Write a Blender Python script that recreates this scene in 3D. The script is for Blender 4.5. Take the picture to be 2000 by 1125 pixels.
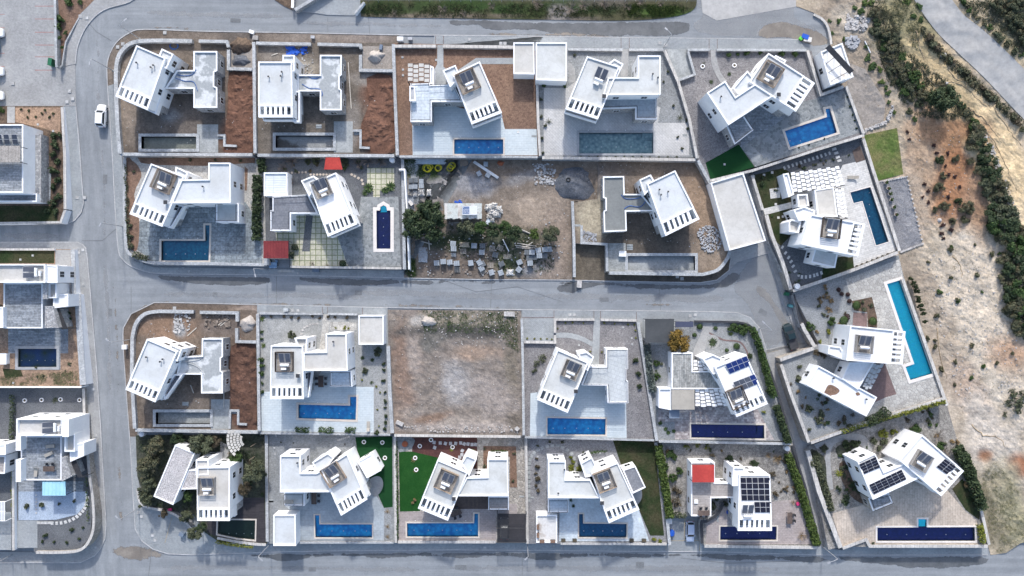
import bpy, bmesh, math, random
from mathutils import Vector, Matrix, noise
from mathutils.geometry import tessellate_polygon
random.seed(7)
R = math.radians
for o in list(bpy.data.objects): bpy.data.objects.remove(o)
scene = bpy.context.scene
COL = scene.collection

# ---------------------------------------------------------------- camera, sky, sun, exposure
HC = 139.0                                   # flying height above the datum, metres
SUN_EL = 36.0
cam = bpy.data.cameras.new('camera'); cam_o = bpy.data.objects.new('camera', cam); COL.objects.link(cam_o)
cam_o.location = (0, 0, HC); cam_o.rotation_euler = (0, 0, 0)
cam.sensor_width = 36; cam.lens = 36 * HC / 200.0; cam.clip_end = 2000
scene.camera = cam_o
world = bpy.data.worlds.new('World'); scene.world = world; world.use_nodes = True
wn = world.node_tree.nodes; wl = world.node_tree.links
bg = wn['Background']; sky = wn.new('ShaderNodeTexSky'); sky.sky_type = 'NISHITA'; sky.sun_disc = False
sky.sun_elevation = R(SUN_EL); sky.sun_rotation = R(0); sky.air_density = 1.0; sky.dust_density = 2.2; sky.ozone_density = .6
wl.new(sky.outputs[0], bg.inputs[0]); bg.inputs[1].default_value = 0.15
sl = bpy.data.lights.new('sun', 'SUN'); sl.energy = 2.0; sl.angle = R(2.5); sl.color = (1.0, 0.98, 0.955)
so = bpy.data.objects.new('sun', sl); COL.objects.link(so); so.rotation_euler = (R(-(90 - SUN_EL)), 0, R(0))
so.location = (0, 60, 60)
vs = scene.view_settings; vs.view_transform = 'Standard'; vs.look = 'None'; vs.exposure = 0.90; vs.gamma = 1

# ---------------------------------------------------------------- survey: photo pixels <-> metres (1 px = 0.1 m at datum)
def W(x, y, z):
    k = (HC - z) / HC * 0.1
    return Vector(((x - 1000) * k, (562.5 - y) * k, z))
def zg(y):                                   # the hill falls as one even slope towards the lower street
    a = 0.07 * (562.5 - y) * .1
    return a / (1 + a / HC)

# ---------------------------------------------------------------- materials
MAT = {}
def nodes(name):
    m = bpy.data.materials.new(name); m.use_nodes = True; MAT[name] = m
    nt = m.node_tree; b = nt.nodes['Principled BSDF']
    return m, nt, b
def rgba(c): return (c[0], c[1], c[2], 1)
def nnode(nt, scale, detail=5, rough=.6, vec=None):
    n = nt.nodes.new('ShaderNodeTexNoise'); n.inputs['Scale'].default_value = scale
    n.inputs['Detail'].default_value = detail; n.inputs['Roughness'].default_value = rough
    if vec is None:
        g = nt.nodes.new('ShaderNodeNewGeometry'); vec = g.outputs['Position']
    nt.links.new(vec, n.inputs['Vector']); return n.outputs['Fac']
def mrange(nt, v, a, b, c, d):
    n = nt.nodes.new('ShaderNodeMapRange'); nt.links.new(v, n.inputs[0])
    for i, q in enumerate((a, b, c, d)): n.inputs[i + 1].default_value = q
    return n.outputs[0]
def mixc(nt, f, a, b, mode='MIX'):
    n = nt.nodes.new('ShaderNodeMix'); n.data_type = 'RGBA'; n.blend_type = mode
    if isinstance(f, (int, float)): n.inputs[0].default_value = f
    else: nt.links.new(f, n.inputs[0])
    for i, q in ((6, a), (7, b)):
        if isinstance(q, tuple): n.inputs[i].default_value = rgba(q)
        else: nt.links.new(q, n.inputs[i])
    return n.outputs[2]
def mulv(nt, col, v):
    n = nt.nodes.new('ShaderNodeVectorMath'); n.operation = 'SCALE'
    nt.links.new(col, n.inputs[0]); nt.links.new(v, n.inputs[3]); return n.outputs[0]
def bump(nt, b, h, dist):
    n = nt.nodes.new('ShaderNodeBump'); n.inputs['Distance'].default_value = dist; n.inputs['Strength'].default_value = 1
    nt.links.new(h, n.inputs['Height']); nt.links.new(n.outputs[0], b.inputs['Normal'])
def M(name, c1, c2=None, s=.25, rough=.85, fine=.15, fs=2.5, bm=0, bs=3, lo=.38, hi=.62, metal=0, spec=.3):
    m, nt, b = nodes(name); c2 = c2 or tuple(x * .8 for x in c1)
    f = mrange(nt, nnode(nt, s), lo, hi, 0, 1)
    c = mixc(nt, f, c1, c2)
    if fine:
        c = mulv(nt, c, mrange(nt, nnode(nt, fs, 5, .75), .32, .68, 1 - fine * 1.25, 1 + fine * 1.25))
        if fine > .12: c = mulv(nt, c, mrange(nt, nnode(nt, fs * 2.6, 3, .8), .36, .64, 1 - fine * .9, 1 + fine * .9))
    nt.links.new(c, b.inputs['Base Color']); b.inputs['Roughness'].default_value = rough
    b.inputs['Metallic'].default_value = metal; b.inputs['Specular IOR Level'].default_value = spec
    if bm: bump(nt, b, nnode(nt, bs, 4, .7), bm)
    return m
def TILE(name, c1, c2, mortar, w, h, rot=0, ms=.03, off=.5, rough=.75, var=.12, big=.1):
    m, nt, b = nodes(name)
    g = nt.nodes.new('ShaderNodeNewGeometry'); mp = nt.nodes.new('ShaderNodeMapping'); mp.inputs['Rotation'].default_value[2] = R(rot)
    nt.links.new(g.outputs['Position'], mp.inputs['Vector'])
    t = nt.nodes.new('ShaderNodeTexBrick'); nt.links.new(mp.outputs[0], t.inputs['Vector'])
    t.inputs['Color1'].default_value = rgba(c1); t.inputs['Color2'].default_value = rgba(c2); t.inputs['Mortar'].default_value = rgba(mortar)
    t.inputs['Scale'].default_value = 1; t.inputs['Brick Width'].default_value = w; t.inputs['Row Height'].default_value = h
    t.inputs['Mortar Size'].default_value = ms; t.offset = off; t.inputs['Mortar Smooth'].default_value = .3
    c = mulv(nt, t.outputs['Color'], mrange(nt, nnode(nt, .22), .33, .67, 1 - big * 1.3, 1 + big * 1.3))
    c = mulv(nt, c, mrange(nt, nnode(nt, 2.4, 5, .75), .33, .67, 1 - var * 1.5, 1 + var * 1.5))
    nt.links.new(c, b.inputs['Base Color']); b.inputs['Roughness'].default_value = rough; b.inputs['Specular IOR Level'].default_value = .3
    bump(nt, b, mrange(nt, t.outputs['Fac'], 0, 1, 1, 0), .02)
    return m
def STONE(name, c1, c2, mortar, s=2.2, bm=.05, joint=.05):
    m, nt, b = nodes(name); g = nt.nodes.new('ShaderNodeNewGeometry')
    v = nt.nodes.new('ShaderNodeTexVoronoi'); v.inputs['Scale'].default_value = s; nt.links.new(g.outputs['Position'], v.inputs['Vector'])
    e = nt.nodes.new('ShaderNodeTexVoronoi'); e.feature = 'DISTANCE_TO_EDGE'; e.inputs['Scale'].default_value = s; nt.links.new(g.outputs['Position'], e.inputs['Vector'])
    sp = nt.nodes.new('ShaderNodeSeparateColor'); nt.links.new(v.outputs['Color'], sp.inputs[0])
    c = mixc(nt, sp.outputs[0], c1, c2); jf = mrange(nt, e.outputs['Distance'], 0, joint, 1, 0)
    c = mixc(nt, jf, c, mortar)
    c = mulv(nt, c, mrange(nt, nnode(nt, .3), .3, .7, .85, 1.15))
    nt.links.new(c, b.inputs['Base Color']); b.inputs['Roughness'].default_value = .9; b.inputs['Specular IOR Level'].default_value = .2
    bump(nt, b, mrange(nt, e.outputs['Distance'], 0, .15, 0, 1), bm)
    return m
def ROOF(name, c1, dirt=.16, seam=1.05, rough=.8):
    # painted screed: faint lap seams, dust drifts, dried puddle marks
    m, nt, b = nodes(name); c2 = tuple(x * (1 - dirt * 1.1) * k for x, k in zip(c1, (1.0, .985, .96)))
    c = mixc(nt, mrange(nt, nnode(nt, .28, 5), .40, .66, 0, 1), c1, c2)
    p = mrange(nt, nnode(nt, .6, 3), .47, .50, 0, 1); q = mrange(nt, nnode(nt, .6, 3), .50, .56, 1, 0)
    n = nt.nodes.new('ShaderNodeMath'); n.operation = 'MULTIPLY'; nt.links.new(p, n.inputs[0]); nt.links.new(q, n.inputs[1])
    n2 = nt.nodes.new('ShaderNodeMath'); n2.operation = 'MULTIPLY'; nt.links.new(n.outputs[0], n2.inputs[0]); n2.inputs[1].default_value = dirt * 1.6
    c = mixc(nt, n2.outputs[0], c, tuple(x * .62 for x in c1))
    g = nt.nodes.new('ShaderNodeNewGeometry'); mp = nt.nodes.new('ShaderNodeMapping'); mp.inputs['Rotation'].default_value[2] = R(24); nt.links.new(g.outputs['Position'], mp.inputs['Vector'])
    t = nt.nodes.new('ShaderNodeTexBrick'); nt.links.new(mp.outputs[0], t.inputs['Vector']); t.inputs['Scale'].default_value = 1; t.inputs['Brick Width'].default_value = 6; t.inputs['Row Height'].default_value = seam; t.inputs['Mortar Size'].default_value = .03
    c = mulv(nt, c, mrange(nt, t.outputs['Fac'], 0, 1, 1, .955))
    c = mulv(nt, c, mrange(nt, nnode(nt, 3.2, 5, .8), .33, .67, .955, 1.045))
    nt.links.new(c, b.inputs['Base Color']); b.inputs['Roughness'].default_value = rough; b.inputs['Specular IOR Level'].default_value = .3; return m
def ASPH(name, c1, c2):
    # carriageway: wheel-track streaks along each street (left street runs the other way), patches, grit
    m, nt, b = nodes(name); g = nt.nodes.new('ShaderNodeNewGeometry'); sp = nt.nodes.new('ShaderNodeSeparateXYZ'); nt.links.new(g.outputs['Position'], sp.inputs[0])
    st = []
    for sc in ((.02, .55, 1), (.55, .02, 1)):
        mp = nt.nodes.new('ShaderNodeMapping'); mp.inputs['Scale'].default_value = sc; nt.links.new(g.outputs['Position'], mp.inputs['Vector']); st.append(nnode(nt, 1.6, 4, .65, mp.outputs[0]))
    f = mrange(nt, sp.outputs[0], -79, -74, 1, 0); mx = nt.nodes.new('ShaderNodeMix'); nt.links.new(f, mx.inputs[0]); nt.links.new(st[0], mx.inputs[2]); nt.links.new(st[1], mx.inputs[3])
    c = mixc(nt, mrange(nt, mx.outputs[0], .36, .64, 0, 1), c1, c2)
    c = mulv(nt, c, mrange(nt, nnode(nt, .05, 5, .65), .36, .64, .94, 1.06)); c = mulv(nt, c, mrange(nt, nnode(nt, .35, 6, .75), .36, .64, .92, 1.08)); c = mulv(nt, c, mrange(nt, nnode(nt, 3.5, 4, .8), .35, .65, .92, 1.08))
    c = mixc(nt, mrange(nt, nnode(nt, .9, 6, .8), .66, .72, 0, .35), c, tuple(x * .5 for x in c1))
    nt.links.new(c, b.inputs['Base Color']); b.inputs['Roughness'].default_value = .85; b.inputs['Specular IOR Level'].default_value = .25; return m
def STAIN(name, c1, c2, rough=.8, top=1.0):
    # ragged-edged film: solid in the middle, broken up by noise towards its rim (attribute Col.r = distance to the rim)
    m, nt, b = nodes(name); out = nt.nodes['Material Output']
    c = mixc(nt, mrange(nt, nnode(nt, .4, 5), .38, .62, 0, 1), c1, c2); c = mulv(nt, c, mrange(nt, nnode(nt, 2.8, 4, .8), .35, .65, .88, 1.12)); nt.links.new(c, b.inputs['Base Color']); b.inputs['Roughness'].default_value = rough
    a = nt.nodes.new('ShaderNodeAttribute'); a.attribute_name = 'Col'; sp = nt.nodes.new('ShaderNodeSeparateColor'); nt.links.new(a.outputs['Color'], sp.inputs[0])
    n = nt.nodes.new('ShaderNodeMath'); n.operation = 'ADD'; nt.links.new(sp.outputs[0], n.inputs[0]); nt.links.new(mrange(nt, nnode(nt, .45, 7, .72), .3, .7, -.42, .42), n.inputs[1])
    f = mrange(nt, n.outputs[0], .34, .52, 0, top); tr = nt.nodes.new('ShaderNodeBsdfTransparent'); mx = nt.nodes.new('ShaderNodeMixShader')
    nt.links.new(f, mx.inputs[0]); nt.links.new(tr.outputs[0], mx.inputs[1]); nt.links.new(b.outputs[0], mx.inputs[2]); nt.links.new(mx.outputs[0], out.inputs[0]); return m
def LEAF(name, c1, c2, c3=None):
    m, nt, b = nodes(name); g = nt.nodes.new('ShaderNodeNewGeometry')
    c = mixc(nt, g.outputs['Random Per Island'], c1, c2)
    if c3:
        n = nnode(nt, 1.1, 2); c = mixc(nt, mrange(nt, n, .5, .68, 0, 1), c, c3)
    nt.links.new(c, b.inputs['Base Color']); b.inputs['Roughness'].default_value = .7; b.inputs['Specular IOR Level'].default_value = .25
    return m
def VCOL(name, fine=.22, fs=1.6, bm=.12, bs=1.3, rough=.95):
    m, nt, b = nodes(name); a = nt.nodes.new('ShaderNodeAttribute'); a.attribute_name = 'Col'
    c = mulv(nt, a.outputs['Color'], mrange(nt, nnode(nt, fs, 7, .78), .33, .67, 1 - fine * 1.4, 1 + fine * 1.4))
    c = mulv(nt, c, mrange(nt, nnode(nt, fs * 3.2, 4, .8), .36, .64, 1 - fine, 1 + fine))
    nt.links.new(c, b.inputs['Base Color']); b.inputs['Roughness'].default_value = rough; b.inputs['Specular IOR Level'].default_value = .15
    bump(nt, b, nnode(nt, bs, 6, .75), bm); return m
def WATER(name, tint, depth_tint, ripple=.03, clear=.75):
    # clear water over a coloured basin: tinted see-through body under a glossy skin
    m, nt, b = nodes(name); nt.nodes.remove(b); out = nt.nodes['Material Output']
    tr = nt.nodes.new('ShaderNodeBsdfTransparent'); tr.inputs[0].default_value = rgba(tint)
    df = nt.nodes.new('ShaderNodeBsdfDiffuse'); df.inputs[0].default_value = rgba(depth_tint)
    gl = nt.nodes.new('ShaderNodeBsdfGlossy'); gl.inputs['Roughness'].default_value = .04
    bn = nt.nodes.new('ShaderNodeBump'); bn.inputs['Distance'].default_value = ripple
    nt.links.new(nnode(nt, 1.6, 3), bn.inputs['Height']); nt.links.new(bn.outputs[0], gl.inputs['Normal'])
    fr = nt.nodes.new('ShaderNodeFresnel'); fr.inputs[0].default_value = 1.33; nt.links.new(bn.outputs[0], fr.inputs['Normal'])
    m1 = nt.nodes.new('ShaderNodeMixShader'); m1.inputs[0].default_value = clear
    nt.links.new(df.outputs[0], m1.inputs[1]); nt.links.new(tr.outputs[0], m1.inputs[2])
    m2 = nt.nodes.new('ShaderNodeMixShader'); nt.links.new(fr.outputs[0], m2.inputs[0])
    nt.links.new(m1.outputs[0], m2.inputs[1]); nt.links.new(gl.outputs[0], m2.inputs[2]); nt.links.new(m2.outputs[0], out.inputs[0])
    return m
def BASIN(name, c1, c2, s=2.2):
    # mosaic basin with the rippled light-and-dark mottling of small tiles
    m, nt, b = nodes(name)
    v = nt.nodes.new('ShaderNodeTexVoronoi'); v.feature = 'SMOOTH_F1'; v.inputs['Scale'].default_value = s
    g = nt.nodes.new('ShaderNodeNewGeometry'); nt.links.new(g.outputs['Position'], v.inputs['Vector'])
    c = mixc(nt, mrange(nt, v.outputs['Distance'], .1, .75, 0, 1), c1, c2)
    c = mulv(nt, c, mrange(nt, nnode(nt, 4, 3), .3, .7, .9, 1.1))
    nt.links.new(c, b.inputs['Base Color']); b.inputs['Roughness'].default_value = .4; return m

M('white_plaster', (.80, .81, .82), (.74, .75, .77), s=.5, fine=.03, rough=.8)
M('white_paint', (.8, .8, .8), (.76, .76, .76), s=1, fine=.02, rough=.6)
ROOF('roof_white', (.53, .555, .57), .13)
ROOF('roof_bright', (.74, .75, .76), .12)
ROOF('roof_grey_white', (.52, .535, .53), .15)
ROOF('roof_cream', (.51, .50, .475), .15)
M('roof_concrete', (.30, .32, .33), (.52, .54, .55), s=.3, fine=.12, lo=.50, hi=.56)
M('roof_concrete_wet', (.155, .165, .165), (.20, .21, .205), s=.2, fine=.1)
M('roof_gravel', (.44, .42, .42), (.36, .35, .35), s=.5, fine=.55, fs=5, bm=.05, bs=8)
M('roof_stained', (.78, .78, .78), (.36, .27, .21), s=.22, fine=.06, lo=.60, hi=.68)
TILE('roof_tile_pale', (.52, .57, .61), (.47, .53, .58), (.40, .45, .50), 1.2, .6, 0)
TILE('roof_tile_dark', (.19, .20, .225), (.155, .165, .19), (.14, .15, .17), .5, .5, 0)
TILE('roof_tile_brown', (.36, .33, .31), (.31, .285, .27), (.26, .24, .23), .9, .45, 0)
TILE('slate_tile', (.30, .32, .34), (.19, .21, .23), (.17, .18, .20), 1.6, .32, 0, var=.25, big=.15)
TILE('slate_tile_upright', (.38, .38, .36), (.20, .21, .205), (.19, .19, .19), 1.5, .34, 90, var=.25, big=.15)
M('roof_rusty', (.74, .73, .71), (.50, .40, .30), s=.3, fine=.06, lo=.58, hi=.72)
M('roof_sooty', (.56, .55, .53), (.33, .28, .24), s=.3, fine=.1, lo=.55, hi=.68)
TILE('sheet_white_ribs', (.66, .69, .71), (.62, .66, .69), (.50, .54, .58), 9, .45, 0, ms=.05, off=0, var=.03)
TILE('roof_tile_grey', (.45, .475, .485), (.41, .435, .45), (.36, .385, .40), .8, .8, 20, var=.06)
M('canvas_navy', (.05, .06, .10), (.06, .07, .115), s=.4, fine=.06)
M('canvas_slate', (.14, .18, .24), (.16, .20, .26), s=.4, fine=.06)
ASPH('asphalt', (.205, .22, .235), (.262, .277, .29))
M('asphalt_pale', (.34, .335, .325), (.41, .40, .385), s=.05, fine=.12, fs=1.2)
STAIN('pale_film', (.30, .31, .32), (.36, .365, .365), top=.4)
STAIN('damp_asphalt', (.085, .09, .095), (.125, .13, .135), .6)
M('gravel_purple_light', (.235, .235, .243), (.19, .19, .20), s=.3, fine=.35, fs=4, bm=.04, bs=9)
STAIN('silt_film', (.20, .175, .15), (.28, .25, .215), top=.85)
M('patch_asphalt', (.14, .148, .155), (.175, .183, .19), s=.3, fine=.14)
M('silt', (.24, .215, .19), (.30, .27, .24), s=.3, fine=.2)
TILE('pavement_slab', (.33, .35, .36), (.30, .32, .33), (.25, .265, .275), .4, .2, 0, ms=.02, var=.1)
TILE('pavement_warm', (.35, .352, .35), (.31, .312, .31), (.30, .30, .30), .4, .2, 20, ms=.02, var=.1)
M('kerb_stone', (.46, .46, .46), (.36, .36, .36), s=.4, fine=.15)
M('soil_brown', (.20, .128, .09), (.16, .10, .072), s=.4, fine=.3, fs=2, bm=.08)
M('gully_earth', (.33, .25, .16), (.42, .33, .22), s=.5, fine=.3, fs=2)
M('soil_dark', (.085, .06, .045), (.12, .085, .06), s=.5, fine=.35, fs=2, bm=.06)
M('soil_tan', (.30, .205, .14), (.25, .17, .12), s=.4, fine=.3, fs=2, bm=.06)
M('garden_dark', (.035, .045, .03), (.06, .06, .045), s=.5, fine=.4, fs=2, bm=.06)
M('gravel_grey', (.25, .26, .265), (.20, .21, .215), s=.35, fine=.3, fs=4, bm=.03, bs=9)
M('gravel_bed', (.27, .258, .24), (.19, .18, .165), s=.22, fine=.4, fs=1.8, bm=.04, bs=6)
M('gravel_pale', (.315, .32, .315), (.25, .255, .25), s=.3, fine=.25, fs=4, bm=.03, bs=9)
M('gravel_purple', (.205, .198, .20), (.16, .155, .16), s=.3, fine=.4, fs=4, bm=.04, bs=9)
M('gravel_dark', (.125, .132, .14), (.095, .10, .11), s=.3, fine=.3, fs=4, bm=.03, bs=9)
M('gravel_red', (.085, .035, .03), (.065, .03, .028), s=.5, fine=.3, fs=4, bm=.03)
M('gravel_blue', (.36, .42, .50), (.30, .36, .44), s=.4, fine=.2, fs=4, bm=.03)
STONE('pebble_mosaic', (.42, .39, .35), (.26, .24, .215), (.16, .15, .14), 1.6)
STONE('crazy_paving', (.27, .285, .29), (.15, .165, .17), (.30, .305, .305), 1.9, .02, .05)
STONE('cobble_pale', (.46, .45, .425), (.34, .33, .31), (.19, .185, .175), 1.7, .03)
STONE('rubble_wall', (.46, .46, .46), (.27, .27, .275), (.15, .15, .155), 2.4)
STONE('rubble_wall_warm', (.44, .40, .355), (.29, .265, .235), (.16, .15, .14), 2.4)
STONE('wall_cap', (.46, .475, .485), (.32, .335, .345), (.24, .25, .26), 3.0, .03, .04)
TILE('wall_cap_warm', (.48, .465, .44), (.41, .395, .375), (.28, .27, .26), .9, 9, 0, ms=.04, off=0, var=.14)
TILE('patio_white', (.50, .55, .57), (.46, .515, .54), (.42, .475, .50), .9, .45, 0, var=.05, big=.05)
TILE('patio_beige', (.48, .475, .465), (.44, .435, .425), (.37, .37, .365), .8, .4, 45, var=.08)
TILE('patio_slab', (.235, .265, .28), (.165, .19, .205), (.14, .16, .175), 1.05, .9, 0, ms=.05, var=.28, big=.25)
TILE('patio_grey', (.34, .375, .40), (.30, .335, .36), (.31, .335, .37), 1.0, 1.0, 0, ms=.03, var=.12)
TILE('patio_blue_white', (.50, .56, .60), (.47, .53, .575), (.50, .54, .58), .6, .6, 0)
TILE('patio_pink', (.37, .325, .31), (.325, .285, .275), (.275, .245, .24), .7, .35, 0)
TILE('patio_sand', (.50, .43, .36), (.42, .36, .30), (.36, .31, .26), 1.2, .5, 90, var=.14)
TILE('patio_red', (.20, .135, .13), (.165, .115, .11), (.13, .095, .09), .5, .25, 45)
TILE('patio_mixed', (.50, .46, .44), (.24, .205, .205), (.30, .27, .26), .55, .45, 0, var=.2)
TILE('patio_light_stone', (.55, .54, .52), (.48, .475, .46), (.42, .415, .40), 1.0, .4, -18, var=.12)
TILE('grass_grid', (.50, .475, .37), (.44, .42, .325), (.20, .22, .12), 1.05, 1.05, 0, ms=.09, off=0, var=.15)
TILE('deck_wood_dark', (.062, .055, .06), (.045, .041, .046), (.02, .02, .02), 5, .16, 0, ms=.02)
TILE('deck_brown', (.13, .095, .08), (.10, .075, .065), (.04, .03, .03), 5, .2, 90, ms=.02)
M('lawn', (.011, .055, .012), (.018, .07, .016), s=.35, fine=.2, fs=5, bm=.02, bs=9, rough=1, spec=.1)
M('lawn_dark', (.024, .038, .016), (.052, .05, .028), s=.4, fine=.3, fs=3, bm=.03, bs=7, rough=1, spec=.1)
M('lawn_fresh', (.085, .13, .035), (.17, .16, .07), s=.25, fine=.3, fs=3, bm=.04, bs=6, rough=1, spec=.1)
M('turf_fake', (.010, .045, .016), (.012, .052, .018), s=.4, fine=.12, fs=5, rough=1, spec=.1)
M('coping', (.56, .51, .45), (.50, .455, .40), s=.6, fine=.08)
M('coping_grey', (.36, .365, .37), (.30, .305, .31), s=.6, fine=.12)
M('coping_white', (.66, .62, .585), (.60, .57, .54), s=.6, fine=.06)
M('concrete', (.34, .355, .355), (.26, .275, .275), s=.3, fine=.15, fs=1.5, bm=.01)
M('concrete_dark', (.21, .22, .215), (.30, .31, .30), s=.3, fine=.2, fs=1.5)
M('shell_green', (.16, .17, .145), (.22, .23, .20), s=.2, fine=.15)
M('wet_floor', (.10, .09, .08), (.26, .265, .26), s=.16, fine=.15, rough=.5, lo=.46, hi=.54)
M('timber', (.30, .235, .18), (.24, .19, .15), s=.8, fine=.2, fs=4)
M('timber_grey', (.33, .31, .29), (.26, .245, .23), s=.8, fine=.25, fs=4)
M('timber_pale', (.50, .47, .42), (.42, .39, .35), s=.8, fine=.2, fs=4)
M('metal_dark', (.035, .037, .042), (.05, .05, .055), s=1, fine=.1, rough=.5)
M('metal_grey', (.42, .43, .45), (.36, .37, .39), s=1, fine=.1, rough=.45, metal=.3)
M('metal_white', (.76, .77, .78), (.70, .71, .72), s=1, fine=.04, rough=.4)
M('glass', (.02, .025, .032), (.028, .034, .042), s=.6, fine=0, rough=.08, spec=.6)
M('solar_black', (.014, .015, .026), (.02, .021, .034), s=.8, fine=.1, rough=.25, spec=.3)
M('solar_blue', (.014, .03, .13), (.018, .036, .15), s=.8, fine=.1, rough=.25, spec=.3)
M('solar_grey', (.075, .085, .11), (.09, .10, .125), s=.8, fine=.1, rough=.25, spec=.3)
M('canvas_dark', (.05, .055, .06), (.065, .07, .075), s=.4, fine=.08)
M('canvas_beige', (.36, .335, .295), (.32, .30, .265), s=.4, fine=.06)
M('sheet_red', (.36, .045, .04), (.44, .06, .05), s=.5, fine=.12)
M('sheet_maroon', (.15, .025, .03), (.20, .036, .038), s=.5, fine=.15)
M('sheet_zinc', (.48, .51, .49), (.33, .30, .27), s=.5, fine=.15, lo=.5, hi=.6)
M('canopy_blue', (.36, .60, .68), (.30, .54, .63), s=.5, fine=.05, rough=.3)
M('car_white', (.74, .75, .76), (.74, .75, .76), s=1, fine=0, rough=.25, spec=.5)
M('car_silver', (.46, .53, .66), (.46, .53, .66), s=1, fine=0, rough=.25, spec=.5, metal=.3)
M('car_green', (.012, .026, .03), (.012, .026, .03), s=1, fine=0, rough=.18, spec=.6)
M('car_blue', (.14, .24, .38), (.14, .24, .38), s=1, fine=0, rough=.25, spec=.5)
M('rubber', (.018, .018, .018), (.025, .025, .025), s=2, fine=.1)
M('lamp_red', (.35, .02, .02), (.30, .02, .02), s=2, fine=0, rough=.3)
M('bin_green', (.02, .13, .065), (.02, .11, .055), s=1, fine=.05, rough=.5)
M('bin_teal', (.05, .16, .19), (.045, .14, .17), s=1, fine=.05, rough=.5)
M('hose_blue', (.035, .12, .36), (.03, .10, .30), s=1, fine=.05, rough=.5)
M('hose_grey', (.42, .44, .46), (.36, .38, .40), s=1, fine=.05, rough=.5)
M('pipe_yellow', (.55, .50, .03), (.48, .43, .03), s=1, fine=.05, rough=.5)
M('plastic_blue', (.02, .10, .48), (.02, .08, .40), s=1, fine=.05, rough=.4)
M('plastic_pink', (.55, .04, .16), (.50, .04, .15), s=1, fine=.05, rough=.5)
M('plastic_green', (.14, .60, .06), (.12, .55, .05), s=1, fine=.05, rough=.5)
M('terracotta', (.32, .10, .05), (.28, .09, .045), s=1, fine=.1)
M('road_paint_red', (.34, .16, .15), (.38, .24, .23), s=1, fine=.1)
M('road_paint_yellow', (.40, .32, .19), (.36, .33, .28), s=1, fine=.1)
M('pallet_wood', (.40, .36, .31), (.31, .28, .24), s=.8, fine=.2, fs=4)
M('pallet_load', (.34, .375, .41), (.25, .28, .31), s=.6, fine=.1, fs=4)
M('pallet_load_dark', (.15, .165, .18), (.11, .125, .14), s=.6, fine=.15, fs=4)
M('sack_white', (.66, .645, .62), (.55, .54, .52), s=.9, fine=.12, fs=3)
M('sign_blue', (.16, .22, .36), (.15, .21, .34), s=1, fine=.03)
M('debris_white', (.46, .46, .46), (.30, .30, .30), s=.9, fine=.15)
M('debris_dark', (.15, .125, .105), (.24, .20, .17), s=.9, fine=.2)
M('rock_white', (.48, .465, .45), (.32, .305, .295), s=.8, fine=.2)
M('rock_grey', (.30, .31, .33), (.40, .41, .43), s=.8, fine=.2)
M('gravel_heap', (.085, .092, .105), (.12, .128, .145), s=.4, fine=.3, fs=3, bm=.1)
M('sand_heap', (.42, .385, .35), (.36, .325, .295), s=.4, fine=.15, fs=3, bm=.1)
M('bark', (.11, .085, .065), (.08, .062, .05), s=2, fine=.2)
M('twig', (.20, .165, .14), (.15, .125, .105), s=2, fine=.2)
M('tan_sheet', (.40, .34, .26), (.46, .40, .31), s=.2, fine=.15)
LEAF('leaf_green', (.028, .056, .018), (.066, .108, .032))
LEAF('leaf_dark', (.022, .038, .018), (.056, .08, .036))
LEAF('leaf_olive', (.045, .055, .032), (.10, .112, .066))
LEAF('leaf_grey', (.075, .095, .085), (.13, .155, .14))
LEAF('leaf_bright', (.04, .07, .016), (.085, .12, .03))
LEAF('leaf_yellow', (.10, .13, .015), (.20, .20, .04))
LEAF('leaf_gold', (.12, .075, .014), (.20, .13, .028))
LEAF('leaf_brown', (.055, .046, .03), (.11, .09, .06))
LEAF('leaf_maroon', (.035, .02, .02), (.06, .03, .028))
LEAF('leaf_dry', (.17, .115, .06), (.26, .19, .10))
LEAF('leaf_scrub', (0.05, 0.058, 0.034), (0.115, 0.115, 0.066), (0.13, 0.11, 0.066))
LEAF('grass_verge', (.028, .042, .014), (.07, .068, .032), (.026, .05, .015))
LEAF('grass_dry', (.12, .10, .055), (.09, .10, .045))
LEAF('grass_mix', (.11, .12, .055), (.19, .18, .10))
VCOL('earth'); VCOL('hill_earth', fine=.17, fs=.9, bm=.16, bs=1.6)
WATER('water', (.93, .97, .985), (.02, .10, .16), .05, .97)
WATER('water_still', (.75, .82, .80), (.03, .05, .04), .015, .8)
BASIN('basin_teal', (.33, .48, .48), (.09, .20, .23), 2.0)
BASIN('basin_dusk', (.012, .15, .33), (.007, .085, .21), 2.4)
BASIN('basin_deep', (.014, .23, .37), (.007, .13, .245), 2.4)
BASIN('basin_sky', (.03, .50, .92), (.010, .21, .62), 1.5)
BASIN('basin_navy', (.013, .016, .20), (.008, .010, .13), 1.6)
BASIN('basin_turq', (.03, .86, 1.0), (.02, .78, 1.0), 1.2)
BASIN('basin_green', (.016, .045, .026), (.010, .026, .017), 1)
BASIN('basin_murk', (.035, .075, .08), (.015, .09, .50), .55)

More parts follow.
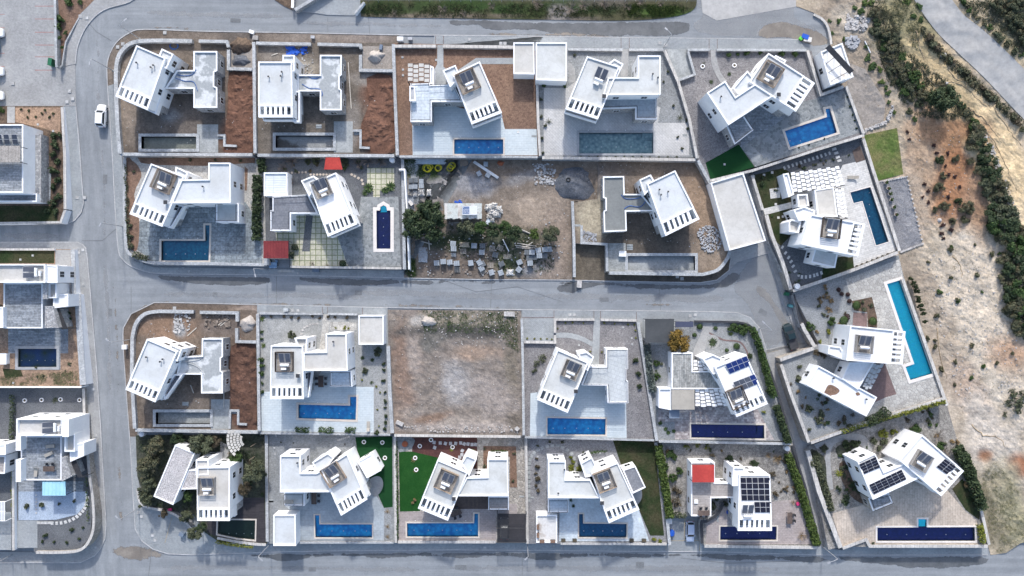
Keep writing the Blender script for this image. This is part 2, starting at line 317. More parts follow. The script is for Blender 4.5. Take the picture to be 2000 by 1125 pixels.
# ---------------------------------------------------------------- mesh helpers
def area2(p): return sum(p[i][0] * p[(i + 1) % len(p)][1] - p[(i + 1) % len(p)][0] * p[i][1] for i in range(len(p)))
def ccw(p): return list(p) if area2(p) > 0 else list(reversed(p))
def inside(x, y, poly):
    c = False; n = len(poly); j = n - 1
    for i in range(n):
        xi, yi = poly[i][0], poly[i][1]; xj, yj = poly[j][0], poly[j][1]
        if (yi > y) != (yj > y) and x < (xj - xi) * (y - yi) / (yj - yi) + xi: c = not c
        j = i
    return c
def offset(p, d):
    # move every edge of a counter-clockwise outline inwards by d, mitred corners
    n = len(p); out = []
    for i in range(n):
        a = Vector(p[i - 1][:2]); b = Vector(p[i][:2]); c = Vector(p[(i + 1) % n][:2])
        e1 = (b - a).normalized(); e2 = (c - b).normalized()
        n1 = Vector((-e1.y, e1.x)); n2 = Vector((-e2.y, e2.x))
        m = n1 + n2; l = m.length
        if l < 1e-4: out.append(tuple(b + n1 * d)); continue
        m /= l; k = d / max(.35, m.dot(n1)); out.append(tuple(b + m * k))
    return out
class MB:
    def __init__(s): s.v = []; s.f = []
    def add(s, vs, fs):
        k = len(s.v); s.v += [tuple(v) for v in vs]; s.f += [tuple(i + k for i in f) for f in fs]; return s
    def prism(s, p, z0, z1, top=True, bot=True):
        p = ccw(p); n = len(p); vs = [(q[0], q[1], z0) for q in p] + [(q[0], q[1], z1) for q in p]
        fs = [(i, (i + 1) % n, n + (i + 1) % n, n + i) for i in range(n)]
        if top: fs.append(tuple(range(n, 2 * n)))
        if bot: fs.append(tuple(range(n - 1, -1, -1)))
        return s.add(vs, fs)
    def slab(s, tops, t):
        # tops: 4+ Vectors of an upper face (any slope), t: thickness downwards
        n = len(tops); vs = [tuple(q) for q in tops] + [(q[0], q[1], q[2] - t) for q in tops]
        fs = [tuple(range(n)), tuple(range(2 * n - 1, n - 1, -1))] + [(i, n + i, n + (i + 1) % n, (i + 1) % n) for i in range(n)]
        if area2([(q[0], q[1]) for q in tops]) < 0: fs = [tuple(reversed(f)) for f in fs]
        return s.add(vs, fs)
    def ring(s, po, pi, z, zi):
        # flat rim between two outlines at z, inner face down to zi
        n = len(po); vs = [(q[0], q[1], z) for q in po] + [(q[0], q[1], z) for q in pi] + [(q[0], q[1], zi) for q in pi]
        fs = []
        for i in range(n):
            j = (i + 1) % n; fs += [(i, j, n + j, n + i), (n + i, n + j, 2 * n + j, 2 * n + i)]
        return s.add(vs, fs)
    def box(s, c, d, rz=0, tilt=0):
        x, y, z = d[0] / 2, d[1] / 2, d[2] / 2
        m = Matrix.Translation(c) @ Matrix.Rotation(rz, 4, 'Z') @ Matrix.Rotation(tilt, 4, 'X')
        vs = [m @ Vector(q) for q in ((-x, -y, -z), (x, -y, -z), (x, y, -z), (-x, y, -z), (-x, -y, z), (x, -y, z), (x, y, z), (-x, y, z))]
        return s.add(vs, [(3, 2, 1, 0), (4, 5, 6, 7), (0, 1, 5, 4), (1, 2, 6, 5), (2, 3, 7, 6), (3, 0, 4, 7)])
    def tube(s, pts, r, n=6, r2=None):
        pts = [Vector(p) for p in pts]; m = len(pts); vs = []; fs = []
        for i, p in enumerate(pts):
            t = (pts[min(i + 1, m - 1)] - pts[max(i - 1, 0)]).normalized()
            u = t.cross(Vector((0, 0, 1)) if abs(t.z) < .9 else Vector((1, 0, 0))).normalized(); w = t.cross(u)
            rr = r if r2 is None else r + (r2 - r) * i / (m - 1)
            for k in range(n):
                a = 2 * math.pi * k / n; vs.append(p + u * math.cos(a) * rr + w * math.sin(a) * rr)
        for i in range(m - 1):
            for k in range(n):
                fs.append((i * n + k, i * n + (k + 1) % n, (i + 1) * n + (k + 1) % n, (i + 1) * n + k))
        fs += [tuple(range(n - 1, -1, -1)), tuple(range((m - 1) * n, m * n))]
        return s.add(vs, fs)
    def disc(s, c, r, h, n=16, r2=None):
        p = [(c[0] + r * math.cos(2 * math.pi * k / n), c[1] + r * math.sin(2 * math.pi * k / n)) for k in range(n)]
        if r2 is None: return s.prism(p, c[2], c[2] + h)
        q = [(c[0] + r2 * math.cos(2 * math.pi * k / n), c[1] + r2 * math.sin(2 * math.pi * k / n)) for k in range(n)]
        vs = [(a[0], a[1], c[2]) for a in p] + [(a[0], a[1], c[2] + h) for a in q]
        return s.add(vs, [(i, (i + 1) % n, n + (i + 1) % n, n + i) for i in range(n)] + [tuple(range(n, 2 * n)), tuple(range(n - 1, -1, -1))])
    def mesh(s, name, smooth=False):
        me = bpy.data.meshes.new(name); me.from_pydata(s.v, [], s.f); me.update()
        if smooth:
            for p in me.polygons: p.use_smooth = True
        return me
def tag(o, label=None, cat=None, group=None, kind=None):
    for k, v in (('label', label), ('category', cat), ('group', group), ('kind', kind)):
        if v: o[k] = v
    return o
def empty(name, loc=(0, 0, 0), rz=0, scale=1):
    o = bpy.data.objects.new(name, None); COL.objects.link(o); o.location = loc; o.rotation_euler = (0, 0, rz)
    o.scale = (scale, scale, scale) if isinstance(scale, (int, float)) else scale
    o.empty_display_size = .3; return o
def thing(name, label, cat, group=None, loc=(0, 0, 0), rz=0, scale=1):
    return tag(empty(name, loc, rz, scale), label, cat, group)
def obj(name, me, mat, parent=None, smooth=False):
    """one mesh object; world-space geometry keeps its place under an Empty parent"""
    if isinstance(me, MB): me = me.mesh(name, smooth)
    if mat and not me.materials: me.materials.append(MAT[mat])
    o = bpy.data.objects.new(name, me); COL.objects.link(o)
    if parent:
        o.parent = parent
        if parent.type == 'EMPTY': o.matrix_parent_inverse = (Matrix.Translation(parent.location)).inverted()
    return o
def put(tpl, name, label, cat, group, loc, rz=0, scale=1):
    """a copy of a template: entries (part, mesh, material, offset, turn, sub-parts) in the thing's own frame"""
    e = thing(name, label, cat, group, loc, rz, scale)
    for ent in tpl: add_local(ent, e)
    return e
MESHV = {}
def add_local(ent, parent):
    pn, me, mat, off, rz, subs = (tuple(ent) + ((0, 0, 0), 0, ()))[:6] if len(ent) < 6 else ent
    key = (me.name, mat)
    if key not in MESHV:
        m2 = me if not me.materials else me.copy()
        m2.materials.append(MAT[mat]) if not m2.materials else m2.materials.__setitem__(0, MAT[mat]); MESHV[key] = m2
    o = bpy.data.objects.new(pn, MESHV[key]); COL.objects.link(o); o.parent = parent; o.location = off; o.rotation_euler = (0, 0, rz)
    for s in subs: add_local(s, o)
    return o
def E(pn, mb, mat, off=(0, 0, 0), rz=0, subs=(), smooth=False):
    me = mb if isinstance(mb, bpy.types.Mesh) else mb.mesh(pn, smooth)
    return (pn, me, mat, off, rz, subs)

def sheet(name, poly, zf, mat, holes=(), cell=None, colf=None, skirt=0, skirt_mat=None, parent=None, kind='structure', label=None, cat=None):
    """ground surface: outline in photo pixels, height zf(x, y) in metres; may be diced, coloured per vertex, given a skirt"""
    loops = [[Vector((x, y, 0)) for x, y in poly]] + [[Vector((x, y, 0)) for x, y in h] for h in holes]
    flat = [v for l in loops for v in l]
    bm = bmesh.new(); vs = [bm.verts.new(v) for v in flat]
    if holes:
        for t in tessellate_polygon(loops):
            try: bm.faces.new([vs[i] for i in t])
            except ValueError: pass
    else: bm.faces.new(vs)
    if cell:
        xs = [v.x for v in flat]; ys = [v.y for v in flat]
        for ax, lo, hi in ((0, min(xs), max(xs)), (1, min(ys), max(ys))):
            q = lo + cell
            while q < hi:
                co = (q, 0, 0) if ax == 0 else (0, q, 0); no = (1, 0, 0) if ax == 0 else (0, 1, 0)
                bmesh.ops.bisect_plane(bm, geom=bm.verts[:] + bm.edges[:] + bm.faces[:], dist=1e-5, plane_co=co, plane_no=no); q += cell
    bm.normal_update()
    for f in bm.faces:
        if f.normal.z > 0: f.normal_flip()       # photo y runs down, so flip to face the sky
    if colf:
        cl = bm.verts.layers.float_color.new('Col')
        for v in bm.verts: v[cl] = rgba(colf(v.co.x, v.co.y))
    edge = [e for e in bm.edges if len(e.link_faces) == 1] if skirt else []
    zc = zf if callable(zf) else (lambda x, y: zf)
    px = {v: (v.co.x, v.co.y) for v in bm.verts}
    for v in bm.verts: v.co = W(v.co.x, v.co.y, zc(v.co.x, v.co.y))
    if skirt:
        r = bmesh.ops.extrude_edge_only(bm, edges=edge)
        for g in r['geom']:
            if isinstance(g, bmesh.types.BMVert): g.co.z -= skirt
            elif isinstance(g, bmesh.types.BMFace): g.material_index = 1 if skirt_mat else 0
    me = bpy.data.meshes.new(name); bm.to_mesh(me); bm.free()
    me.materials.append(MAT[mat])
    if skirt_mat: me.materials.append(MAT[skirt_mat])
    o = bpy.data.objects.new(name, me); COL.objects.link(o)
    if parent: o.parent = parent
    else: tag(o, label, cat, None, kind)
    return o
def fbm(x, y, s, o=4): return noise.fractal(Vector((x * s, y * s, 3.7)), 1.0, 2.0, o)
def blobs(base, lst, warp=.35, ws=.03):
    """earth colour: base plus soft-edged elliptical patches (x, y, rx, ry, turn, colour, softness), outlines roughened by noise"""
    def f(x, y):
        c = list(base); n = fbm(x, y, ws)
        for bx, by, rx, ry, a, col, soft in lst:
            ca, sa = math.cos(R(a)), math.sin(R(a)); dx, dy = x - bx, y - by
            d = math.hypot((dx * ca + dy * sa) / rx, (-dx * sa + dy * ca) / ry) + n * warp
            w = min(1, max(0, (1 + soft - d) / (2 * soft))); w = w * w * (3 - 2 * w)
            for k in range(3): c[k] += (col[k] - c[k]) * w
        g = 1 + .22 * fbm(x + 50, y, .06) + .12 * fbm(x, y + 90, .25); return (c[0] * g, c[1] * g, c[2] * g)
    return f
def curve(pts, n=6, closed=False):
    """Catmull-Rom through the points"""
    out = []; m = len(pts); P = lambda i: Vector(pts[i % m] if closed else pts[max(0, min(m - 1, i))])
    for i in range(m if closed else m - 1):
        a, b, c, d = P(i - 1), P(i), P(i + 1), P(i + 2)
        for k in range(n):
            t = k / n; out.append(tuple(.5 * (2 * b + (c - a) * t + (2 * a - 5 * b + 4 * c - d) * t * t + (3 * b - a - 3 * c + d) * t ** 3)))
    if not closed: out.append(tuple(pts[-1]))
    return out
def ribbon(pts, w):
    """outline of a strip of width w along a polyline (2-D)"""
    L = []; Rr = []; n = len(pts)
    for i in range(n):
        a = Vector(pts[max(0, i - 1)][:2]); b = Vector(pts[i][:2]); c = Vector(pts[min(n - 1, i + 1)][:2])
        e1 = (b - a).normalized() if i else (c - b).normalized(); e2 = (c - b).normalized() if i < n - 1 else e1
        n1 = Vector((-e1.y, e1.x)); n2 = Vector((-e2.y, e2.x)); m = (n1 + n2)
        m = m.normalized() if m.length > 1e-4 else n1
        k = w / 2 / max(.4, m.dot(n1)); L.append(tuple(b + m * k)); Rr.append(tuple(b - m * k))
    return L, Rr
def wall(pts, w, zt, zb, label, mat='rubble_wall', cap='wall_cap', name='boundary_wall', cat='wall', group=None, capt=.06, bev=None):
    """boundary wall along photo points at its top: body and a coping that oversails slightly. zt/zb may be functions of (x, y)"""
    ft = zt if callable(zt) else (lambda x, y: zt); fb = zb if callable(zb) else (lambda x, y: zb)
    e = thing(name, label, cat, group, loc=W(pts[0][0], pts[0][1], fb(*pts[0])))
    ws = [W(x, y, ft(x, y)) for x, y in pts]; wd = w * .1
    def strip(width, dz0, top):
        L, Rr = ribbon(ws, width); vs = []; fs = []; n = len(ws)
        for i in range(n):
            t = ws[i].z + dz0; bt = fb(*pts[i]) if not top else t - capt
            vs += [(L[i][0], L[i][1], bt), (L[i][0], L[i][1], t), (Rr[i][0], Rr[i][1], t), (Rr[i][0], Rr[i][1], bt)]
        for i in range(n - 1):
            a, b = 4 * i, 4 * i + 4; fs += [(a, a + 1, b + 1, b), (a + 1, a + 2, b + 2, b + 1), (a + 2, a + 3, b + 3, b + 2), (a + 3, a, b, b + 3)]
        fs += [(3, 2, 1, 0), tuple(4 * n - 4 + k for k in range(4))]
        return MB().add(vs, fs)
    obj('masonry', strip(wd, -capt, False), mat, e)
    if cap: obj('coping', strip(wd + .08, 0, True), cap, e)
    return e


# ---------------------------------------------------------------- villas
WIN_FR=MB();WIN_FR.box((0,0,0),(1.2,.07,1.4));WIN_FR=WIN_FR.mesh('window');WIN_FR.materials.append(MAT['metal_white'])
WIN_PN=MB();WIN_PN.box((-.27,0,0),(.48,.09,1.24)).box((.27,0,0),(.48,.09,1.24));WIN_PN=WIN_PN.mesh('pane');WIN_PN.materials.append(MAT['glass'])
class Villa:
    def __init__(s,phrase,label,z,at,wall='white_plaster',name='villa',cat='villa'):
        s.ph=phrase;s.z=z;s.e=thing(name,label,cat,loc=W(at[0],at[1],z));s.bl=[];s.wm=wall
    def block(s,poly,h,roof='roof_white',wall=None,par=.3,rim=.22,zb=None,cap='white_plaster',win=True,rail=None):
        zt=s.z+h;zb=s.z -.05 if zb is None else s.z+zb
        p=ccw([tuple(W(x,y,zt)[:2])for x,y in poly]);q=offset(p,rim)
        obj('wall',MB().prism(p,zb,zt -.12,top=False),wall or s.wm,s.e)
        po=offset(p,-.03);n=len(p)
        m=MB();m.ring(po,q,zt,zt -par);m.prism(po,zt -.12,zt,top=False,bot=False)
        m.ring(po,p,zt -.12,zt -.12)
        obj('parapet',m,cap,s.e)
        obj('roof',MB().prism(offset(p,rim -.02),zt -par -.15,zt -par),roof,s.e)
        if rail:s.rail(q,zt,rail)
        s.bl.append((p,zb,zt,win));return zt -par
    def rail(s,p,z,mat='metal_dark',h=.75,sides=None):
        e=MB();n=len(p)
        for i in range(n):
            if sides and i not in sides:continue
            a=Vector((p[i][0],p[i][1],z+h));b=Vector((p[(i+1)% n][0],p[(i+1)% n][1],z+h));e.tube([a,b],.045,5)
            k=max(1,int((b -a).length/1.5))
            for j in range(k+1):
                c=a.lerp(b,j/k);e.tube([(c.x,c.y,z -.1),c],.03,4)
        obj('railing',e,mat,s.e)
    def main(s,A,B,C,D,fr=.79,n=6,h=6.7,roof='roof_white',wall=None,par=.28,low='rubble_wall',grey=None):
        """two-storey block: roof corners A, B at the back and C, D at the front; the last part is an open slatted sunscreen over a balcony"""
        zt=s.z+h;a,b,c,d=(W(p[0],p[1],zt)for p in (A,B,C,D));wm=wall or s.wm
        a2=a.lerp(d,fr);b2=b.lerp(c,fr);zb=s.z -.05;z1=s.z+3.3
        up=Vector((0,0,1));u=(b -a).normalized();v=(d -a).normalized()
        P=lambda *q:[(k.x,k.y)for k in q]
        s_poly=ccw(P(a,b,b2,a2));q=offset(s_poly,.22)
        obj('wall',MB().prism(s_poly,zb,zt -.12,top=False),wm,s.e)
        m=MB();po=offset(s_poly,-.03);m.ring(po,q,zt,zt -par);m.prism(po,zt -.12,zt,top=False,bot=False);obj('parapet',m,'white_plaster',s.e)
        obj('roof',MB().prism(offset(s_poly,.2),zt -par -.15,zt -par),roof,s.e)
        s.bl.append((s_poly,zb,zt,True))
        # sunscreen frame and slats
        wd=(b2 -a2).length;ln=(d -a2).length;t0=zt -.02;th=.42
        bar=lambda p0,p1,w0:MB().slab([p0,p1,p1+w0,p0+w0],th)
        dz=Vector((0,0,-.02))
        sw=.34;fw=min(.5,ln*.24)
        obj('side_beam',bar(a2+v*.04+dz,d+dz,u*sw),'white_plaster',s.e);obj('side_beam',bar(b2+v*.04+dz,c+dz,-u*sw),'white_plaster',s.e)
        obj('front_beam',bar(d+u*(sw+.003)-v*fw+dz,c -u*(sw+.003)-v*fw+dz,v*(fw -.004)),'white_plaster',s.e)
        span=wd -2*sw;pitch=span/n;slw=pitch*.52
        for k in range(n -1):
            p0=a2+u*(sw+pitch*(k+1)-slw/2)+v*.04+dz*2;p1=p0+v*(ln -fw -.045)
            obj('slat',MB().slab([p0,p1,p1+u*slw,p0+u*slw],th -.06),'white_plaster',s.e)
        # balcony, cheek walls and the storey beneath
        fz=Vector((0,0,z1 -zt));ins=v*.05
        obj('balcony_floor',MB().slab([a2+fz+v*.03,b2+fz+v*.03,c+fz,d+fz],.3),'roof_grey_white',s.e)
        for p0,p1,du in ((a2,d,u),(b2,c,-u)):
            obj('cheek_wall',MB().slab([p0+v*.04+Vector((0,0,-.45)),p1 -v*.3+Vector((0,0,-.45)),p1 -v*.3+du*.2+Vector((0,0,-.45)),p0+v*.04+du*.2+Vector((0,0,-.45))],zt -z1 -.46),wm,s.e)
        q0=d+Vector((0,0,z1+.95-zt));q1=c+Vector((0,0,z1+.95-zt))
        obj('balcony_wall',MB().slab([q0 -v*.2,q1 -v*.2,q1 -v*.003,q0 -v*.003],1.25),'white_plaster',s.e)
        low_p=ccw(P(a2+v*.03,b2+v*.03,c -v*.8,d -v*.8))
        obj('lower_wall',MB().prism(low_p,zb,z1 -.31,bot=False),low,s.e)
        s.bl.append((low_p,zb,z1 -.31,True))
        # glazed balcony front
        mid=(a2+b2)/2+v*.06;g=MB();g.box((mid.x,mid.y,z1+1.2),(wd*.72,.06,2.3),math.atan2(u.y,u.x))
        w_=obj('balcony_door',g,'glass',s.e)
        return zt -par
    def balcony(s,poly,h=4.2,floor='roof_tile_dark',par=.9):
        a=ccw([(x,-y)for x,y in poly]);low=[(x,-y)for x,y in offset(a,3.5)]
        if abs(area2(low))>60:s.block(low,2.95,'roof_tile_dark','rubble_wall',par=.05,win=False)
        return s.block(poly,h,floor,par=par,win=False,zb=h -1.25)
    def windows(s,skip=(),maxn=3):
        for bi,(p,zb,zt,win)in enumerate(s.bl):
            if not win:continue
            n=len(p);hs=[zb+1.6]if zt -zb<5 else [zb+1.6,zb+4.7]
            for i in range(n):
                a=Vector(p[i]);b=Vector(p[(i+1)% n]);L=(b -a).length
                if L<2.2:continue
                u=(b -a)/L;nv=Vector((u.y,-u.x));k=min(maxn,max(1,int(L/3.8)))
                for zc in hs:
                    if zc+.9>zt -.2:continue
                    for j in range(k):
                        c=a+u*L*(j+.5)/k;t=c+nv*.5
                        if any(bj != bi and zz>zc and inside(t.x,t.y,pp)for bj,(pp,_,zz,_)in enumerate(s.bl)):continue
                        o=bpy.data.objects.new('window',WIN_FR);COL.objects.link(o);o.parent=s.e
                        o.matrix_parent_inverse=Matrix.Translation(s.e.location).inverted()
                        o.location=(c.x,c.y,zc);o.rotation_euler=(0,0,math.atan2(u.y,u.x))
                        g=bpy.data.objects.new('pane',WIN_PN);COL.objects.link(g);g.parent=o
def poly_prism(poly,z,t):return MB().prism([tuple(W(x,y,z)[:2])for x,y in poly],z -t,z)
def canopy(name,label,poly,z,zb,mat,cat='canopy',th=.08,post='metal_dark',ribs=0,slope=0,crease=0):
    """a roof sheet on four posts; poly = four photo corners at the roof; ribs run along the second side as raised battens"""
    e=thing(name,label,cat,loc=W(poly[0][0],poly[0][1],zb));q=[W(x,y,z)for x,y in poly]
    q[0].z += slope;q[1].z += slope
    if crease:
        N=6;prev=None;tops=[]
        for i in range(N):
            a,b=i/N,(i+1)/N;f=lambda t:Vector((0,0,crease*math.sin(math.pi*t)))
            MBs=[q[0].lerp(q[1],a)+f(a),q[0].lerp(q[1],b)+f(b),q[3].lerp(q[2],b)+f(b),q[3].lerp(q[2],a)+f(a)];tops.append(MBs)
        m=MB();[m.slab(t,th)for t in tops];obj('roof_sheet',m,mat,e)
    else:obj('roof_sheet',MB().slab(q,th),mat,e)
    for i in range(ribs):
        t=(i+.5)/ribs;a=q[0].lerp(q[1],t);b=q[3].lerp(q[2],t);u=(q[1]-q[0]).normalized()*.05;dz=Vector((0,0,.05))
        obj('rib',MB().slab([a -u+dz,a+u+dz,b+u+dz,b -u+dz],.07),mat,e)
    cx=sum(q,Vector())/4
    for k in q:
        p=k.lerp(cx,.05);obj('post',MB().tube([(p.x,p.y,zb -.02),(p.x,p.y,k.z -th -.005)],.06,6),post,e)
    return e
def grid_pergola(label,poly,z,zb,nx,ny,mat='white_paint',frame='metal_dark',name='pergola',solid=.76,brick=True):
    """flat pergola roofed with separate square boards in a staggered pattern"""
    e=thing(name,label,'pergola',loc=W(poly[0][0],poly[0][1],zb));q=[W(x,y,z)for x,y in poly]
    at=lambda u,v:q[0].lerp(q[1],u).lerp(q[3].lerp(q[2],u),v)
    dn=Vector((0,0,-.12))
    for j in range(ny+1):
        v=min(max(j/ny,.01),.99);obj('beam',MB().tube([at(0,v)+dn,at(1,v)+dn],.06,4),frame,e)
    for i in range(nx):
        for j in range(ny):
            sh=(.5 if (i % 2 and brick)else 0)/ny;u0=(i+.07)/nx;u1=(i+.93)/nx
            v0=(j+.5-solid*.5)/ny+sh*.6-.15/ny;v1=v0+solid/ny
            v0=max(v0,.0);v1=min(v1,1.)
            obj('board',MB().slab([at(u0,v0),at(u1,v0),at(u1,v1),at(u0,v1)],.05),mat,e)
    c=sum(q,Vector())/4
    for k in q:
        p=k.lerp(c,.04);obj('post',MB().tube([(p.x,p.y,zb),(p.x,p.y,z -.18)],.08,6),frame,e)
    return e
def slat_pergola(label,poly,z,zb,n,mat='metal_dark',w=.1):
    e=thing('pergola',label,'pergola',loc=W(poly[0][0],poly[0][1],zb));q=[W(x,y,z)for x,y in poly]
    for a,b in ((0,1),(3,2)):obj('beam',MB().tube([q[a]+Vector((0,0,-.12)),q[b]+Vector((0,0,-.12))],.07,4),mat,e)
    m0=q[0].lerp(q[3],.5);m1=q[1].lerp(q[2],.5);obj('beam',MB().tube([m0+Vector((0,0,-.12)),m1+Vector((0,0,-.12))],.07,4),mat,e)
    for i in range(n):
        t=(i+.5)/n;a=q[0].lerp(q[1],t);b=q[3].lerp(q[2],t);u=(q[1]-q[0]).normalized()*w/2
        obj('slat',MB().slab([a -u,a+u,b+u,b -u],.08),mat,e)
    for k in q:obj('post',MB().tube([(k.x,k.y,zb),(k.x,k.y,k.z -.2)],.07,6),mat,e)
    return e
def solar_array(label,poly,z,nx,ny,mat='solar_black',tilt=.35,grey=0):
    """photovoltaic modules on a low frame, each its own panel; the first edge of poly is the raised one"""
    e=thing('solar_array',label,'solar panels',loc=W(poly[0][0],poly[0][1],z));q=[W(x,y,z+.15)for x,y in poly]
    q[0].z += tilt;q[1].z += tilt
    at=lambda u,v:q[0].lerp(q[1],u).lerp(q[3].lerp(q[2],u),v)
    for i in range(nx):
        for j in range(ny):
            u0,u1,v0,v1=(i+.035)/nx,(i+.965)/nx,(j+.03)/ny,(j+.97)/ny
            p=obj('panel',MB().slab([at(u0,v0),at(u1,v0),at(u1,v1),at(u0,v1)],.04),'solar_grey' if i<grey else mat,e)
            vm=(v0+v1)/2;up=Vector((0,0,.006))
            obj('frame',MB().slab([at(u0,vm -.012/ny)+up,at(u1,vm -.012/ny)+up,at(u1,vm+.012/ny)+up,at(u0,vm+.012/ny)+up],.004),'metal_white',p)
    dn=Vector((0,0,-.07));obj('tray',MB().slab([at(u,v)-Vector((0,0,.05))for u,v in ((0,0),(1,0),(1,1),(0,1))],.015),'metal_white',e)
    for v in (.12,.88):obj('rail',MB().tube([at(0,v)+dn,at(1,v)+dn],.03,4),'metal_grey',e)
    for u in (.06,.94):
        for v in (.05,.95):
            p=at(u,v)+dn;obj('leg',MB().tube([(p.x,p.y,z -.25),p],.03,4),'metal_grey',e)
    return e

# pools ------------------------------------------------------------------------
POOLS={}
def pool(lot,phrase,poly,z,basin='basin_sky',water='water',cop='coping',cw=.38,depth=.7,steps=None,lights=0,cat='pool',gutter=False):
    """in-ground pool: basin, coping ring, water sheet, optional corner steps given as (p, q, n): a run of n treads"""
    e=thing('swimming_pool',phrase,cat,loc=W(poly[0][0],poly[0][1],z))
    p=ccw([tuple(W(x,y,z)[:2])for x,y in poly]);north=min(y for _,y in poly)
    dep=min(depth,z -zg(north)-.12);dep=max(dep,.3)
    n=len(p);m=MB();m.add([(a[0],a[1],z)for a in p]+[(a[0],a[1],z -dep)for a in p],[(i,n+i,n+(i+1)% n,(i+1)% n)for i in range(n)]+[tuple(range(n,2*n))])
    obj('basin',m,basin,e)
    po=offset(p,-cw);pi=offset(p,.02);m=MB();m.ring(po,pi,z+.09,z -.2);m.prism(po,z -.03,z+.09,top=False,bot=False);obj('coping',m,cop,e)
    obj('water',MB().add([(a[0],a[1],z -.13)for a in offset(p,.004)],[tuple(range(n))]),water,e)
    if steps:
        (x0,y0),(x1,y1),(x2,y2),k,mt=steps        # run from p0 to p1, width vector p2 - p0
        a,b,c=W(x0,y0,z),W(x1,y1,z),W(x2,y2,z);wv=c -a
        for i in range(k):
            q0=a.lerp(b,i/k);q1=a.lerp(b,(i+1)/k);zz=z -.2-.11*i
            if zz<z -dep+.05:break
            pts=[Vector((v.x,v.y,zz))for v in (q0,q1,q1+wv,q0+wv)];obj('step',MB().slab(pts,.18),mt,e)
    for i in range(lights):
        cxs=sorted(poly)[0][0];
        x=poly[0][0]+(poly[1][0]-poly[0][0])*(i+.5)/lights;y=poly[0][1]+(poly[1][1]-poly[0][1])*(i+.5)/lights
        c=W(x,y -4.6,z+.1);obj('deck_light',MB().disc(c,.09,.03,8),'white_paint',e)
    xs=[q[0]for q in poly];ys=[q[1]for q in poly];hor=max(xs)-min(xs)>max(ys)-min(ys);cy=max(ys)-(13 if hor else 0)
    for i in range(5):
        t=(i+.5)/5;x,y=(min(xs)+(max(xs)-min(xs))*t,cy)if hor else ((min(xs)+max(xs))/2,min(ys)+(max(ys)-min(ys))*t)
        if inside(x,y,poly)and inside(x,y+3,poly)and inside(x,y -3,poly):c=W(x,y,z -dep);obj('pool_light',MB().disc(c,.1,.03,8),'white_paint',e)
    POOLS.setdefault(lot,[]).append([(x,y)for x,y in poly]);return e
def holes_in(lot,poly):
    return [h for h in POOLS.get(lot,())if all(inside(x,y,poly)for x,y in h)]

# rooftop equipment ------------------------------------------------------------
def tpl_heater():
    pan=MB().slab([Vector((-.5,.95,.95)),Vector((.5,.95,.95)),Vector((.5,-.85,.25)),Vector((-.5,-.85,.25))][::-1],.08).mesh('collector')
    gl=MB().slab([Vector((-.43,.88,.935)),Vector((.43,.88,.935)),Vector((.43,-.78,.29)),Vector((-.43,-.78,.29))][::-1],.004).mesh('glazing')
    tank=MB().tube([(-.8,0,0),(-.72,0,0),(.72,0,0),(.8,0,0)],.27,14).mesh('tank',True)
    leg=MB().tube([(0,0,0),(0,0,.9)],.025,4).mesh('leg');rail=MB().tube([(-1.05,0,0),(1.05,0,0)],.03,4).mesh('rail')
    return [E('collector',pan,'metal_grey',(-.56,.3,0),0,[E('glazing',gl,'solar_grey',(0,0,.012))]),E('collector',pan,'metal_grey',(.56,.3,0),0,[E('glazing',gl,'solar_grey',(0,0,.012))]),
            E('tank',tank,'metal_white',(0,-.95,.62)),E('rail',rail,'metal_grey',(0,-.6,.3)),E('rail',rail,'metal_grey',(0,1.2,.85))]+[E('leg',leg,'metal_grey',(x,y,0))for x in (-1,1)for y in (-.95,1.2)]
HEATER=tpl_heater()
def tpl_ac():
    b=MB().box((0,0,.38),(.95,.4,.62)).mesh('casing');f=MB().tube([(-.15,-.205,.38),(-.15,-.23,.38)],.24,14).mesh('fan_grille');l=MB().box((0,0,.04),(.06,.42,.08)).mesh('foot')
    return [E('casing',b,'metal_white',subs=[E('fan_grille',f,'metal_grey')]),E('foot',l,'metal_grey',(-.35,0,0)),E('foot',l,'metal_grey',(.35,0,0))]
AC=tpl_ac()
def tpl_screen(w=3.5,d=3.7,mat='timber',h=1.0):
    """open slatted timber fence around roof equipment, on a boarded platform"""
    post=MB().box((0,0,h/2),(.1,.1,h)).mesh('post');sx=MB().box((0,0,0),(w,.04,.15)).mesh('slat');sy=MB().box((0,0,0),(.04,d,.15)).mesh('slat')
    fl=MB().box((0,0,.03),(w -.1,d -.1,.05)).mesh('platform')
    t=[E('platform',fl,'deck_worn')]+[E('post',post,mat,(x*w/2,y*d/2,0))for x in (-1,1)for y in (-1,1)]
    for k in range(4):
        z=.16+k*.25
        t +=[E('slat',sx,mat,(0,s_*(d/2+.03),z))for s_ in (-1,1)]+[E('slat',sy,mat,(s_*(w/2+.03),0,z))for s_ in (-1,1)]
    return t
TILE('deck_worn',(.36,.33,.295),(.30,.275,.245),(.16,.15,.14),4,.2,0,ms=.03)
TILE('deck_dark',(.10,.075,.06),(.08,.06,.05),(.03,.03,.03),4,.2,0,ms=.03)
SCREEN=tpl_screen();SCREEN_D=tpl_screen(3.2,3.6,'deck_dark');SCREEN_G=tpl_screen(3.0,3.2,'timber_grey')
def px_dir(dx,dy):return math.atan2(-dy,dx)# photo direction -> turn about z
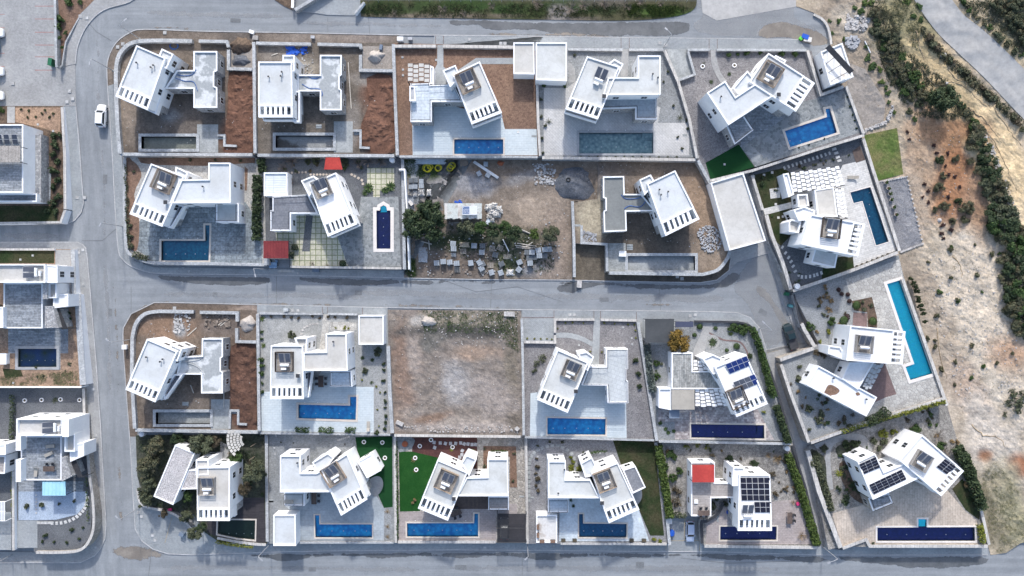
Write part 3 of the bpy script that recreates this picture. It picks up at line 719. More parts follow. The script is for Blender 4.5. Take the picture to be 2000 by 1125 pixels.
def roof_kit(x,y,z,turn,ph,screen=SCREEN,heat=True,ac=True,off=(0,0)):
    """screened solar water heater and outdoor unit; turn = photo direction of the kit's own x axis (dx, dy)"""
    rz=px_dir(*turn);c=W(x,y,z);r=Matrix.Rotation(rz,3,'Z')
    if screen:put(screen,'roof_screen','slatted timber screen around roof equipment on the '+ph,'screen','timber roof screens',c,rz)
    up=Vector((0,0,.06 if screen else 0))
    if heat:put(HEATER,'solar_water_heater','solar water heater with white tank on the '+ph,'water heater','solar water heaters',c+up+r @ Vector((off[0]+.1,off[1]+.35,0)),rz)
    if ac:put(AC,'air_conditioner','white outdoor air conditioner behind the tank on the '+ph,'air conditioner','roof air conditioners',c+up+r @ Vector((off[0]-.1,off[1]-1.3,0)),rz)
def tpl_vent():
    return [E('pipe',MB().tube([(0,0,0),(0,0,.5)],.09,8),'metal_grey'),E('cowl',MB().disc((0,0,.5),.17,.12,10),'metal_dark')]
VENT=tpl_vent()
def vents(lst,z,ph):
    ws=['']if len(lst)== 1 else ['leftmost ','second ','third '][:len(lst)]
    for w,(x,y)in zip(ws,sorted(lst)):put(VENT,'roof_vent',w+'pipe vent on the '+ph,'vent','roof vents',W(x,y,z))
def tpl_chimney():return [E('stack',MB().box((0,0,.35),(.55,.55,.7)),'white_plaster'),E('cap',MB().box((0,0,.78),(.7,.7,.08)),'metal_dark')]
CHIM=tpl_chimney()

# vegetation -------------------------------------------------------------------
def leaf_cloud(rng,n,size,clumps=9,flat=.75,shell=.55,name='foliage',spread=.42):
    """a bushy volume of unit radius: leaf quads round several clump centres, uneven outline with gaps"""
    cs=[]
    for i in range(clumps):
        a=rng.uniform(0,2*math.pi);r=math.sqrt(rng.random())*.72;cs.append((Vector((r*math.cos(a),r*math.sin(a),rng.uniform(.15,1)*flat)),rng.uniform(.6,1.25)*spread))
    m=MB()
    for i in range(n):
        c,cr=cs[i % clumps];d=Vector((rng.gauss(0,1),rng.gauss(0,1),rng.gauss(0,1))).normalized()
        p=c+d*cr*(shell+(1-shell)*rng.random());p.z=abs(p.z)
        u=Vector((rng.gauss(0,1),rng.gauss(0,1),rng.gauss(0,.6))).normalized();w=d.cross(u)
        if w.length<.1:w=Vector((0,0,1)).cross(u)
        w.normalize();s=size*rng.uniform(.6,1.35)
        m.add([p -u*s,p -w*s*.55,p+u*s,p+w*s*.55],[(0,1,2,3)])
    return m.mesh(name)
rg=random.Random(3)
BUSH_S=[leaf_cloud(rg,320,.17,7,.8)for _ in range(4)]
BUSH_B=[leaf_cloud(rg,2200,.075,18,.7,.45,spread=.32)for _ in range(5)]
CROWN=[leaf_cloud(rg,4200,.075,24,1.0,.35,spread=.33)for _ in range(4)]
SPARSE=[leaf_cloud(rg,160,.15,8,.7,.3,spread=.45)for _ in range(3)]
ROUND=[]
for _ in range(2):
    m=MB()
    for i in range(900):
        d=Vector((rg.gauss(0,1),rg.gauss(0,1),rg.gauss(0,1))).normalized();p=d*rg.uniform(.86,1.0);p.z=(p.z+1)*.5
        u=d.cross(Vector((rg.gauss(0,1),rg.gauss(0,1),rg.gauss(0,1)))).normalized();w=d.cross(u);s=rg.uniform(.07,.13)
        m.add([p -u*s,p -w*s*.6,p+u*s,p+w*s*.6],[(0,1,2,3)])
    ROUND.append(m.mesh('foliage'))
def frond_star(rng,n,arch=.35,w=.09,name='fronds',L=1.0):
    m=MB()
    for i in range(n):
        a=2*math.pi*i/n+rng.uniform(-.15,.15);l=L*rng.uniform(.75,1.05);el=rng.uniform(.15,.6);pts=[]
        for k in range(5):
            t=k/4;r=l*t;z=el*r -arch*t*t*l;pts.append(Vector((r*math.cos(a),r*math.sin(a),z+.05)))
        s=Vector((-math.sin(a),math.cos(a),0));ws=[w*.4,w,w,w*.7,w*.1];vs=[];fs=[]
        for k,p in enumerate(pts):vs +=[p -s*ws[k]+Vector((0,0,.02)),p,p+s*ws[k]+Vector((0,0,.02))]
        for k in range(4):fs +=[(3*k,3*k+1,3*k+4,3*k+3),(3*k+1,3*k+2,3*k+5,3*k+4)]
        m.add(vs,fs)
    return m.mesh(name)
STAR=[frond_star(rg,22),frond_star(rg,14,.5,.07)]
SPIKY=[frond_star(rg,9,.2,.05)]
STEM=MB().tube([(0,0,-.1),(.02,.01,.3),(0,.03,.6)],.07,6,.03).mesh('stem')
TWIGS=[]
for _ in range(3):
    m=MB()
    for i in range(34):
        a=rg.uniform(0,6.28);l=rg.uniform(.5,1.05);el=rg.uniform(.25,1.0)
        p1=Vector((math.cos(a)*l*.5,math.sin(a)*l*.5,el*.6));p2=Vector((math.cos(a+.2)*l,math.sin(a+.2)*l,el))
        m.tube([(0,0,0),p1,p2],.018,3,.008)
        for k in range(2):
            b=a+rg.uniform(-.8,.8);m.tube([p1,p1+Vector((math.cos(b)*.35,math.sin(b)*.35,rg.uniform(.05,.35)))],.01,3,.005)
    TWIGS.append(m.mesh('branches'))
def trunk_mesh(rng,h=1.0):
    m=MB();m.tube([(0,0,-.1),(.02,.0,h*.5),(.0,.03,h)],.06,7,.04)
    for i in range(5):
        a=6.28*i/5+rng.uniform(-.3,.3);m.tube([(0,0,h*.75),(math.cos(a)*.3,math.sin(a)*.3,h*1.15),(math.cos(a)*.6,math.sin(a)*.6,h*1.45)],.035,5,.012)
    return m.mesh('trunk')
TRUNK=[trunk_mesh(rg,.9)for _ in range(2)]
def plant(x,y,z,r,label,mat='leaf_green',kind='small',name='shrub',group=None,h=1.0,cat='shrub',rng=rg):
    """one plant of crown radius r photo pixels"""
    sc=r*.1;rz=rng.uniform(0,6.28);me=rng.choice({'small':BUSH_S,'big':BUSH_B,'round':ROUND,'star':STAR,'spiky':SPIKY,'sparse':SPARSE,'twigs':TWIGS}[kind])
    e=thing(name,label,cat,group or cat+'s: '+label[:40],W(x,y,z),rz,(sc*rng.uniform(.92,1.08),sc*rng.uniform(.92,1.08),sc*h))
    if kind == 'twigs':add_local(E('branches',me,mat),e)
    else:
        add_local(E('fronds' if kind in ('star','spiky')else 'foliage',me,mat),e);add_local(E('stem',STEM,'bark'),e)
    return e
def plants(pts,z,r,label,mat='leaf_green',kind='small',**k):
    for p in pts:plant(p[0],p[1],z(p[0],p[1])if callable(z)else z,(p[2]if len(p)>2 else r)*rg.uniform(.88,1.12),label,mat,kind,**k)
def tree(x,y,z,r,hgt,label,mat='leaf_dark',name='tree',group=None,rng=rg,cat='tree'):
    """trunk with limbs, and a crown of leaf clumps; x, y = crown centre in the photo"""
    sc=r*.1;th=max(.4,hgt -sc*1.1);zc=z+hgt*.7;c=W(x,y,zc)
    e=thing(name,label,cat,group,(c.x,c.y,z),rng.uniform(0,6.28))
    t=add_local(E('trunk',rng.choice(TRUNK),'bark'),e);t.scale=(sc*.9,sc*.9,th)
    k=add_local(E('crown',rng.choice(CROWN),mat),e);k.location=(0,0,th*.8);k.scale=(sc,sc,sc*.95)
    return e
def hedge(pts,w,h,z,label,mat='leaf_green',dens=26,size=.16,name='hedge',cat='hedge',lumpy=.3):
    """clipped or loose hedge along photo points: leaves through the whole volume, and its woody core"""
    rng=random.Random(len(label)*7+int(pts[0][0]));ws=[W(x,y,z(x,y)if callable(z)else z)for x,y in pts]
    e=thing(name,label,cat,loc=ws[0]);m=MB()
    for a,b in zip(ws,ws[1:]):
        L=(b -a).length;u=(b -a).normalized();s=Vector((-u.y,u.x,0));n=int(L*w*.1*dens*6)
        for i in range(n):
            t=rng.random()*L;hh=h*(1+lumpy*noise.noise(Vector((a.x+u.x*t,a.y+u.y*t,0))*.9));lat=rng.uniform(-.5,.5);wl_=w*.1*(1+lumpy*noise.noise(Vector((a.x+u.x*t,9+a.y+u.y*t,5))*.8))
            p=a+u*t+s*lat*wl_+Vector((0,0,hh*(1-1.2*lat*lat)*math.sqrt(rng.random())))
            q=Vector((rng.gauss(0,1),rng.gauss(0,1),rng.gauss(0,.5))).normalized();v=q.cross(Vector((rng.gauss(0,1),rng.gauss(0,1),rng.gauss(0,1)))).normalized();k=size*rng.uniform(.7,1.45)
            m.add([p -q*k,p -v*k*.55,p+q*k,p+v*k*.55],[(0,1,2,3)])
    obj('foliage',m,mat,e)
    st=MB()
    for a,b in zip(ws,ws[1:]):
        k=max(1,int((b -a).length/1.5))
        for i in range(k):
            p=a.lerp(b,(i+.5)/k);st.tube([p,p+Vector((0,0,h*.7))],.04,4,.02)
    obj('stems',st,'bark',e);return e
def grass_stuff(name,poly,zf,n,mat,size=.22,h=.25,seed=1,label=None):
    rng=random.Random(seed);xs=[p[0]for p in poly];ys=[p[1]for p in poly];m=MB();k=0;t=0
    while k<n and t<n*30:
        t += 1;x=rng.uniform(min(xs),max(xs));y=rng.uniform(min(ys),max(ys))
        if not inside(x,y,poly)or fbm(x,y,.05)<rng.uniform(-.5,.2):continue
        k += 1;p=W(x,y,zf(x,y)if callable(zf)else zf)
        for j in range(3):
            a=rng.uniform(0,6.28);u=Vector((math.cos(a),math.sin(a),0));s=size*rng.uniform(.5,1.3);hh=h*rng.uniform(.4,1.3);o=Vector((rng.uniform(-.2,.2),rng.uniform(-.2,.2),0))
            m.add([p+o,p+o+u*s*.4+Vector((-u.y,u.x,0))*s*.3,p+o+u*s+Vector((0,0,hh))],[(0,1,2)])
    o=obj(name,m,mat);return tag(o,label,None,None,'stuff')
def bits(name,poly,zf,n,mat,smin=.06,smax=.22,seed=1,label=None,mound=None,cat=None):
    """loose stones or scraps as one mass"""
    rng=random.Random(seed);xs=[p[0]for p in poly];ys=[p[1]for p in poly];m=MB();k=t=0
    while k<n and t<n*40:
        t += 1;x=rng.uniform(min(xs),max(xs));y=rng.uniform(min(ys),max(ys))
        if not inside(x,y,poly):continue
        if mound is None and fbm(x,y,.07)<rng.uniform(-.7,.1):continue
        k += 1;z=zf(x,y)if callable(zf)else zf
        if mound:z += mound*rng.random()*.6
        s=smin+(smax -smin)*rng.random()** 2;p=W(x,y,z+s*.25)
        vs=[p+Vector((rng.uniform(.6,1.1)*s*a,rng.uniform(.5,1)*s*b,rng.uniform(.3,.6)*s*c))*.5 for a in (-1,1)for b in (-1,1)for c in (-1,1)]
        m.add(vs,[(0,1,3,2),(4,6,7,5),(0,4,5,1),(2,3,7,6),(0,2,6,4),(1,5,7,3)])
    o=obj(name,m,mat);return tag(o,label,None,None,'stuff')
def mound(name,x,y,rx,ry,h,z,mat,label,seed=1,cat='heap'):
    rng=random.Random(seed);m=MB();N,K=28,9;vs=[];fs=[];a0=rng.uniform(0,50)
    for i in range(K+1):
        t=i/K
        for k in range(N):
            a=2*math.pi*k/N;w=1+.45*noise.noise(Vector((math.cos(a)*1.3+a0,math.sin(a)*1.3,t)))+.2*noise.noise(Vector((math.cos(a)*4+a0,math.sin(a)*4,t)))
            p=W(x+rx*t*w*math.cos(a),y+ry*t*w*math.sin(a),z);hh=h*(1-t*t)*(1+.35*noise.noise(Vector((p.x*.8,p.y*.8,a0))))+.12*noise.noise(Vector((p.x*2,p.y*2,a0)))*(1-t)
            vs.append((p.x,p.y,z+max(0,hh)-(.12 if i == K else 0)))
    for i in range(K):
        for k in range(N):fs.append((i*N+k,i*N+(k+1)% N,(i+1)*N+(k+1)% N,(i+1)*N+k))
    o=obj(name,m.add(vs,fs),mat,smooth=True);return tag(o,label,cat)

# vehicles ---------------------------------------------------------------------
def car_template(L,Wd,Hh,paint,kind='hatch'):
    """car along +x (front): lofted body, glazed cabin, wheels, lamps, mirrors"""
    hw=Wd/2;zb,zs=.25,.82*Hh/1.5;st=[]
    xs=[(-.5,.78,.62),(-.485,.9,.8),(-.42,.98,.95),(-.2,1,1),(.1,1,1),(.28,.99,.97),(.40,.94,.88),(.47,.84,.76),(.5,.66,.58)]
    m=MB();vs=[];fs=[];n=8
    for fx,fw,fz in xs:
        x=fx*L;w=hw*fw;zt=zs*fz+.12
        prof=[(-w*.86,zb),(-w,zb+.2),(-w*.98,zt -.12),(-w*.86,zt),(w*.86,zt),(w*.98,zt -.12),(w,zb+.2),(w*.86,zb)]
        vs +=[(x,y,z)for y,z in prof]
    for i in range(len(xs)-1):
        for k in range(n):fs.append((i*n+k,(i+1)*n+k,(i+1)*n+(k+1)% n,i*n+(k+1)% n))
    fs +=[tuple(range(n -1,-1,-1)),tuple(range((len(xs)-1)*n,len(xs)*n))]
    m.add(vs,fs);t=[E('body',m,paint,smooth=False)]
    if kind == 'pickup':c0,c1,r0,r1=-.10*L,.24*L,-.08*L,.12*L
    else:c0,c1,r0,r1=-.47*L,.24*L,-.38*L,.08*L
    zc=zs+.1;zr=Hh;bw,rw=hw*.9,hw*.72
    B_=[Vector(q)for q in ((c0,-bw,zc),(c1,-bw,zc),(c1,bw,zc),(c0,bw,zc))];T=[Vector(q)for q in ((r0,-rw,zr -.04),(r1,-rw,zr -.04),(r1,rw,zr -.04),(r0,rw,zr -.04))]
    m=MB().add(B_+T,[(0,1,5,4),(1,2,6,5),(2,3,7,6),(3,0,4,7),(4,5,6,7)]);cab=E('cabin',m,paint)
    def pane(i,j,a,b,lo,hi):
        q=[B_[i].lerp(B_[j],a),B_[i].lerp(B_[j],b),T[i].lerp(T[j],b),T[i].lerp(T[j],a)]
        p=[q[0].lerp(q[3],lo),q[1].lerp(q[2],lo),q[1].lerp(q[2],hi),q[0].lerp(q[3],hi)];c=sum(p,Vector())/4;nn=(p[1]-p[0]).cross(p[3]-p[0]).normalized()*.012
        return MB().add([k+nn for k in p]+[k -nn for k in p],[(0,1,2,3),(7,6,5,4),(0,4,5,1),(1,5,6,2),(2,6,7,3),(3,7,4,0)])
    t.append(cab);t +=[E('windscreen',pane(1,2,.06,.94,.1,.92),'glass'),E('rear_window',pane(3,0,.08,.92,.12,.88),'glass'),
          E('side_window',pane(0,1,.08,.92,.12,.86),'glass'),E('side_window',pane(2,3,.08,.92,.12,.86),'glass')]
    rp=[(r0+.05,-rw+.03),(r0+.12,-rw),(r1 -.1,-rw),(r1 -.02,-rw+.06),(r1 -.02,rw -.06),(r1 -.1,rw),(r0+.12,rw),(r0+.05,rw -.03)]
    t.append(E('roof_panel',MB().prism(rp,zr -.039,zr),paint))
    if kind == 'pickup':t.append(E('cargo_cover',MB().box(((-.49*L+c0)/2+.03,0,zs+.14),(c0+.47*L,Wd*.86,.06)),'metal_dark'))
    wh=MB().tube([(0,-.1,0),(0,.1,0)],.32,14).mesh('tyre');rim=MB().tube([(0,-.11,0),(0,.11,0)],.19,10).mesh('rim')
    for x in (-.31*L,.31*L):
        for y in (-1,1):t.append(E('tyre',wh,'rubber',(x,y*(hw -.08),.32),0,[E('rim',rim,'metal_grey')]))
    hl=MB().box((0,0,0),(.18,.34,.12)).mesh('headlight');tl=MB().box((0,0,0),(.1,.3,.16)).mesh('tail_light');mr=MB().box((0,0,0),(.14,.22,.12)).mesh('mirror')
    for y in (-1,1):
        t +=[E('headlight',hl,'metal_white',(.462*L,y*hw*.62,.62*zs+.12)),E('tail_light',tl,'lamp_red',(-.492*L,y*hw*.66,.72*zs+.1)),E('mirror',mr,paint,(.17*L,y*(hw+.06),zs+.2))]
    return t


# ================================================================ THE PLACE: ground, streets, pavements
sheet('ground',[(-1500,-1500),(3500,-1500),(3500,2600),(-1500,2600)],lambda x,y:zg(y)-.25,'soil_tan')
sheet('road',[(-500,-300),(1640,-300),(1640,150),(1720,300),(1900,1060),(2400,1060),(2400,1500),(-500,1500)],lambda x,y:zg(y)-.02,'asphalt')
road_z=lambda d=.0:(lambda x,y:zg(y)+d)
PV=.11
def pavement(poly,label=None,mat='pavement_slab',name='pavement',d=PV):return sheet(name,poly,road_z(d),mat,skirt=.3,skirt_mat='kerb_stone')
def kerb(pts,w=1.6,d=.14,smooth=True):
    ws=pts;L,Rr=ribbon([(p[0],p[1])for p in ws],w);poly=L+Rr[::-1]
    return sheet('kerb',poly,road_z(d),'kerb_stone',skirt=.3)
# west side of the left street
c1=curve([(283,-22),(253,3),(203,19),(171,48),(152,88),(147,125)],5)
pavement([(200,-22)]+c1+[(121,130),(121,118),(128,80),(157,27),(184,0)],mat='pavement_warm');kerb(c1)
pavement([(-80,-60),(105,-60),(108,133),(147,126),(148,207),(-80,207)],name='car_park',mat='pavement_warm',d=.05)
pavement([(122,208),(148,208),(156,300),(161,373),(163,397),(158,415),(146,430),(128,438),(-80,440),(-80,436),(116,436),(128,410),(127,300)]);kerb([(148,208),(156,300),(161,373),(163,397),(158,415),(146,430),(128,438),(-80,440)])
pavement([(-80,473),(149,473),(161,478),(167,485),(171,507),(177,580),(187,700),(196,827),(207,1025),(205,1052),(196,1072),(184,1086),(157,1099),(-80,1100),(-80,1078),(150,1078),(178,1052),(184,1020),(176,930),(166,850),(160,757),(146,560),(138,487),(-80,487)],mat='pavement_warm')
kerb([(-80,473),(149,473),(161,478),(167,485),(171,507),(177,580),(187,700),(196,827),(207,1025),(205,1052),(196,1072),(184,1086),(157,1099),(-80,1100)])
# block between the upper and middle streets
b1=curve([(1560,77),(1213,73),(993,70),(779,68),(592,64),(400,61),(283,57),(253,64),(227,83),(211,115),(209,150),(213,213),(219,300),(225,413),(231,488),(240,507),(256,520),(288,531),(333,535),(520,537),(789,543)],3)
ring_a=[p for p in b1 if p[0]>779];ring_b=[p for p in b1 if p[0]<= 785 and p[1]<170];ring_c=[p for p in b1 if p[1]>= 165]
pavement(ring_a+[(775,95),(1000,100),(1300,105),(1345,104),(1580,104)])
earth_strip=blobs((.175,.145,.12),[(470,75,40,14,0,(.13,.11,.095),.4),(620,72,60,8,0,(.23,.195,.165),.5),(720,75,40,10,0,(.26,.22,.19),.5),(300,66,40,8,0,(.13,.105,.085),.5)])
sheet('verge',ring_b+[(236,165),(232,120),(244,98),(268,88),(778,96)],road_z(.07),'earth',cell=6,colf=earth_strip,skirt=.3)
pavement(ring_c+[(792,528),(520,525),(300,522),(262,510),(246,488),(244,420),(238,300),(236,160)])
kerb(b1)
pavement([(1424,528),(1427,507),(1424,492),(1505,470),(1520,520),(1540,590),(1575,670),(1497,690),(1495,684),(1560,668),(1535,600),(1500,495),(1440,512)],name='pavement',mat='pavement_warm')
lower9=[(1117,547),(1187,549),(1300,551),(1368,552),(1400,547),(1424,528),(1427,507),(1415,505),(1400,525),(1365,535),(1187,530),(1187,470),(1117,470)]
sheet('verge',lower9,road_z(.08),'earth',cell=7,colf=blobs((.105,.088,.07),[(1150,520,40,40,0,(.13,.11,.085),.5),(1300,542,100,10,0,(.09,.078,.066),.5)]),skirt=.3)
kerb([(789,543),(950,546),(1117,547),(1187,549),(1300,551),(1368,552),(1400,547),(1424,528),(1427,507)])
# block between the middle and lower streets
k3=[(1497,684),(1484,641),(1465,620),(1441,611),(1400,609),(1240,607),(1020,605),(759,601),(502,595),(342,591),(301,591),(256,613),(241,640),(240,653),(241,688),(249,800),(253,853),(255,878),(260,974),(264,1033),(277,1057),(299,1073),(328,1082),(374,1084),(539,1078),(647,1076),(890,1074),(1400,1078),(1593,1084),(1707,1084),(1891,1084),(1929,1084)]
kerb(k3)
pavement([p for p in k3 if p[0]>= 1020 and p[1]<690]+[(1020,630),(1245,632),(1455,634),(1475,650),(1490,690)])
pavement([(757,601),(502,595),(502,620),(757,622)])
sheet('verge',[(502,595),(342,591),(301,591),(256,613),(241,640),(240,653),(241,688),(249,800),(253,853),(268,853),(262,700),(264,640),(290,615),(502,618)],road_z(.08),'earth',cell=6,
      colf=blobs((.15,.118,.095),[(480,605,30,9,0,(.25,.20,.165),.4),(275,610,30,10,-35,(.09,.07,.055),.5),(255,780,10,60,0,(.2,.17,.145),.4)]),skirt=.3)
pavement([(253,853),(255,878),(260,974),(264,1033),(277,1057),(299,1073),(328,1082),(374,1084),(539,1078),(647,1076),(890,1074),(1400,1078),(1593,1084),(1707,1084),(1891,1084),(1929,1084),(1929,1060),(1640,1060),(1620,1066),(1600,1062),(1372,1060),(1372,1000),(1303,1000),(1303,1052),(1030,1052),(522,1052),(420,1046),(360,990),(285,985),(272,960),(266,853)])
# footpath between the hillside plots
pavement([(1497,684),(1575,668),(1585,676),(1525,702),(1552,780),(1582,870),(1610,960),(1646,1075),(1606,1070),(1576,960),(1550,862),(1520,765),(1492,690)],name='footpath',mat='pavement_warm')
# damp streaks along the shaded kerbs, silt and patches on the carriageways
def stain(pts,mat,d,n=3,seed=0,amp=.6,fade=7):
    rng=random.Random(seed+int(pts[0][0]));c=curve(pts,n,True);c=[(x+rng.uniform(-amp,amp),y+rng.uniform(-amp,amp))for x,y in c]
    def rim(x,y):
        q=Vector((x,y));dm=1e9
        for i in range(len(c)):
            a,b_=Vector(c[i -1]),Vector(c[i]);ab=b_ -a;t=max(0,min(1,(q -a).dot(ab)/max(ab.length_squared,1e-6)));dm=min(dm,(q -a -ab*t).length)
        w=min(1,dm/fade);return (w,w,w)
    return sheet('road_stain',c,road_z(d),mat,cell=4,colf=rim)
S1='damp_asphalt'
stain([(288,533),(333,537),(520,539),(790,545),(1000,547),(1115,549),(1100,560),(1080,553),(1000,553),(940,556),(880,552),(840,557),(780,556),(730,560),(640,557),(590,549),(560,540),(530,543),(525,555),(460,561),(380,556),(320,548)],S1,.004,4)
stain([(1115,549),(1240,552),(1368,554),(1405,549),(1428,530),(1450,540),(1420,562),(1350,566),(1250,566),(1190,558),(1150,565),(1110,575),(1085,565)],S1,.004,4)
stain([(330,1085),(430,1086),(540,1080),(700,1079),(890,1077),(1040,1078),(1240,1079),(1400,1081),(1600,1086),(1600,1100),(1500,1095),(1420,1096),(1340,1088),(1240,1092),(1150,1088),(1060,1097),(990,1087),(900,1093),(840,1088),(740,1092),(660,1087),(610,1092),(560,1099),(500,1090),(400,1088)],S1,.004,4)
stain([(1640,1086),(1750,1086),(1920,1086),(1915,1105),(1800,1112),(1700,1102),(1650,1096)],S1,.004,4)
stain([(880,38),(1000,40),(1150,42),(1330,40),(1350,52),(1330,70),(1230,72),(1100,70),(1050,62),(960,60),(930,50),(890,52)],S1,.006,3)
stain([(310,50),(400,54),(560,60),(560,64),(400,60),(300,57)],'silt_film',.005,3)
stain([(960,62),(1060,64),(1110,60),(1180,68),(1200,74),(1050,72),(960,70)],'silt_film',.009,3)
stain([(240,640),(262,610),(310,588),(500,590),(640,592),(780,596),(700,600),(520,597),(320,593)],'silt_film',.005,3)
stain([(700,590),(860,594),(1000,598),(1100,602),(1280,602),(1200,607),(1000,604),(760,600)],'silt_film',.006,3)
stain([(1360,-5),(1540,-5),(1555,30),(1600,60),(1560,76),(1460,74),(1380,70),(1350,52),(1370,25)],'pale_film',.003,4)
stain([(1490,48),(1530,40),(1600,60),(1618,85),(1590,90),(1540,76),(1480,74)],'silt_film',.008,3)
stain([(1470,500),(1500,500),(1530,590),(1555,640),(1500,680),(1460,600),(1430,560)],'pale_film',.003,3)
stain([(0,456),(60,452),(120,458),(110,466),(40,470)],'pale_film',.004,3)
stain([(262,1062),(290,1066),(330,1086),(250,1100),(215,1075),(235,1064)],'silt_film',.003,3,fade=14)
for x0,y0,x1,y1,w,mt in ((190,60,188,250,9,'pale_film'),(196,260,205,470,10,'pale_film'),(205,520,214,760,12,'pale_film'),(222,560,232,800,8,'silt_film'),(330,575,700,580,14,'pale_film'),(720,570,1050,582,16,'pale_film'),(1080,578,1400,584,18,'pale_film'),(340,1108,800,1112,14,'pale_film'),(900,1110,1500,1112,16,'pale_film'),(300,25,560,32,14,'pale_film'),(600,46,860,50,12,'pale_film'),(230,900,236,1020,9,'silt_film'),(640,556,760,560,5,'silt_film'),(1130,590,1320,596,5,'silt_film'),(1480,560,1540,640,18,'silt_film')):
    L,Rr=ribbon([(x0,y0),((x0+x1)/2+3,(y0+y1)/2),(x1,y1)],w);stain(L+Rr[::-1],mt,.002,3,amp=1.5,fade=9)
for i,(x,y,w,h,a)in enumerate(((700,572,14,9,2),(1180,585,18,8,1),(420,575,8,8,0),(215,610,7,14,3),(205,350,8,18,2),(460,40,20,8,3),(900,1108,22,9,0),(1250,1104,16,12,0),(610,1112,14,8,0),(1490,610,16,10,30))):
    c=[(x+(u*w*math.cos(R(a))-v*h*math.sin(R(a)))/2,y+(u*w*math.sin(R(a))+v*h*math.cos(R(a)))/2)for u,v in ((-1,-1),(1,-1),(1,1),(-1,1))]
    sheet('road_patch',c,road_z(.006),'patch_asphalt')
for pts in ([(170,40),(188,62),(218,80)],[(240,435),(200,470),(160,470)],[(256,560),(256,620)],[(540,540),(540,596)],[(960,548),(958,604)],[(296,1076),(290,1125)],[(1288,554),(1290,606)],[(720,36),(722,66)],[(640,34),(640,64)],[(1020,1078),(1020,1125)],[(860,545),(930,570),(1010,560),(1100,590)],[(1330,1090),(1420,1100),(1560,1096)]):
    L,Rr=ribbon(pts,.9);sheet('road_joint',L+Rr[::-1],road_z(.007),'patch_asphalt')
# painted parking bays
for i,y in enumerate((12,37,63,88,111,137)):sheet('bay_line',[(68,y -.7),(105,y -.7),(105,y+.7),(68,y+.7)],road_z(.056),'road_paint_red')
for y in (28,54,104,130):sheet('bay_line',[(-30,y -.6),(9,y -.6),(9,y+.6),(-30,y+.6)],road_z(.056),'road_paint_red')
for pts in ([(1082,606),(1082,622)],[(1160,607),(1160,623)],[(1173,607),(1173,623)],[(1243,609),(1243,626)],[(851,69),(851,90)],[(866,69),(866,90)],[(1213,74),(1213,96)],[(1229,74),(1229,96)],[(1385,76),(1385,96)],[(1401,76),(1401,96)],[(630,598),(630,612)],[(640,598),(640,612)],[(708,600),(708,614)],[(1020,620),(1082,620)]):
    L,Rr=ribbon(pts,1.0);sheet('paving_band',L+Rr[::-1],road_z(.135),'patio_red')
for pts in ([(1301,1060),(1301,1075)],[(1366,1056),(1366,1078)],[(1337,1012),(1337,1056)],[(1303,1056),(1367,1056)],[(1497,690),(1520,684)],[(336,1010),(322,1060)]):
    L,Rr=ribbon(pts,1.0);sheet('paving_band',L+Rr[::-1],road_z(.135),'road_paint_yellow')
# ---------------------------------------------------------------- hillside to the right
XB=[(-300,1560),(60,1590),(95,1612),(170,1652),(262,1692),(490,1758),(560,1770),(780,1850),(1070,1935),(1300,1990)]
def xb(y):
    for (y0,x0),(y1,x1)in zip(XB,XB[1:]):
        if y <= y1:return x0+(x1 -x0)*(y -y0)/(y1 -y0)
    return XB[-1][1]
def hz(x,y):
    d=x -xb(y);k=max(0,d -6)*.1
    return zg(y)+.06+min(k*.07,2.6)+(.22*fbm(x,y,.035)+.10*fbm(x,y,.12))*min(1,k/2.5)
HB=blobs((.38,.325,.26),[
(1900,250,42,330,-36,(.60,.47,.29),.2),(1870,180,40,120,-38,(.44,.35,.22),.4),(1985,430,40,160,-20,(.58,.485,.36),.4),(1960,300,40,120,-30,(.58,.46,.30),.35),
(1690,120,60,90,20,(.28,.24,.20),.5),(1700,205,40,45,0,(.245,.21,.18),.3),(1640,35,60,40,0,(.25,.215,.18),.5),(1665,45,35,30,0,(.42,.38,.33),.5),(1760,40,60,60,0,(.245,.225,.14),.6),
(1845,340,60,120,-15,(.31,.165,.095),.35),(1800,300,30,90,-10,(.36,.27,.20),.5),(1870,255,60,30,0,(.30,.18,.11),.5),(1790,400,25,80,-10,(.38,.31,.25),.5),
(1880,560,95,110,0,(.50,.44,.37),.5),(1920,640,80,90,0,(.54,.475,.40),.5),(1790,560,35,70,-15,(.30,.255,.21),.5),(1850,700,40,130,-18,(.38,.325,.27),.5),(1950,760,60,60,0,(.48,.43,.37),.6),
(1900,780,30,60,-20,(.36,.27,.215),.6),(1975,690,40,40,0,(.42,.29,.21),.7),(1930,870,55,110,-22,(.47,.43,.39),.5),(1925,890,14,12,0,(.30,.15,.09),.6),(1995,910,25,22,0,(.30,.145,.09),.5),(1955,960,40,60,-15,(.33,.30,.23),.6),(1980,1010,40,60,-10,(.27,.255,.18),.6),(1930,1000,20,80,-20,(.22,.20,.15),.6),
(1960,60,60,120,-38,(.40,.34,.25),.5),(1985,40,40,60,0,(.20,.18,.12),.6),(1910,400,20,60,-10,(.30,.2,.14),.6)],warp=.45,ws=.022)
HB0=HB;HB=lambda x,y:tuple(c*k for c,k in zip(HB0(x,y),(1.03,1.0,.94)))
hill_poly=[(1555,-120),(2150,-120),(2150,1040),(1995,1060),(1965,1080),(1935,1084),(1925,1050),(1842,780),(1750,500),(1680,262),(1640,160),(1612,95),(1628,85),(1612,45),(1590,25),(1555,12)]
sheet('hillside',hill_poly,hz,'hill_earth',cell=5,colf=HB,skirt=1.5)
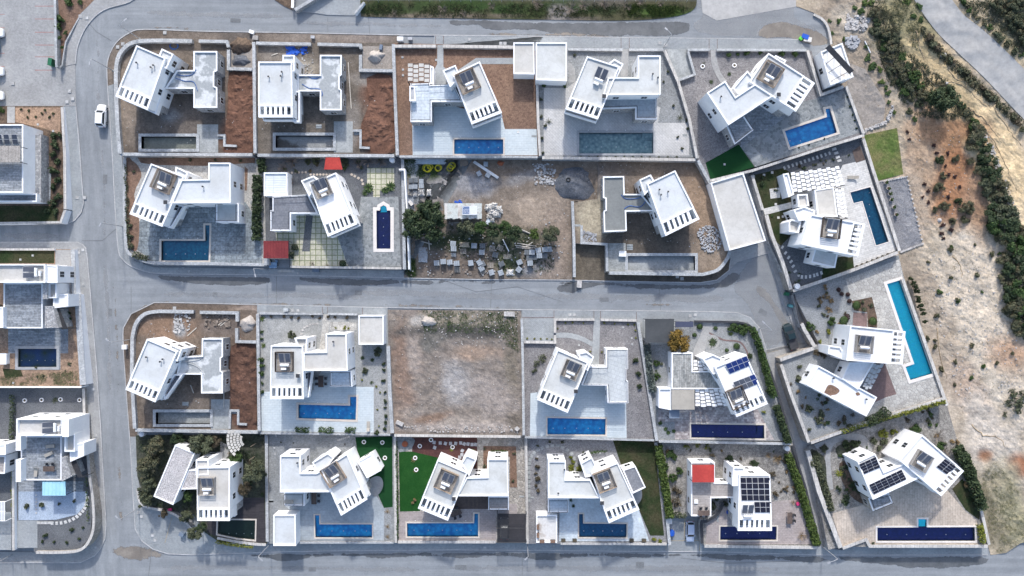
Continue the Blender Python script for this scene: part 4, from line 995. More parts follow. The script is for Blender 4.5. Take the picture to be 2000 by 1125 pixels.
def creases():
    for i,pts in enumerate(([(1852,130),(1862,148),(1880,158),(1900,165),(1915,180)],[(1800,130),(1815,155),(1832,166),(1860,160),(1890,172),(1910,195),(1935,210)],[(1890,208),(1905,220),(1925,235),(1945,262),(1960,285)],[(1895,225),(1915,242),(1930,260),(1950,300)],[(1790,60),(1795,85),(1802,105),(1806,120)],[(1930,190),(1950,225),(1975,260),(1995,285)],[(1910,240),(1932,262),(1950,290),(1968,330),(1985,372)],[(1860,500),(1875,520),(1880,545)],[(1900,830),(1920,850),(1950,855),(1965,875)],[(1830,640),(1835,690),(1850,740)])):
        c=[(x+rg0.uniform(-2,2),y+rg0.uniform(-2,2))for x,y in curve(pts,5)];e=tag(obj('gully',MB().tube([W(x,y,hz(x,y)+.02)for x,y in c],.12,5,.04),'gully_earth',smooth=True),kind='structure')
rg0=random.Random(12);creases()
def drape(name,left,right,mat,d=.06,n=26,m=8,colf=None):
    """strip laid over the hillside between two photo edges"""
    l=curve(left,8);r=curve(right,8);at=lambda c,t:Vector(c[min(len(c)-1,int(t*(len(c)-1)))][:2]).lerp(Vector(c[min(len(c)-1,int(t*(len(c)-1))+1)][:2]),t*(len(c)-1)% 1)
    vs=[];fs=[]
    for i in range(n+1):
        a,b=at(l,i/n),at(r,i/n)
        for j in range(m+1):
            p=a.lerp(b,j/m);vs.append(W(p.x,p.y,hz(p.x,p.y)+d))
    for i in range(n):
        for j in range(m):k=i*(m+1)+j;fs.append((k,k+1,k+m+2,k+m+1))
    return tag(obj(name,MB().add(vs,fs),mat,smooth=True),kind='structure')
drape('road',[(1755,-60),(1786,0),(1827,59),(1867,99),(1920,149),(1973,205),(2000,233),(2080,310)],[(1815,-60),(1860,0),(1883,29),(1920,58),(1960,95),(2000,134),(2060,190),(2140,265)],'asphalt_pale',.09,60,12)
sheet('lawn',[(1688,264),(1752,250),(1764,340),(1712,354)],lambda x,y:hz(x,y)+.07,'lawn_fresh',cell=6)
sheet('gravel_yard',[(1712,357),(1771,346),(1801,476),(1760,491)],lambda x,y:hz(x,y)+.08,'gravel_purple_light',cell=6)
sheet('dirt_yard',[(1652,120),(1690,135),(1730,200),(1725,240),(1690,258),(1655,165)],lambda x,y:hz(x,y)+.05,'silt',cell=6)
# ---------------------------------------------------------------- ground along the top edge
zt=lambda x,y:zg(y)+.08
sheet('verge',curve([(705,32),(760,34),(900,36),(1050,38),(1200,40),(1290,36),(1350,22),(1362,-10),(1362,-90)],4)+[(700,-90)],lambda x,y:zg(y)+.08+max(0,20-y)*.004,'earth',cell=5,skirt=.3,
      colf=blobs((.075,.072,.04),[(760,18,60,20,0,(.035,.055,.02),.5),(900,10,90,14,0,(.04,.065,.022),.5),(1000,20,60,14,0,(.035,.065,.02),.5),(1040,26,40,12,0,(.05,.07,.025),.5),(1140,12,60,18,0,(.03,.06,.018),.5),(1290,24,50,10,0,(.06,.10,.025),.5),(870,31,160,5,0,(.16,.13,.10),.5),(1120,36,60,6,0,(.13,.11,.09),.6),(1095,25,22,14,0,(.22,.20,.18),.4),(1180,5,60,10,0,(.10,.09,.07),.6)],warp=.5))
pavement([(576,20),(640,-12),(740,-40),(740,-20),(705,8),(692,30),(640,29)],name='forecourt',mat='pavement_slab',d=.1)
sheet('verge',[(537,0),(555,12),(572,20),(572,-60),(500,-60)],zt,'soil_dark')
sheet('planting_bed',[(113,-60),(220,-60),(184,0),(157,27),(128,80),(121,118),(121,132),(112,132)],lambda x,y:zg(y)+.12,'soil_brown',skirt=.3)
sheet('forecourt',[(1362,-90),(1560,-90),(1560,12),(1400,40),(1372,25)],road_z(.02),'asphalt_pale')


# ================================================================ plots
Z1,Z2,Z3,Z4=zg(85)+.15,zg(312)+.2,zg(600)+.14,zg(850)+.15
Z10,Z11,Z12=zg(268)+.15,1.0,zg(788)+.15
ZL1,ZL2,ZL3=zg(207)+.15,zg(487)+.15,zg(757)+.15
LOTZ={}
def lot(k,poly,z,mat,colf=None,cell=None,name='garden_ground',skirt=3.0,rough=0):
    LOTZ[k]=z;return sheet(name,poly,(lambda x,y:z+rough*fbm(x,y,.1))if rough else z,mat,holes=holes_in(k,poly),cell=cell,colf=colf,skirt=skirt,skirt_mat='rubble_wall')
LAY={}
def patch(k,poly,mat,name='patio',d=None,holes=True,parent=None):
    LAY[k]=LAY.get(k,0)+1;d=.012+.006*LAY[k]if d is None else d
    return sheet(name,poly,LOTZ[k]+d,mat,holes=holes_in(k,poly)if holes else (),skirt=.03)
def stones(k,lst,w=6,h=5,mat='concrete',name='stepping_path',d=.09,round_=False):
    """separate slabs set in a garden path: (x, y, turn)"""
    z=LOTZ[k];e=tag(empty(name,W(lst[0][0],lst[0][1],z)),kind='structure')
    for p in lst:
        c=W(p[0],p[1],z);m=MB();ww=(p[3]if len(p)>3 else w)*.1;hh=(p[4]if len(p)>4 else h)*.1
        if round_:m.disc((c.x,c.y,z -.02),ww/2,d+.02,9)
        else:m.box((c.x,c.y,z+d/2-.02),(ww,hh,d+.04),-R(p[2]if len(p)>2 else 0))
        obj('stone',m,mat,e)
    return e
def arc_pts(c,rx,ry,a0,a1,n):
    return [(c[0]+rx*math.cos(R(a0+(a1 -a0)*i/(n -1))),c[1]+ry*math.sin(R(a0+(a1 -a0)*i/(n -1))),a0+(a1 -a0)*i/(n -1)+90)for i in range(n)]
def garage(label,poly,z,h=3.0,roof='roof_grey_white',wall='white_plaster',name='garage',cat='garage',zb=-.05,par=.25):
    v=Villa('garage',label,z,poly[0],wall,name,cat);v.block(poly,h,roof,par=par,win=False,zb=zb);return v
def steps_flight(label,a,b,wv,n,z0,z1,mat='concrete',name='garden_steps'):
    """outdoor flight from photo point a (height z0) to b (height z1); wv = width vector in pixels"""
    e=thing(name,label,'steps',loc=W(a[0],a[1],min(z0,z1)))
    for i in range(n):
        t0,t1=i/n,(i+.96)/n;zz=z0+(z1 -z0)*(i+.5)/n
        p=[(a[0]+(b[0]-a[0])*t+s_*wv[0],a[1]+(b[1]-a[1])*t+s_*wv[1])for t,s_ in ((t0,0),(t1,0),(t1,1),(t0,1))]
        q=[W(x,y,zz)for x,y in p];obj('step',MB().slab(q,max(.2,zz -min(z0,z1)+.1)),mat,e)
    return e
def manholes(lst,zf,label,size=6.5,turn=0):
    for p in lst:
        z=zf(p[0],p[1])if callable(zf)else zf;c=W(p[0],p[1],z)
        e=thing('access_cover',label,'cover','covers: '+label[:30],c);s=(p[2]if len(p)>2 else size)*.1
        m=MB();m.box((c.x,c.y,z+.02),(s,s,.06),-R(turn));obj('frame',m,'concrete',e);m=MB();m.box((c.x,c.y,z+.045),(s*.78,s*.78,.03),-R(turn));obj('lid',m,'debris_white',e)
def hose(label,pts,z,mat='hose_blue',r=.06,name='hose'):
    return tag(obj(name,MB().tube([W(x,y,z+r)for x,y in curve(pts,6)],r,6),mat,smooth=True),label,'hose','site hoses')

# ---- pool pits and unfinished plots (top left pair, middle right, lower left)
RED=(.125,.068,.048);REDD=(.098,.056,.042)
def pit(k,z,box,phrase,floor='wet_floor',mat='concrete'):
    x0,y0,x1,y1=box;poly=[(x0,y0),(x1,y0),(x1,y1),(x0,y1)]
    e=thing('pool_shell',phrase,'pool',loc=W(x0,y0,z));p=ccw([tuple(W(x,y,z)[:2])for x,y in poly]);dep=min(.75,z -zg(y0)-.1);n=4
    m=MB();m.add([(a[0],a[1],z+.12)for a in p]+[(a[0],a[1],z -dep)for a in p],[(i,n+i,n+(i+1)% n,(i+1)% n)for i in range(n)]);obj('shell_wall',m,mat,e)
    obj('shell_floor',MB().add([(a[0],a[1],z -dep)for a in p],[(0,1,2,3)]),floor,e)
    po=offset(p,-.55);m=MB();m.ring(po,p,z+.2,z -.1);m.prism(po,z -.1,z+.2,top=False,bot=False);obj('rim',m,'wall_cap',e)
    POOLS.setdefault(k,[]).append([(x,y)for x,y in poly])
pit(1,Z1,(277,267,384,291),'unfinished concrete pool shell beside the white parked car street','shell_green')
pit(2,Z1,(539,265,651,289),'unfinished pool shell with dark damp floor and steps')
pit(9,Z2,(1226,500,1357,528),'long unfinished grey pool shell by the middle street','concrete')
pit(13,Z3,(305,805,411,828),'unfinished pool shell south of the lower left shell villa','concrete_dark')
PH={1:'unfinished villa at the top street bend',2:'unfinished villa with straight block in the top row',3:'villa with the bare soil garden',4:'villa with the teal pool',5:'villa with the dark turf corner',6:'corner villa with the slab patio',7:'villa with the red carport',9:'unfinished villa with the dark roofed wing',10:'villa with the big chequered pergola',11:'villa with the turquoise pool',12:'villa with the longest navy pool',13:'unfinished villa south of the middle street',14:'villa west of the empty dirt lot',16:'villa east of the empty dirt lot',17:'villa with the slate terrace',18:'villa with the gravel roofed wing',19:'villa with the half round patio',20:'villa with the bright lawn',21:'villa with planters on the garage',22:'villa with the red terrace canopy',23:'slate villa below the car park',24:'slate villa with the murky pool',25:'villa with the pale blue canopy'}
# ---- pools
pool(3,'plain rectangular blue pool on a white patio in the top row',[(887,272),(983,272),(983,301),(887,301)],Z1,'basin_sky',lights=4,cw=.28)
pool(4,'wide teal pool with corner steps and grey stone edge',[(1131,259),(1276,259),(1276,300),(1131,300)],Z1,'basin_teal',cop='coping_grey',steps=((1255,260),(1255,273),(1276,260),4,'basin_teal'),lights=4)
pool(5,'bright blue L shaped pool turned askew in the top row',[(1532.5,256),(1614.7,228.5),(1612,213),(1621,211.5),(1635,259),(1543,288)],Z1,'basin_sky',steps=((1612,213),(1615,229),(1621,211.5),4,'basin_sky'),cw=.42)
pool(6,'deep blue L shaped pool on the grey slab patio',[(314.8,470),(400.7,470),(400.7,439.5),(410,439.5),(408,509),(314.8,509)],Z2,'basin_deep',steps=((400.7,439.5),(400.7,470),(410,439.5),6,'basin_deep'),cw=.32,lights=3)
pool(7,'upright navy pool with a rounded step end beside the pale grid',[(735,411),(742,411),(743,404),(749,400.5),(755,404),(756,411),(763,411),(763,486),(735.5,486)],Z2,'basin_navy',cop='coping_white',cw=.62,steps=((743,402),(743,414),(755,402),3,'basin_turq'))
pool(10,'slanting dark blue pool with a kinked end beside the chequered pergola',[(1660,376),(1700,365),(1736,472),(1710.7,480),(1684,393),(1666.7,397)],Z10,'basin_deep',cop='coping_white',cw=.15)
pool(11,'long turquoise pool slanting beside the cypress row',[(1732,554.7),(1758,546.7),(1822,730),(1778,743),(1768,716.5),(1785,710.7)],Z11,'basin_turq',cop='coping_white',cw=.55,steps=((1769,719),(1777,741),(1778,716),3,'basin_turq'))
pool(12,'longest navy pool with a small pale blue spa at its edge',[(1713,1030),(1793,1029.6),(1793,1013.5),(1810,1013.5),(1810,1029.4),(1904,1029),(1905,1057),(1713,1057)],Z12,'basin_navy',cop='coping_white',cw=.3,steps=((1794,1014),(1794,1029),(1809,1014),2,'basin_turq'))
pool(14,'blue L shaped pool on the white patio west of the empty lot',[(582.7,790),(683.5,792),(683.5,775),(696.5,775),(695,820.5),(582.7,817)],Z3,'basin_sky',steps=((683.5,775),(683.5,792),(696.5,775),4,'basin_sky'),lights=4)
pool(16,'plain blue pool on the pale patio east of the empty lot',[(1069,816),(1183,818),(1182.5,849.5),(1069,848.5)],Z3,'basin_sky',lights=4,cw=.3)
pool(17,'long navy pool beside the mixed brown paving',[(1349,828),(1492.5,830),(1493,857),(1350,855)],Z3,'basin_navy',cw=.3,steps=((1480,831),(1480,846),(1492,831),3,'basin_navy'))
pool(18,'still dark green pool on the black timber deck',[(425.5,1015),(499,1015.7),(498,1055),(462,1051),(424.7,1043)],Z4,'basin_green','water_still',cw=.25)
pool(19,'blue L shaped pool with its steps at the upper left end',[(615,1006),(624,1006),(624,1023.7),(727,1023.7),(727,1050),(616,1050)],Z4,'basin_sky',steps=((615,1006),(615,1023),(624,1006),5,'basin_sky'),cw=.25)
pool(20,'long blue L shaped pool on the pinkish patio',[(794.7,1021.5),(926,1021.5),(926.7,1003),(934,1003),(934,1048.5),(795,1048.5)],Z4,'basin_sky',cw=.28,lights=4)
pool(21,'dark blue L shaped pool on the bluish white patio',[(1130.7,1003.7),(1138.7,1003.7),(1139,1022),(1224,1023),(1223.5,1050),(1130.7,1049.5)],Z4,'basin_dusk',cw=.25)
pool(22,'navy pool running beneath the overhanging slatted balcony',[(1406.7,1028),(1517,1028),(1516.5,1055),(1406,1055)],Z4,'basin_navy',cw=.25,steps=((1516,1029),(1500,1029),(1516,1054),5,'basin_navy'))
pool(24,'murky green rectangular pool with blue tiled end by the left street',[(43,681),(111,681),(111,717),(35,717),(35,681)],ZL2,'basin_murk','water_still','coping_grey',cw=.5)

# ---- plot surfaces
lot(1,[(226,150),(229,115),(240,95),(262,82),(498,82),(498,302),(233,302)],Z1,'earth',cell=5,colf=blobs((.135,.112,.092),[(470,200,26,60,0,RED,.35),(462,265,34,40,0,RED,.35),(340,230,80,40,0,(.135,.115,.10),.5),(250,190,20,70,0,(.22,.18,.145),.5),(335,225,20,14,0,(.20,.20,.20),.5),(460,150,20,18,0,(.16,.13,.11),.5)]))
lot(2,[(498,82),(768,84),(774,304),(498,302)],Z1,'earth',cell=5,colf=blobs((.135,.116,.097),[(740,190,35,60,0,RED,.35),(735,265,36,40,0,RED,.35),(545,100,50,18,0,(.20,.175,.15),.5),(610,210,30,30,0,(.145,.13,.115),.5),(720,155,40,12,0,(.24,.215,.19),.5),(690,240,14,40,0,(.20,.18,.16),.5),(600,135,20,20,0,(.25,.225,.19),.5)]))
lot(3,[(768,84),(1005,90),(1048,100),(1052,306),(774,304)],Z1,'soil_brown')
lot(4,[(1048,100),(1105,92),(1300,97),(1360,308),(1052,306)],Z1,'gravel_grey')
lot(5,[(1300,97),(1585,99),(1605,185),(1655,170),(1690,262),(1385,352),(1360,308)],Z1,'gravel_purple')
lot(6,[(240,306),(500,306),(516,330),(520,520),(300,518),(265,505),(248,485),(243,430)],Z2,'cobble_pale')
lot(7,[(500,306),(785,308),(788,525),(565,522),(565,506),(520,506),(516,330)],Z2,'gravel_dark')
lot(9,[(1168,312),(1362,318),(1426,500),(1405,533),(1372,535),(1183,532),(1183,478),(1120,475),(1120,396),(1168,388)],Z2,'earth',cell=5,colf=blobs((.15,.122,.10),[(1160,420,35,55,0,(.36,.315,.235),.4),(1260,470,80,30,0,(.10,.085,.07),.5),(1200,330,70,14,0,(.155,.125,.10),.5),(1370,400,30,90,-20,(.24,.175,.125),.5),(1390,500,40,30,0,(.235,.185,.14),.5),(1160,355,60,30,0,(.15,.135,.125),.5)]))
lot(10,[(1468,338),(1683,268),(1757,490),(1545,568),(1500,470)],Z10,'gravel_dark')
lot(11,[(1548,572),(1755,498),(1765,540),(1848,778),(1580,868),(1525,705),(1600,672)],Z11,'gravel_grey')
lot(12,[(1578,872),(1848,785),(1930,1068),(1640,1068),(1618,1074)],Z12,'gravel_bed')
lot(13,[(250,670),(262,625),(290,608),(320,604),(500,606),(503,842),(262,838)],Z3,'earth',cell=5,colf=blobs((.15,.12,.097),[(475,740,32,75,0,REDD,.3),(476,815,28,30,0,REDD,.3),(330,640,60,22,0,(.20,.135,.095),.5),(330,790,80,22,0,(.15,.125,.105),.5),(350,645,14,14,0,(.27,.28,.29),.4),(430,640,40,16,0,(.15,.125,.11),.5)]))
lot(14,[(503,612),(757,615),(762,848),(505,845)],Z3,'gravel_pale')
lot(15,[(757,605),(1018,607),(1020,852),(762,848)],Z3 -.05,'earth',cell=4,rough=.13,name='dirt_lot',colf=blobs((.19,.165,.145),[(790,700,26,110,4,(.20,.145,.115),.5),(805,660,14,80,-4,(.25,.215,.19),.5),(890,625,100,20,0,(.24,.21,.17),.5),(900,648,110,13,0,(.085,.08,.075),.4),(840,665,25,20,0,(.12,.115,.105),.5),(895,745,30,40,-10,(.29,.28,.275),.6),(930,690,50,14,0,(.27,.205,.16),.6),(880,820,90,14,8,(.27,.235,.205),.6),(900,835,110,8,0,(.30,.265,.24),.6),(1000,720,14,90,0,(.16,.14,.115),.5),(1005,800,14,40,0,(.15,.13,.11),.5),(960,770,50,30,20,(.255,.225,.205),.6),(845,815,40,10,-10,(.205,.145,.11),.6),(815,625,16,10,0,(.33,.31,.285),.5)],warp=.5))
lot(16,[(1018,622),(1245,626),(1280,858),(1020,852)],Z3,'gravel_purple')
lot(17,[(1245,626),(1460,628),(1495,680),(1548,862),(1280,860)],Z3,'gravel_grey')
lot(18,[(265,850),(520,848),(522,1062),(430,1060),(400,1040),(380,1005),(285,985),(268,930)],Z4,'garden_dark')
lot(19,[(520,848),(770,850),(772,1060),(522,1062)],Z4,'gravel_grey')
lot(20,[(770,850),(1028,852),(1030,1060),(772,1060)],Z4,'pebble_mosaic')
lot(21,[(1028,852),(1280,858),(1306,1062),(1030,1062)],Z4,'gravel_purple_light')
lot(22,[(1280,862),(1548,865),(1602,1068),(1375,1067),(1372,1010),(1300,1004)],Z4,'gravel_bed')
lot(23,[(-80,207),(122,207),(127,400),(115,437),(-80,437)],ZL1,'soil_dark')
lot(24,[(-80,485),(148,487),(160,755),(-80,755)],ZL2,'soil_tan')
lot(25,[(-80,757),(165,757),(172,900),(180,1000),(176,1050),(150,1078),(66,1078),(66,1070),(-80,1075)],ZL3,'gravel_dark')
# storage lot lies at street level
h8=lambda x,y:zg(y)+.10+.06*fbm(x,y,.06)
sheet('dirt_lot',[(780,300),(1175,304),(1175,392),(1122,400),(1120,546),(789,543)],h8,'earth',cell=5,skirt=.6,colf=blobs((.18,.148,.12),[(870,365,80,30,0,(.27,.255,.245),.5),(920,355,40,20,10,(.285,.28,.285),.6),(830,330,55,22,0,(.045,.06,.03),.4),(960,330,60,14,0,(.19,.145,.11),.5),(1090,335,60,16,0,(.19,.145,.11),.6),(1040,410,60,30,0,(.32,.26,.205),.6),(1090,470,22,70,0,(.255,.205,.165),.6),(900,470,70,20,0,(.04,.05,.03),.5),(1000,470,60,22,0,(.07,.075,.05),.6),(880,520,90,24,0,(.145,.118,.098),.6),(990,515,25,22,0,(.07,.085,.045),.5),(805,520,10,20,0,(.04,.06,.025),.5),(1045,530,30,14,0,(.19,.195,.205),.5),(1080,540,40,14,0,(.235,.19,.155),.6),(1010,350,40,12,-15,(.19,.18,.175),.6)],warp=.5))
# surfaces on the plots
patch(1,[(385,243),(426,243),(426,298),(385,298)],'concrete','slab');patch(2,[(652,237),(689,237),(689,298),(652,298)],'concrete','slab')
patch(13,[(412,780),(449,780),(446,838),(412,838)],'concrete','slab');patch(9,[(1188,475),(1222,475),(1222,531),(1188,531)],'concrete_dark','slab')
patch(3,[(805,215),(860,200),(915,215),(979,222),(986,252),(1048,252),(1050,303),(806,303)],'patio_white')
patch(3,[(854,88),(866,88),(866,130),(905,165),(850,168),(846,140),(854,125)],'pavement_slab','path');patch(3,[(890,140),(930,113),(1003,113),(1003,125),(940,125),(900,150)],'pavement_slab','path')
patch(4,[(1062,172),(1108,172),(1125,158),(1200,170),(1290,210),(1285,240),(1346,240),(1346,304),(1062,304)],'patio_beige')
patch(4,[(1214,96),(1228,96),(1226,150),(1213,150)],'pavement_warm','path');patch(4,[(1108,122),(1116,124),(1123,135),(1124,160),(1112,162),(1112,140),(1107,130)],'pavement_warm','path')
sheet('driveway',[(1302,96),(1343,97),(1357,145),(1322,157)],Z1+.03,'concrete');sheet('driveway',[(448,84),(494,84),(494,134),(448,134)],Z1+.04,'silt');sheet('driveway',[(708,90),(766,90),(766,136),(706,136)],Z1+.04,'silt')
patch(5,[(1440,292),(1480,240),(1560,200),(1605,190),(1652,176),(1682,258),(1476,326),(1458,300)],'crazy_paving')
patch(5,[(1453,224),(1492,200),(1531,232),(1446,288)],'slate_tile','terrace_floor',holes=False);patch(5,[(1378,318),(1443,282),(1474,326),(1388,351)],'turf_fake','lawn')
patch(5,curve([(1388,98),(1390,125),(1398,145),(1410,165)],4)+curve([(1420,158),(1408,142),(1401,120),(1400,98)],4),'pavement_warm','path')
patch(6,[(273,432),(290,395),(480,395),(505,435),(513,515),(300,515),(285,500),(268,488)],'patio_slab')
patch(6,curve([(246,312),(258,314),(270,325),(276,345),(262,380),(272,432),(268,488),(252,480),(246,430)],3,True),'soil_brown','planting_bed');patch(6,[(268,307),(498,307),(498,318),(400,324),(300,322),(275,318)],'soil_brown','planting_bed');patch(6,[(478,325),(484,330),(482,372),(478,372)],'soil_brown','planting_bed')
patch(7,[(537,440),(590,410),(640,420),(665,465),(681,521),(568,521),(565,470),(540,470)],'grass_grid');patch(7,[(640,440),(700,420),(705,384),(778,384),(783,521),(680,521),(660,465)],'crazy_paving')
patch(7,[(599,410),(612,410),(605,491),(590,491)],'gravel_dark','path');patch(7,[(717,328),(770,328),(770,372),(717,372)],'grass_grid');patch(7,[(729,372),(742,372),(742,385),(729,385)],'grass_grid','path')
patch(10,[(1646,322),(1690,312),(1704,360),(1754,488),(1668,522),(1640,500),(1640,425),(1625,365)],'patio_light_stone')
patch(10,[(1472,342),(1530,328),(1548,340),(1552,400),(1500,445)],'lawn_dark','lawn');patch(10,[(1500,425),(1545,410),(1550,455),(1525,480),(1508,465)],'lawn_dark','lawn');patch(10,[(1610,500),(1665,495),(1668,522),(1605,545)],'lawn_dark','lawn')
patch(10,[(1490,408),(1552,393),(1554,404),(1494,420)],'patio_light_stone','path');patch(10,[(1503,369),(1524,366),(1524,386),(1505,388)],'patio_light_stone','path');patch(10,[(1665,295),(1680,285),(1690,312),(1672,318)],'deck_brown','deck')
patch(11,[(1652,545),(1757,506),(1765,545),(1846,774),(1740,808),(1700,790),(1690,640),(1698,582),(1662,588)],'cobble_pale');patch(11,[(1690,770),(1727,706),(1751,770),(1730,776),(1700,790)],'patio_red',holes=False)
patch(11,[(1664,588),(1703,580),(1713,620),(1713,640),(1695,640),(1694,610),(1668,606)],'soil_dark','planting_bed',holes=False);patch(11,[(1667,610),(1694,612),(1693,640),(1665,640)],'patio_red','path',holes=False)
patch(12,[(1625,1003),(1690,985),(1700,955),(1790,925),(1840,945),(1885,998),(1909,1016),(1910,1064),(1702,1064),(1692,1052),(1645,1069)],'patio_sand')
patch(12,curve([(1590,868),(1640,850),(1680,848),(1698,862),(1704,880)],4)+curve([(1690,885),(1680,868),(1655,860),(1628,870),(1622,900),(1628,955)],4)+[(1616,958)]+curve([(1610,900),(1614,870),(1595,876)],3),'pavement_warm','path')
patch(12,curve([(1582,880),(1600,885),(1612,900),(1616,950),(1626,995),(1615,990),(1598,940)],3,True),'garden_dark','planting_bed');patch(12,curve([(1632,876),(1650,866),(1672,870),(1682,890),(1665,895),(1640,893)],3,True),'garden_dark','planting_bed');patch(12,curve([(1640,905),(1665,905),(1690,960),(1698,985),(1668,975),(1645,940)],3,True),'soil_dark','planting_bed');patch(12,[(1860,955),(1880,935),(1915,1000),(1912,1015),(1886,996)],'lawn_dark','lawn')
patch(14,[(508,765),(600,765),(645,700),(690,755),(730,756),(730,845),(508,842)],'patio_white');patch(14,[(631,614),(643,614),(642,640),(636,690),(622,690),(628,650)],'cobble_pale','path');patch(14,[(643,628),(696,630),(696,645),(645,645)],'cobble_pale','path')
patch(16,[(1036,768),(1060,765),(1140,740),(1222,740),(1224,856),(1035,852)],'patio_white');patch(16,[(1160,623),(1172,623),(1170,715),(1155,715)],'pavement_slab','path');patch(16,curve([(1085,650),(1110,650),(1135,656),(1158,668)],4)+curve([(1156,677),(1135,666),(1110,660),(1085,660)],4),'pavement_slab','path');patch(16,[(1022,623),(1082,623),(1082,667),(1022,667)],'pavement_slab','driveway')
patch(17,[(1286,790),(1400,780),(1480,800),(1512,859),(1318,858),(1318,824),(1286,823)],'patio_mixed');patch(17,curve([(1374,628),(1368,655),(1356,680),(1352,705)],4)+curve([(1372,705),(1378,680),(1388,655),(1392,628)],4),'pavement_warm','path');patch(17,[(1248,628),(1262,624),(1318,626),(1318,672),(1262,674)],'concrete','driveway')
patch(18,[(405,1020),(466,972),(516,972),(519,1060),(500,1060),(424,1048),(405,1040)],'deck_wood_dark','deck');patch(18,[(430,862),(447,870),(446,890),(432,905),(430,880)],'pavement_warm','path')
patch(19,[(556,988),(605,955),(650,960),(730,960),(750,993),(750,1056),(580,1056),(576,1003)],'patio_grey');patch(19,[(694,854),(766,852),(767,990),(750,992),(738,965),(700,900)],'turf_fake','lawn');patch(19,curve([(720,940),(735,930),(746,935),(748,950),(740,965),(728,968)],4,True),'pavement_warm','patio',holes=False)
patch(20,[(778,1000),(890,998),(950,980),(1010,985),(1010,1003),(969,1004),(969,1057),(776,1057)],'patio_pink');patch(20,[(779,882),(862,882),(840,950),(820,998),(781,999)],'lawn','lawn');patch(20,[(805,854),(932,854),(932,925),(860,895),(805,882)],'gravel_red','garden_bed');patch(20,curve([(776,855),(808,856),(806,872),(795,880),(776,881)],3,True),'crazy_paving');patch(20,[(885,968),(955,968),(955,994),(880,994)],'deck_brown','deck')
patch(20,[(944,871),(1008,872),(1010,952),(996,952),(996,892),(954,892),(954,922),(944,922)],'soil_brown','planting_bed');patch(20,[(971,1004),(1028,1004),(1028,1060),(971,1060)],'deck_wood_dark','driveway')
patch(21,[(1093,1002),(1105,968),(1180,968),(1247,993),(1268,1057),(1092,1057)],'patio_blue_white');patch(21,[(1197,860),(1278,861),(1297,1046),(1270,1046),(1248,995),(1212,905)],'lawn_dark','lawn');patch(21,curve([(1236,960),(1250,950),(1254,970),(1246,985),(1240,985)],4,True),'pavement_warm','patio',holes=False)
patch(22,[(1480,1000),(1505,980),(1562,975),(1588,1063),(1378,1063),(1380,1020),(1400,1005)],'patio_pink');patch(22,[(1405,985),(1432,975),(1442,1026),(1406,1026)],'patio_pink','patio',holes=False)
patch(23,[(-80,330),(100,330),(98,396),(-80,396)],'slate_tile','patio');patch(23,[(30,210),(118,210),(118,262),(84,250),(30,238)],'soil_tan','planting_bed');patch(23,[(-80,402),(110,402),(112,434),(-80,434)],'lawn_dark','lawn');patch(23,[(14,208),(29,208),(29,240),(14,240)],'pavement_warm','path')
patch(24,[(16,640),(133,640),(133,690),(118,690),(118,722),(30,722),(30,690),(16,690)],'slate_tile');patch(24,[(-80,488),(106,490),(106,514),(-80,514)],'lawn_dark','lawn');patch(24,[(108,488),(138,488),(138,550),(108,550)],'pavement_warm','forecourt');patch(24,[(5,720),(40,722),(45,735),(10,738)],'lawn_dark','lawn')
patch(25,[(36,940),(163,940),(163,960),(36,960)],'slate_tile');patch(25,[(36,960),(172,960),(168,985),(150,1005),(110,1015),(72,1016),(36,1016)],'gravel_blue','gravel_garden');patch(25,[(30,1017),(73,1017),(73,1070),(30,1070)],'pavement_slab','driveway');patch(25,[(-80,1000),(22,1000),(22,1074),(-80,1074)],'pavement_slab','driveway')

def soil_spread(k,poly,col):
    z=LOTZ[k];sheet('soil_spread',poly,lambda x,y:z+.06+.42*max(0,fbm(x,y,.06)+.25)*min(1,min((math.hypot(x -a,y -b)for a,b in poly))/18+.2),'earth',cell=2.6,colf=blobs(col,[(poly[0][0]+20,poly[0][1]+60,22,30,0,tuple(c*1.25 for c in col),.6),(poly[2][0]-25,poly[2][1]-50,20,26,0,tuple(c*.75 for c in col),.6)],.6,.05))
soil_spread(1,curve([(448,142),(494,141),(495,220),(494,297),(438,297),(440,285),(462,284),(440,262),(446,200)],2,True),RED);soil_spread(2,curve([(716,152),(764,148),(769,220),(771,297),(726,298),(724,285),(706,284),(706,240),(722,200)],2,True),RED);soil_spread(13,curve([(452,676),(498,674),(500,750),(501,838),(484,839),(482,826),(467,826),(466,800),(451,798),(450,740)],2,True),REDD)


# ================================================================ villas
UF=dict(low='rubble_wall')
def unfinished(k,lab,z,mainc,stair,bal,wing,roofw,hoses,vt,hcol='hose_blue',fr=.8):
    v=Villa(PH[k],lab,z,mainc[0]);r=v.main(*mainc,fr=fr,roof='roof_white',**UF);v.block(stair,6.3);v.balcony(bal)if bal else None
    rw=v.block(wing,3.7,roofw,'rubble_wall');v.windows();vents(vt,r,PH[k])
    for i,h in enumerate(hoses):hose(('upper ' if i == 0 else 'lower ')+('blue' if hcol == 'hose_blue' else 'pale grey')+' hose on the '+PH[k],h,z+3.42,hcol)
    return v
unfinished(1,'white shell villa with concrete wing at the top street bend',Z1,((266.5,88.5),(323,113),(288,215),(225,188)),[(316,95),(338.5,105.5),(325,134),(303,124)],[(302,182),(320,172),(304,223),(288,214)],
[(378,100),(424,100),(424,138),(418,141),(418,168),(424,171),(424,210),(378,210),(378,173),(322,173),(345,137),(378,137)],'roof_concrete',[[(345,146),(362,148),(376,145),(383,136)],[(342,152),(360,158),(378,160),(386,178)]],[(269,124),(297,133),(302,129)])
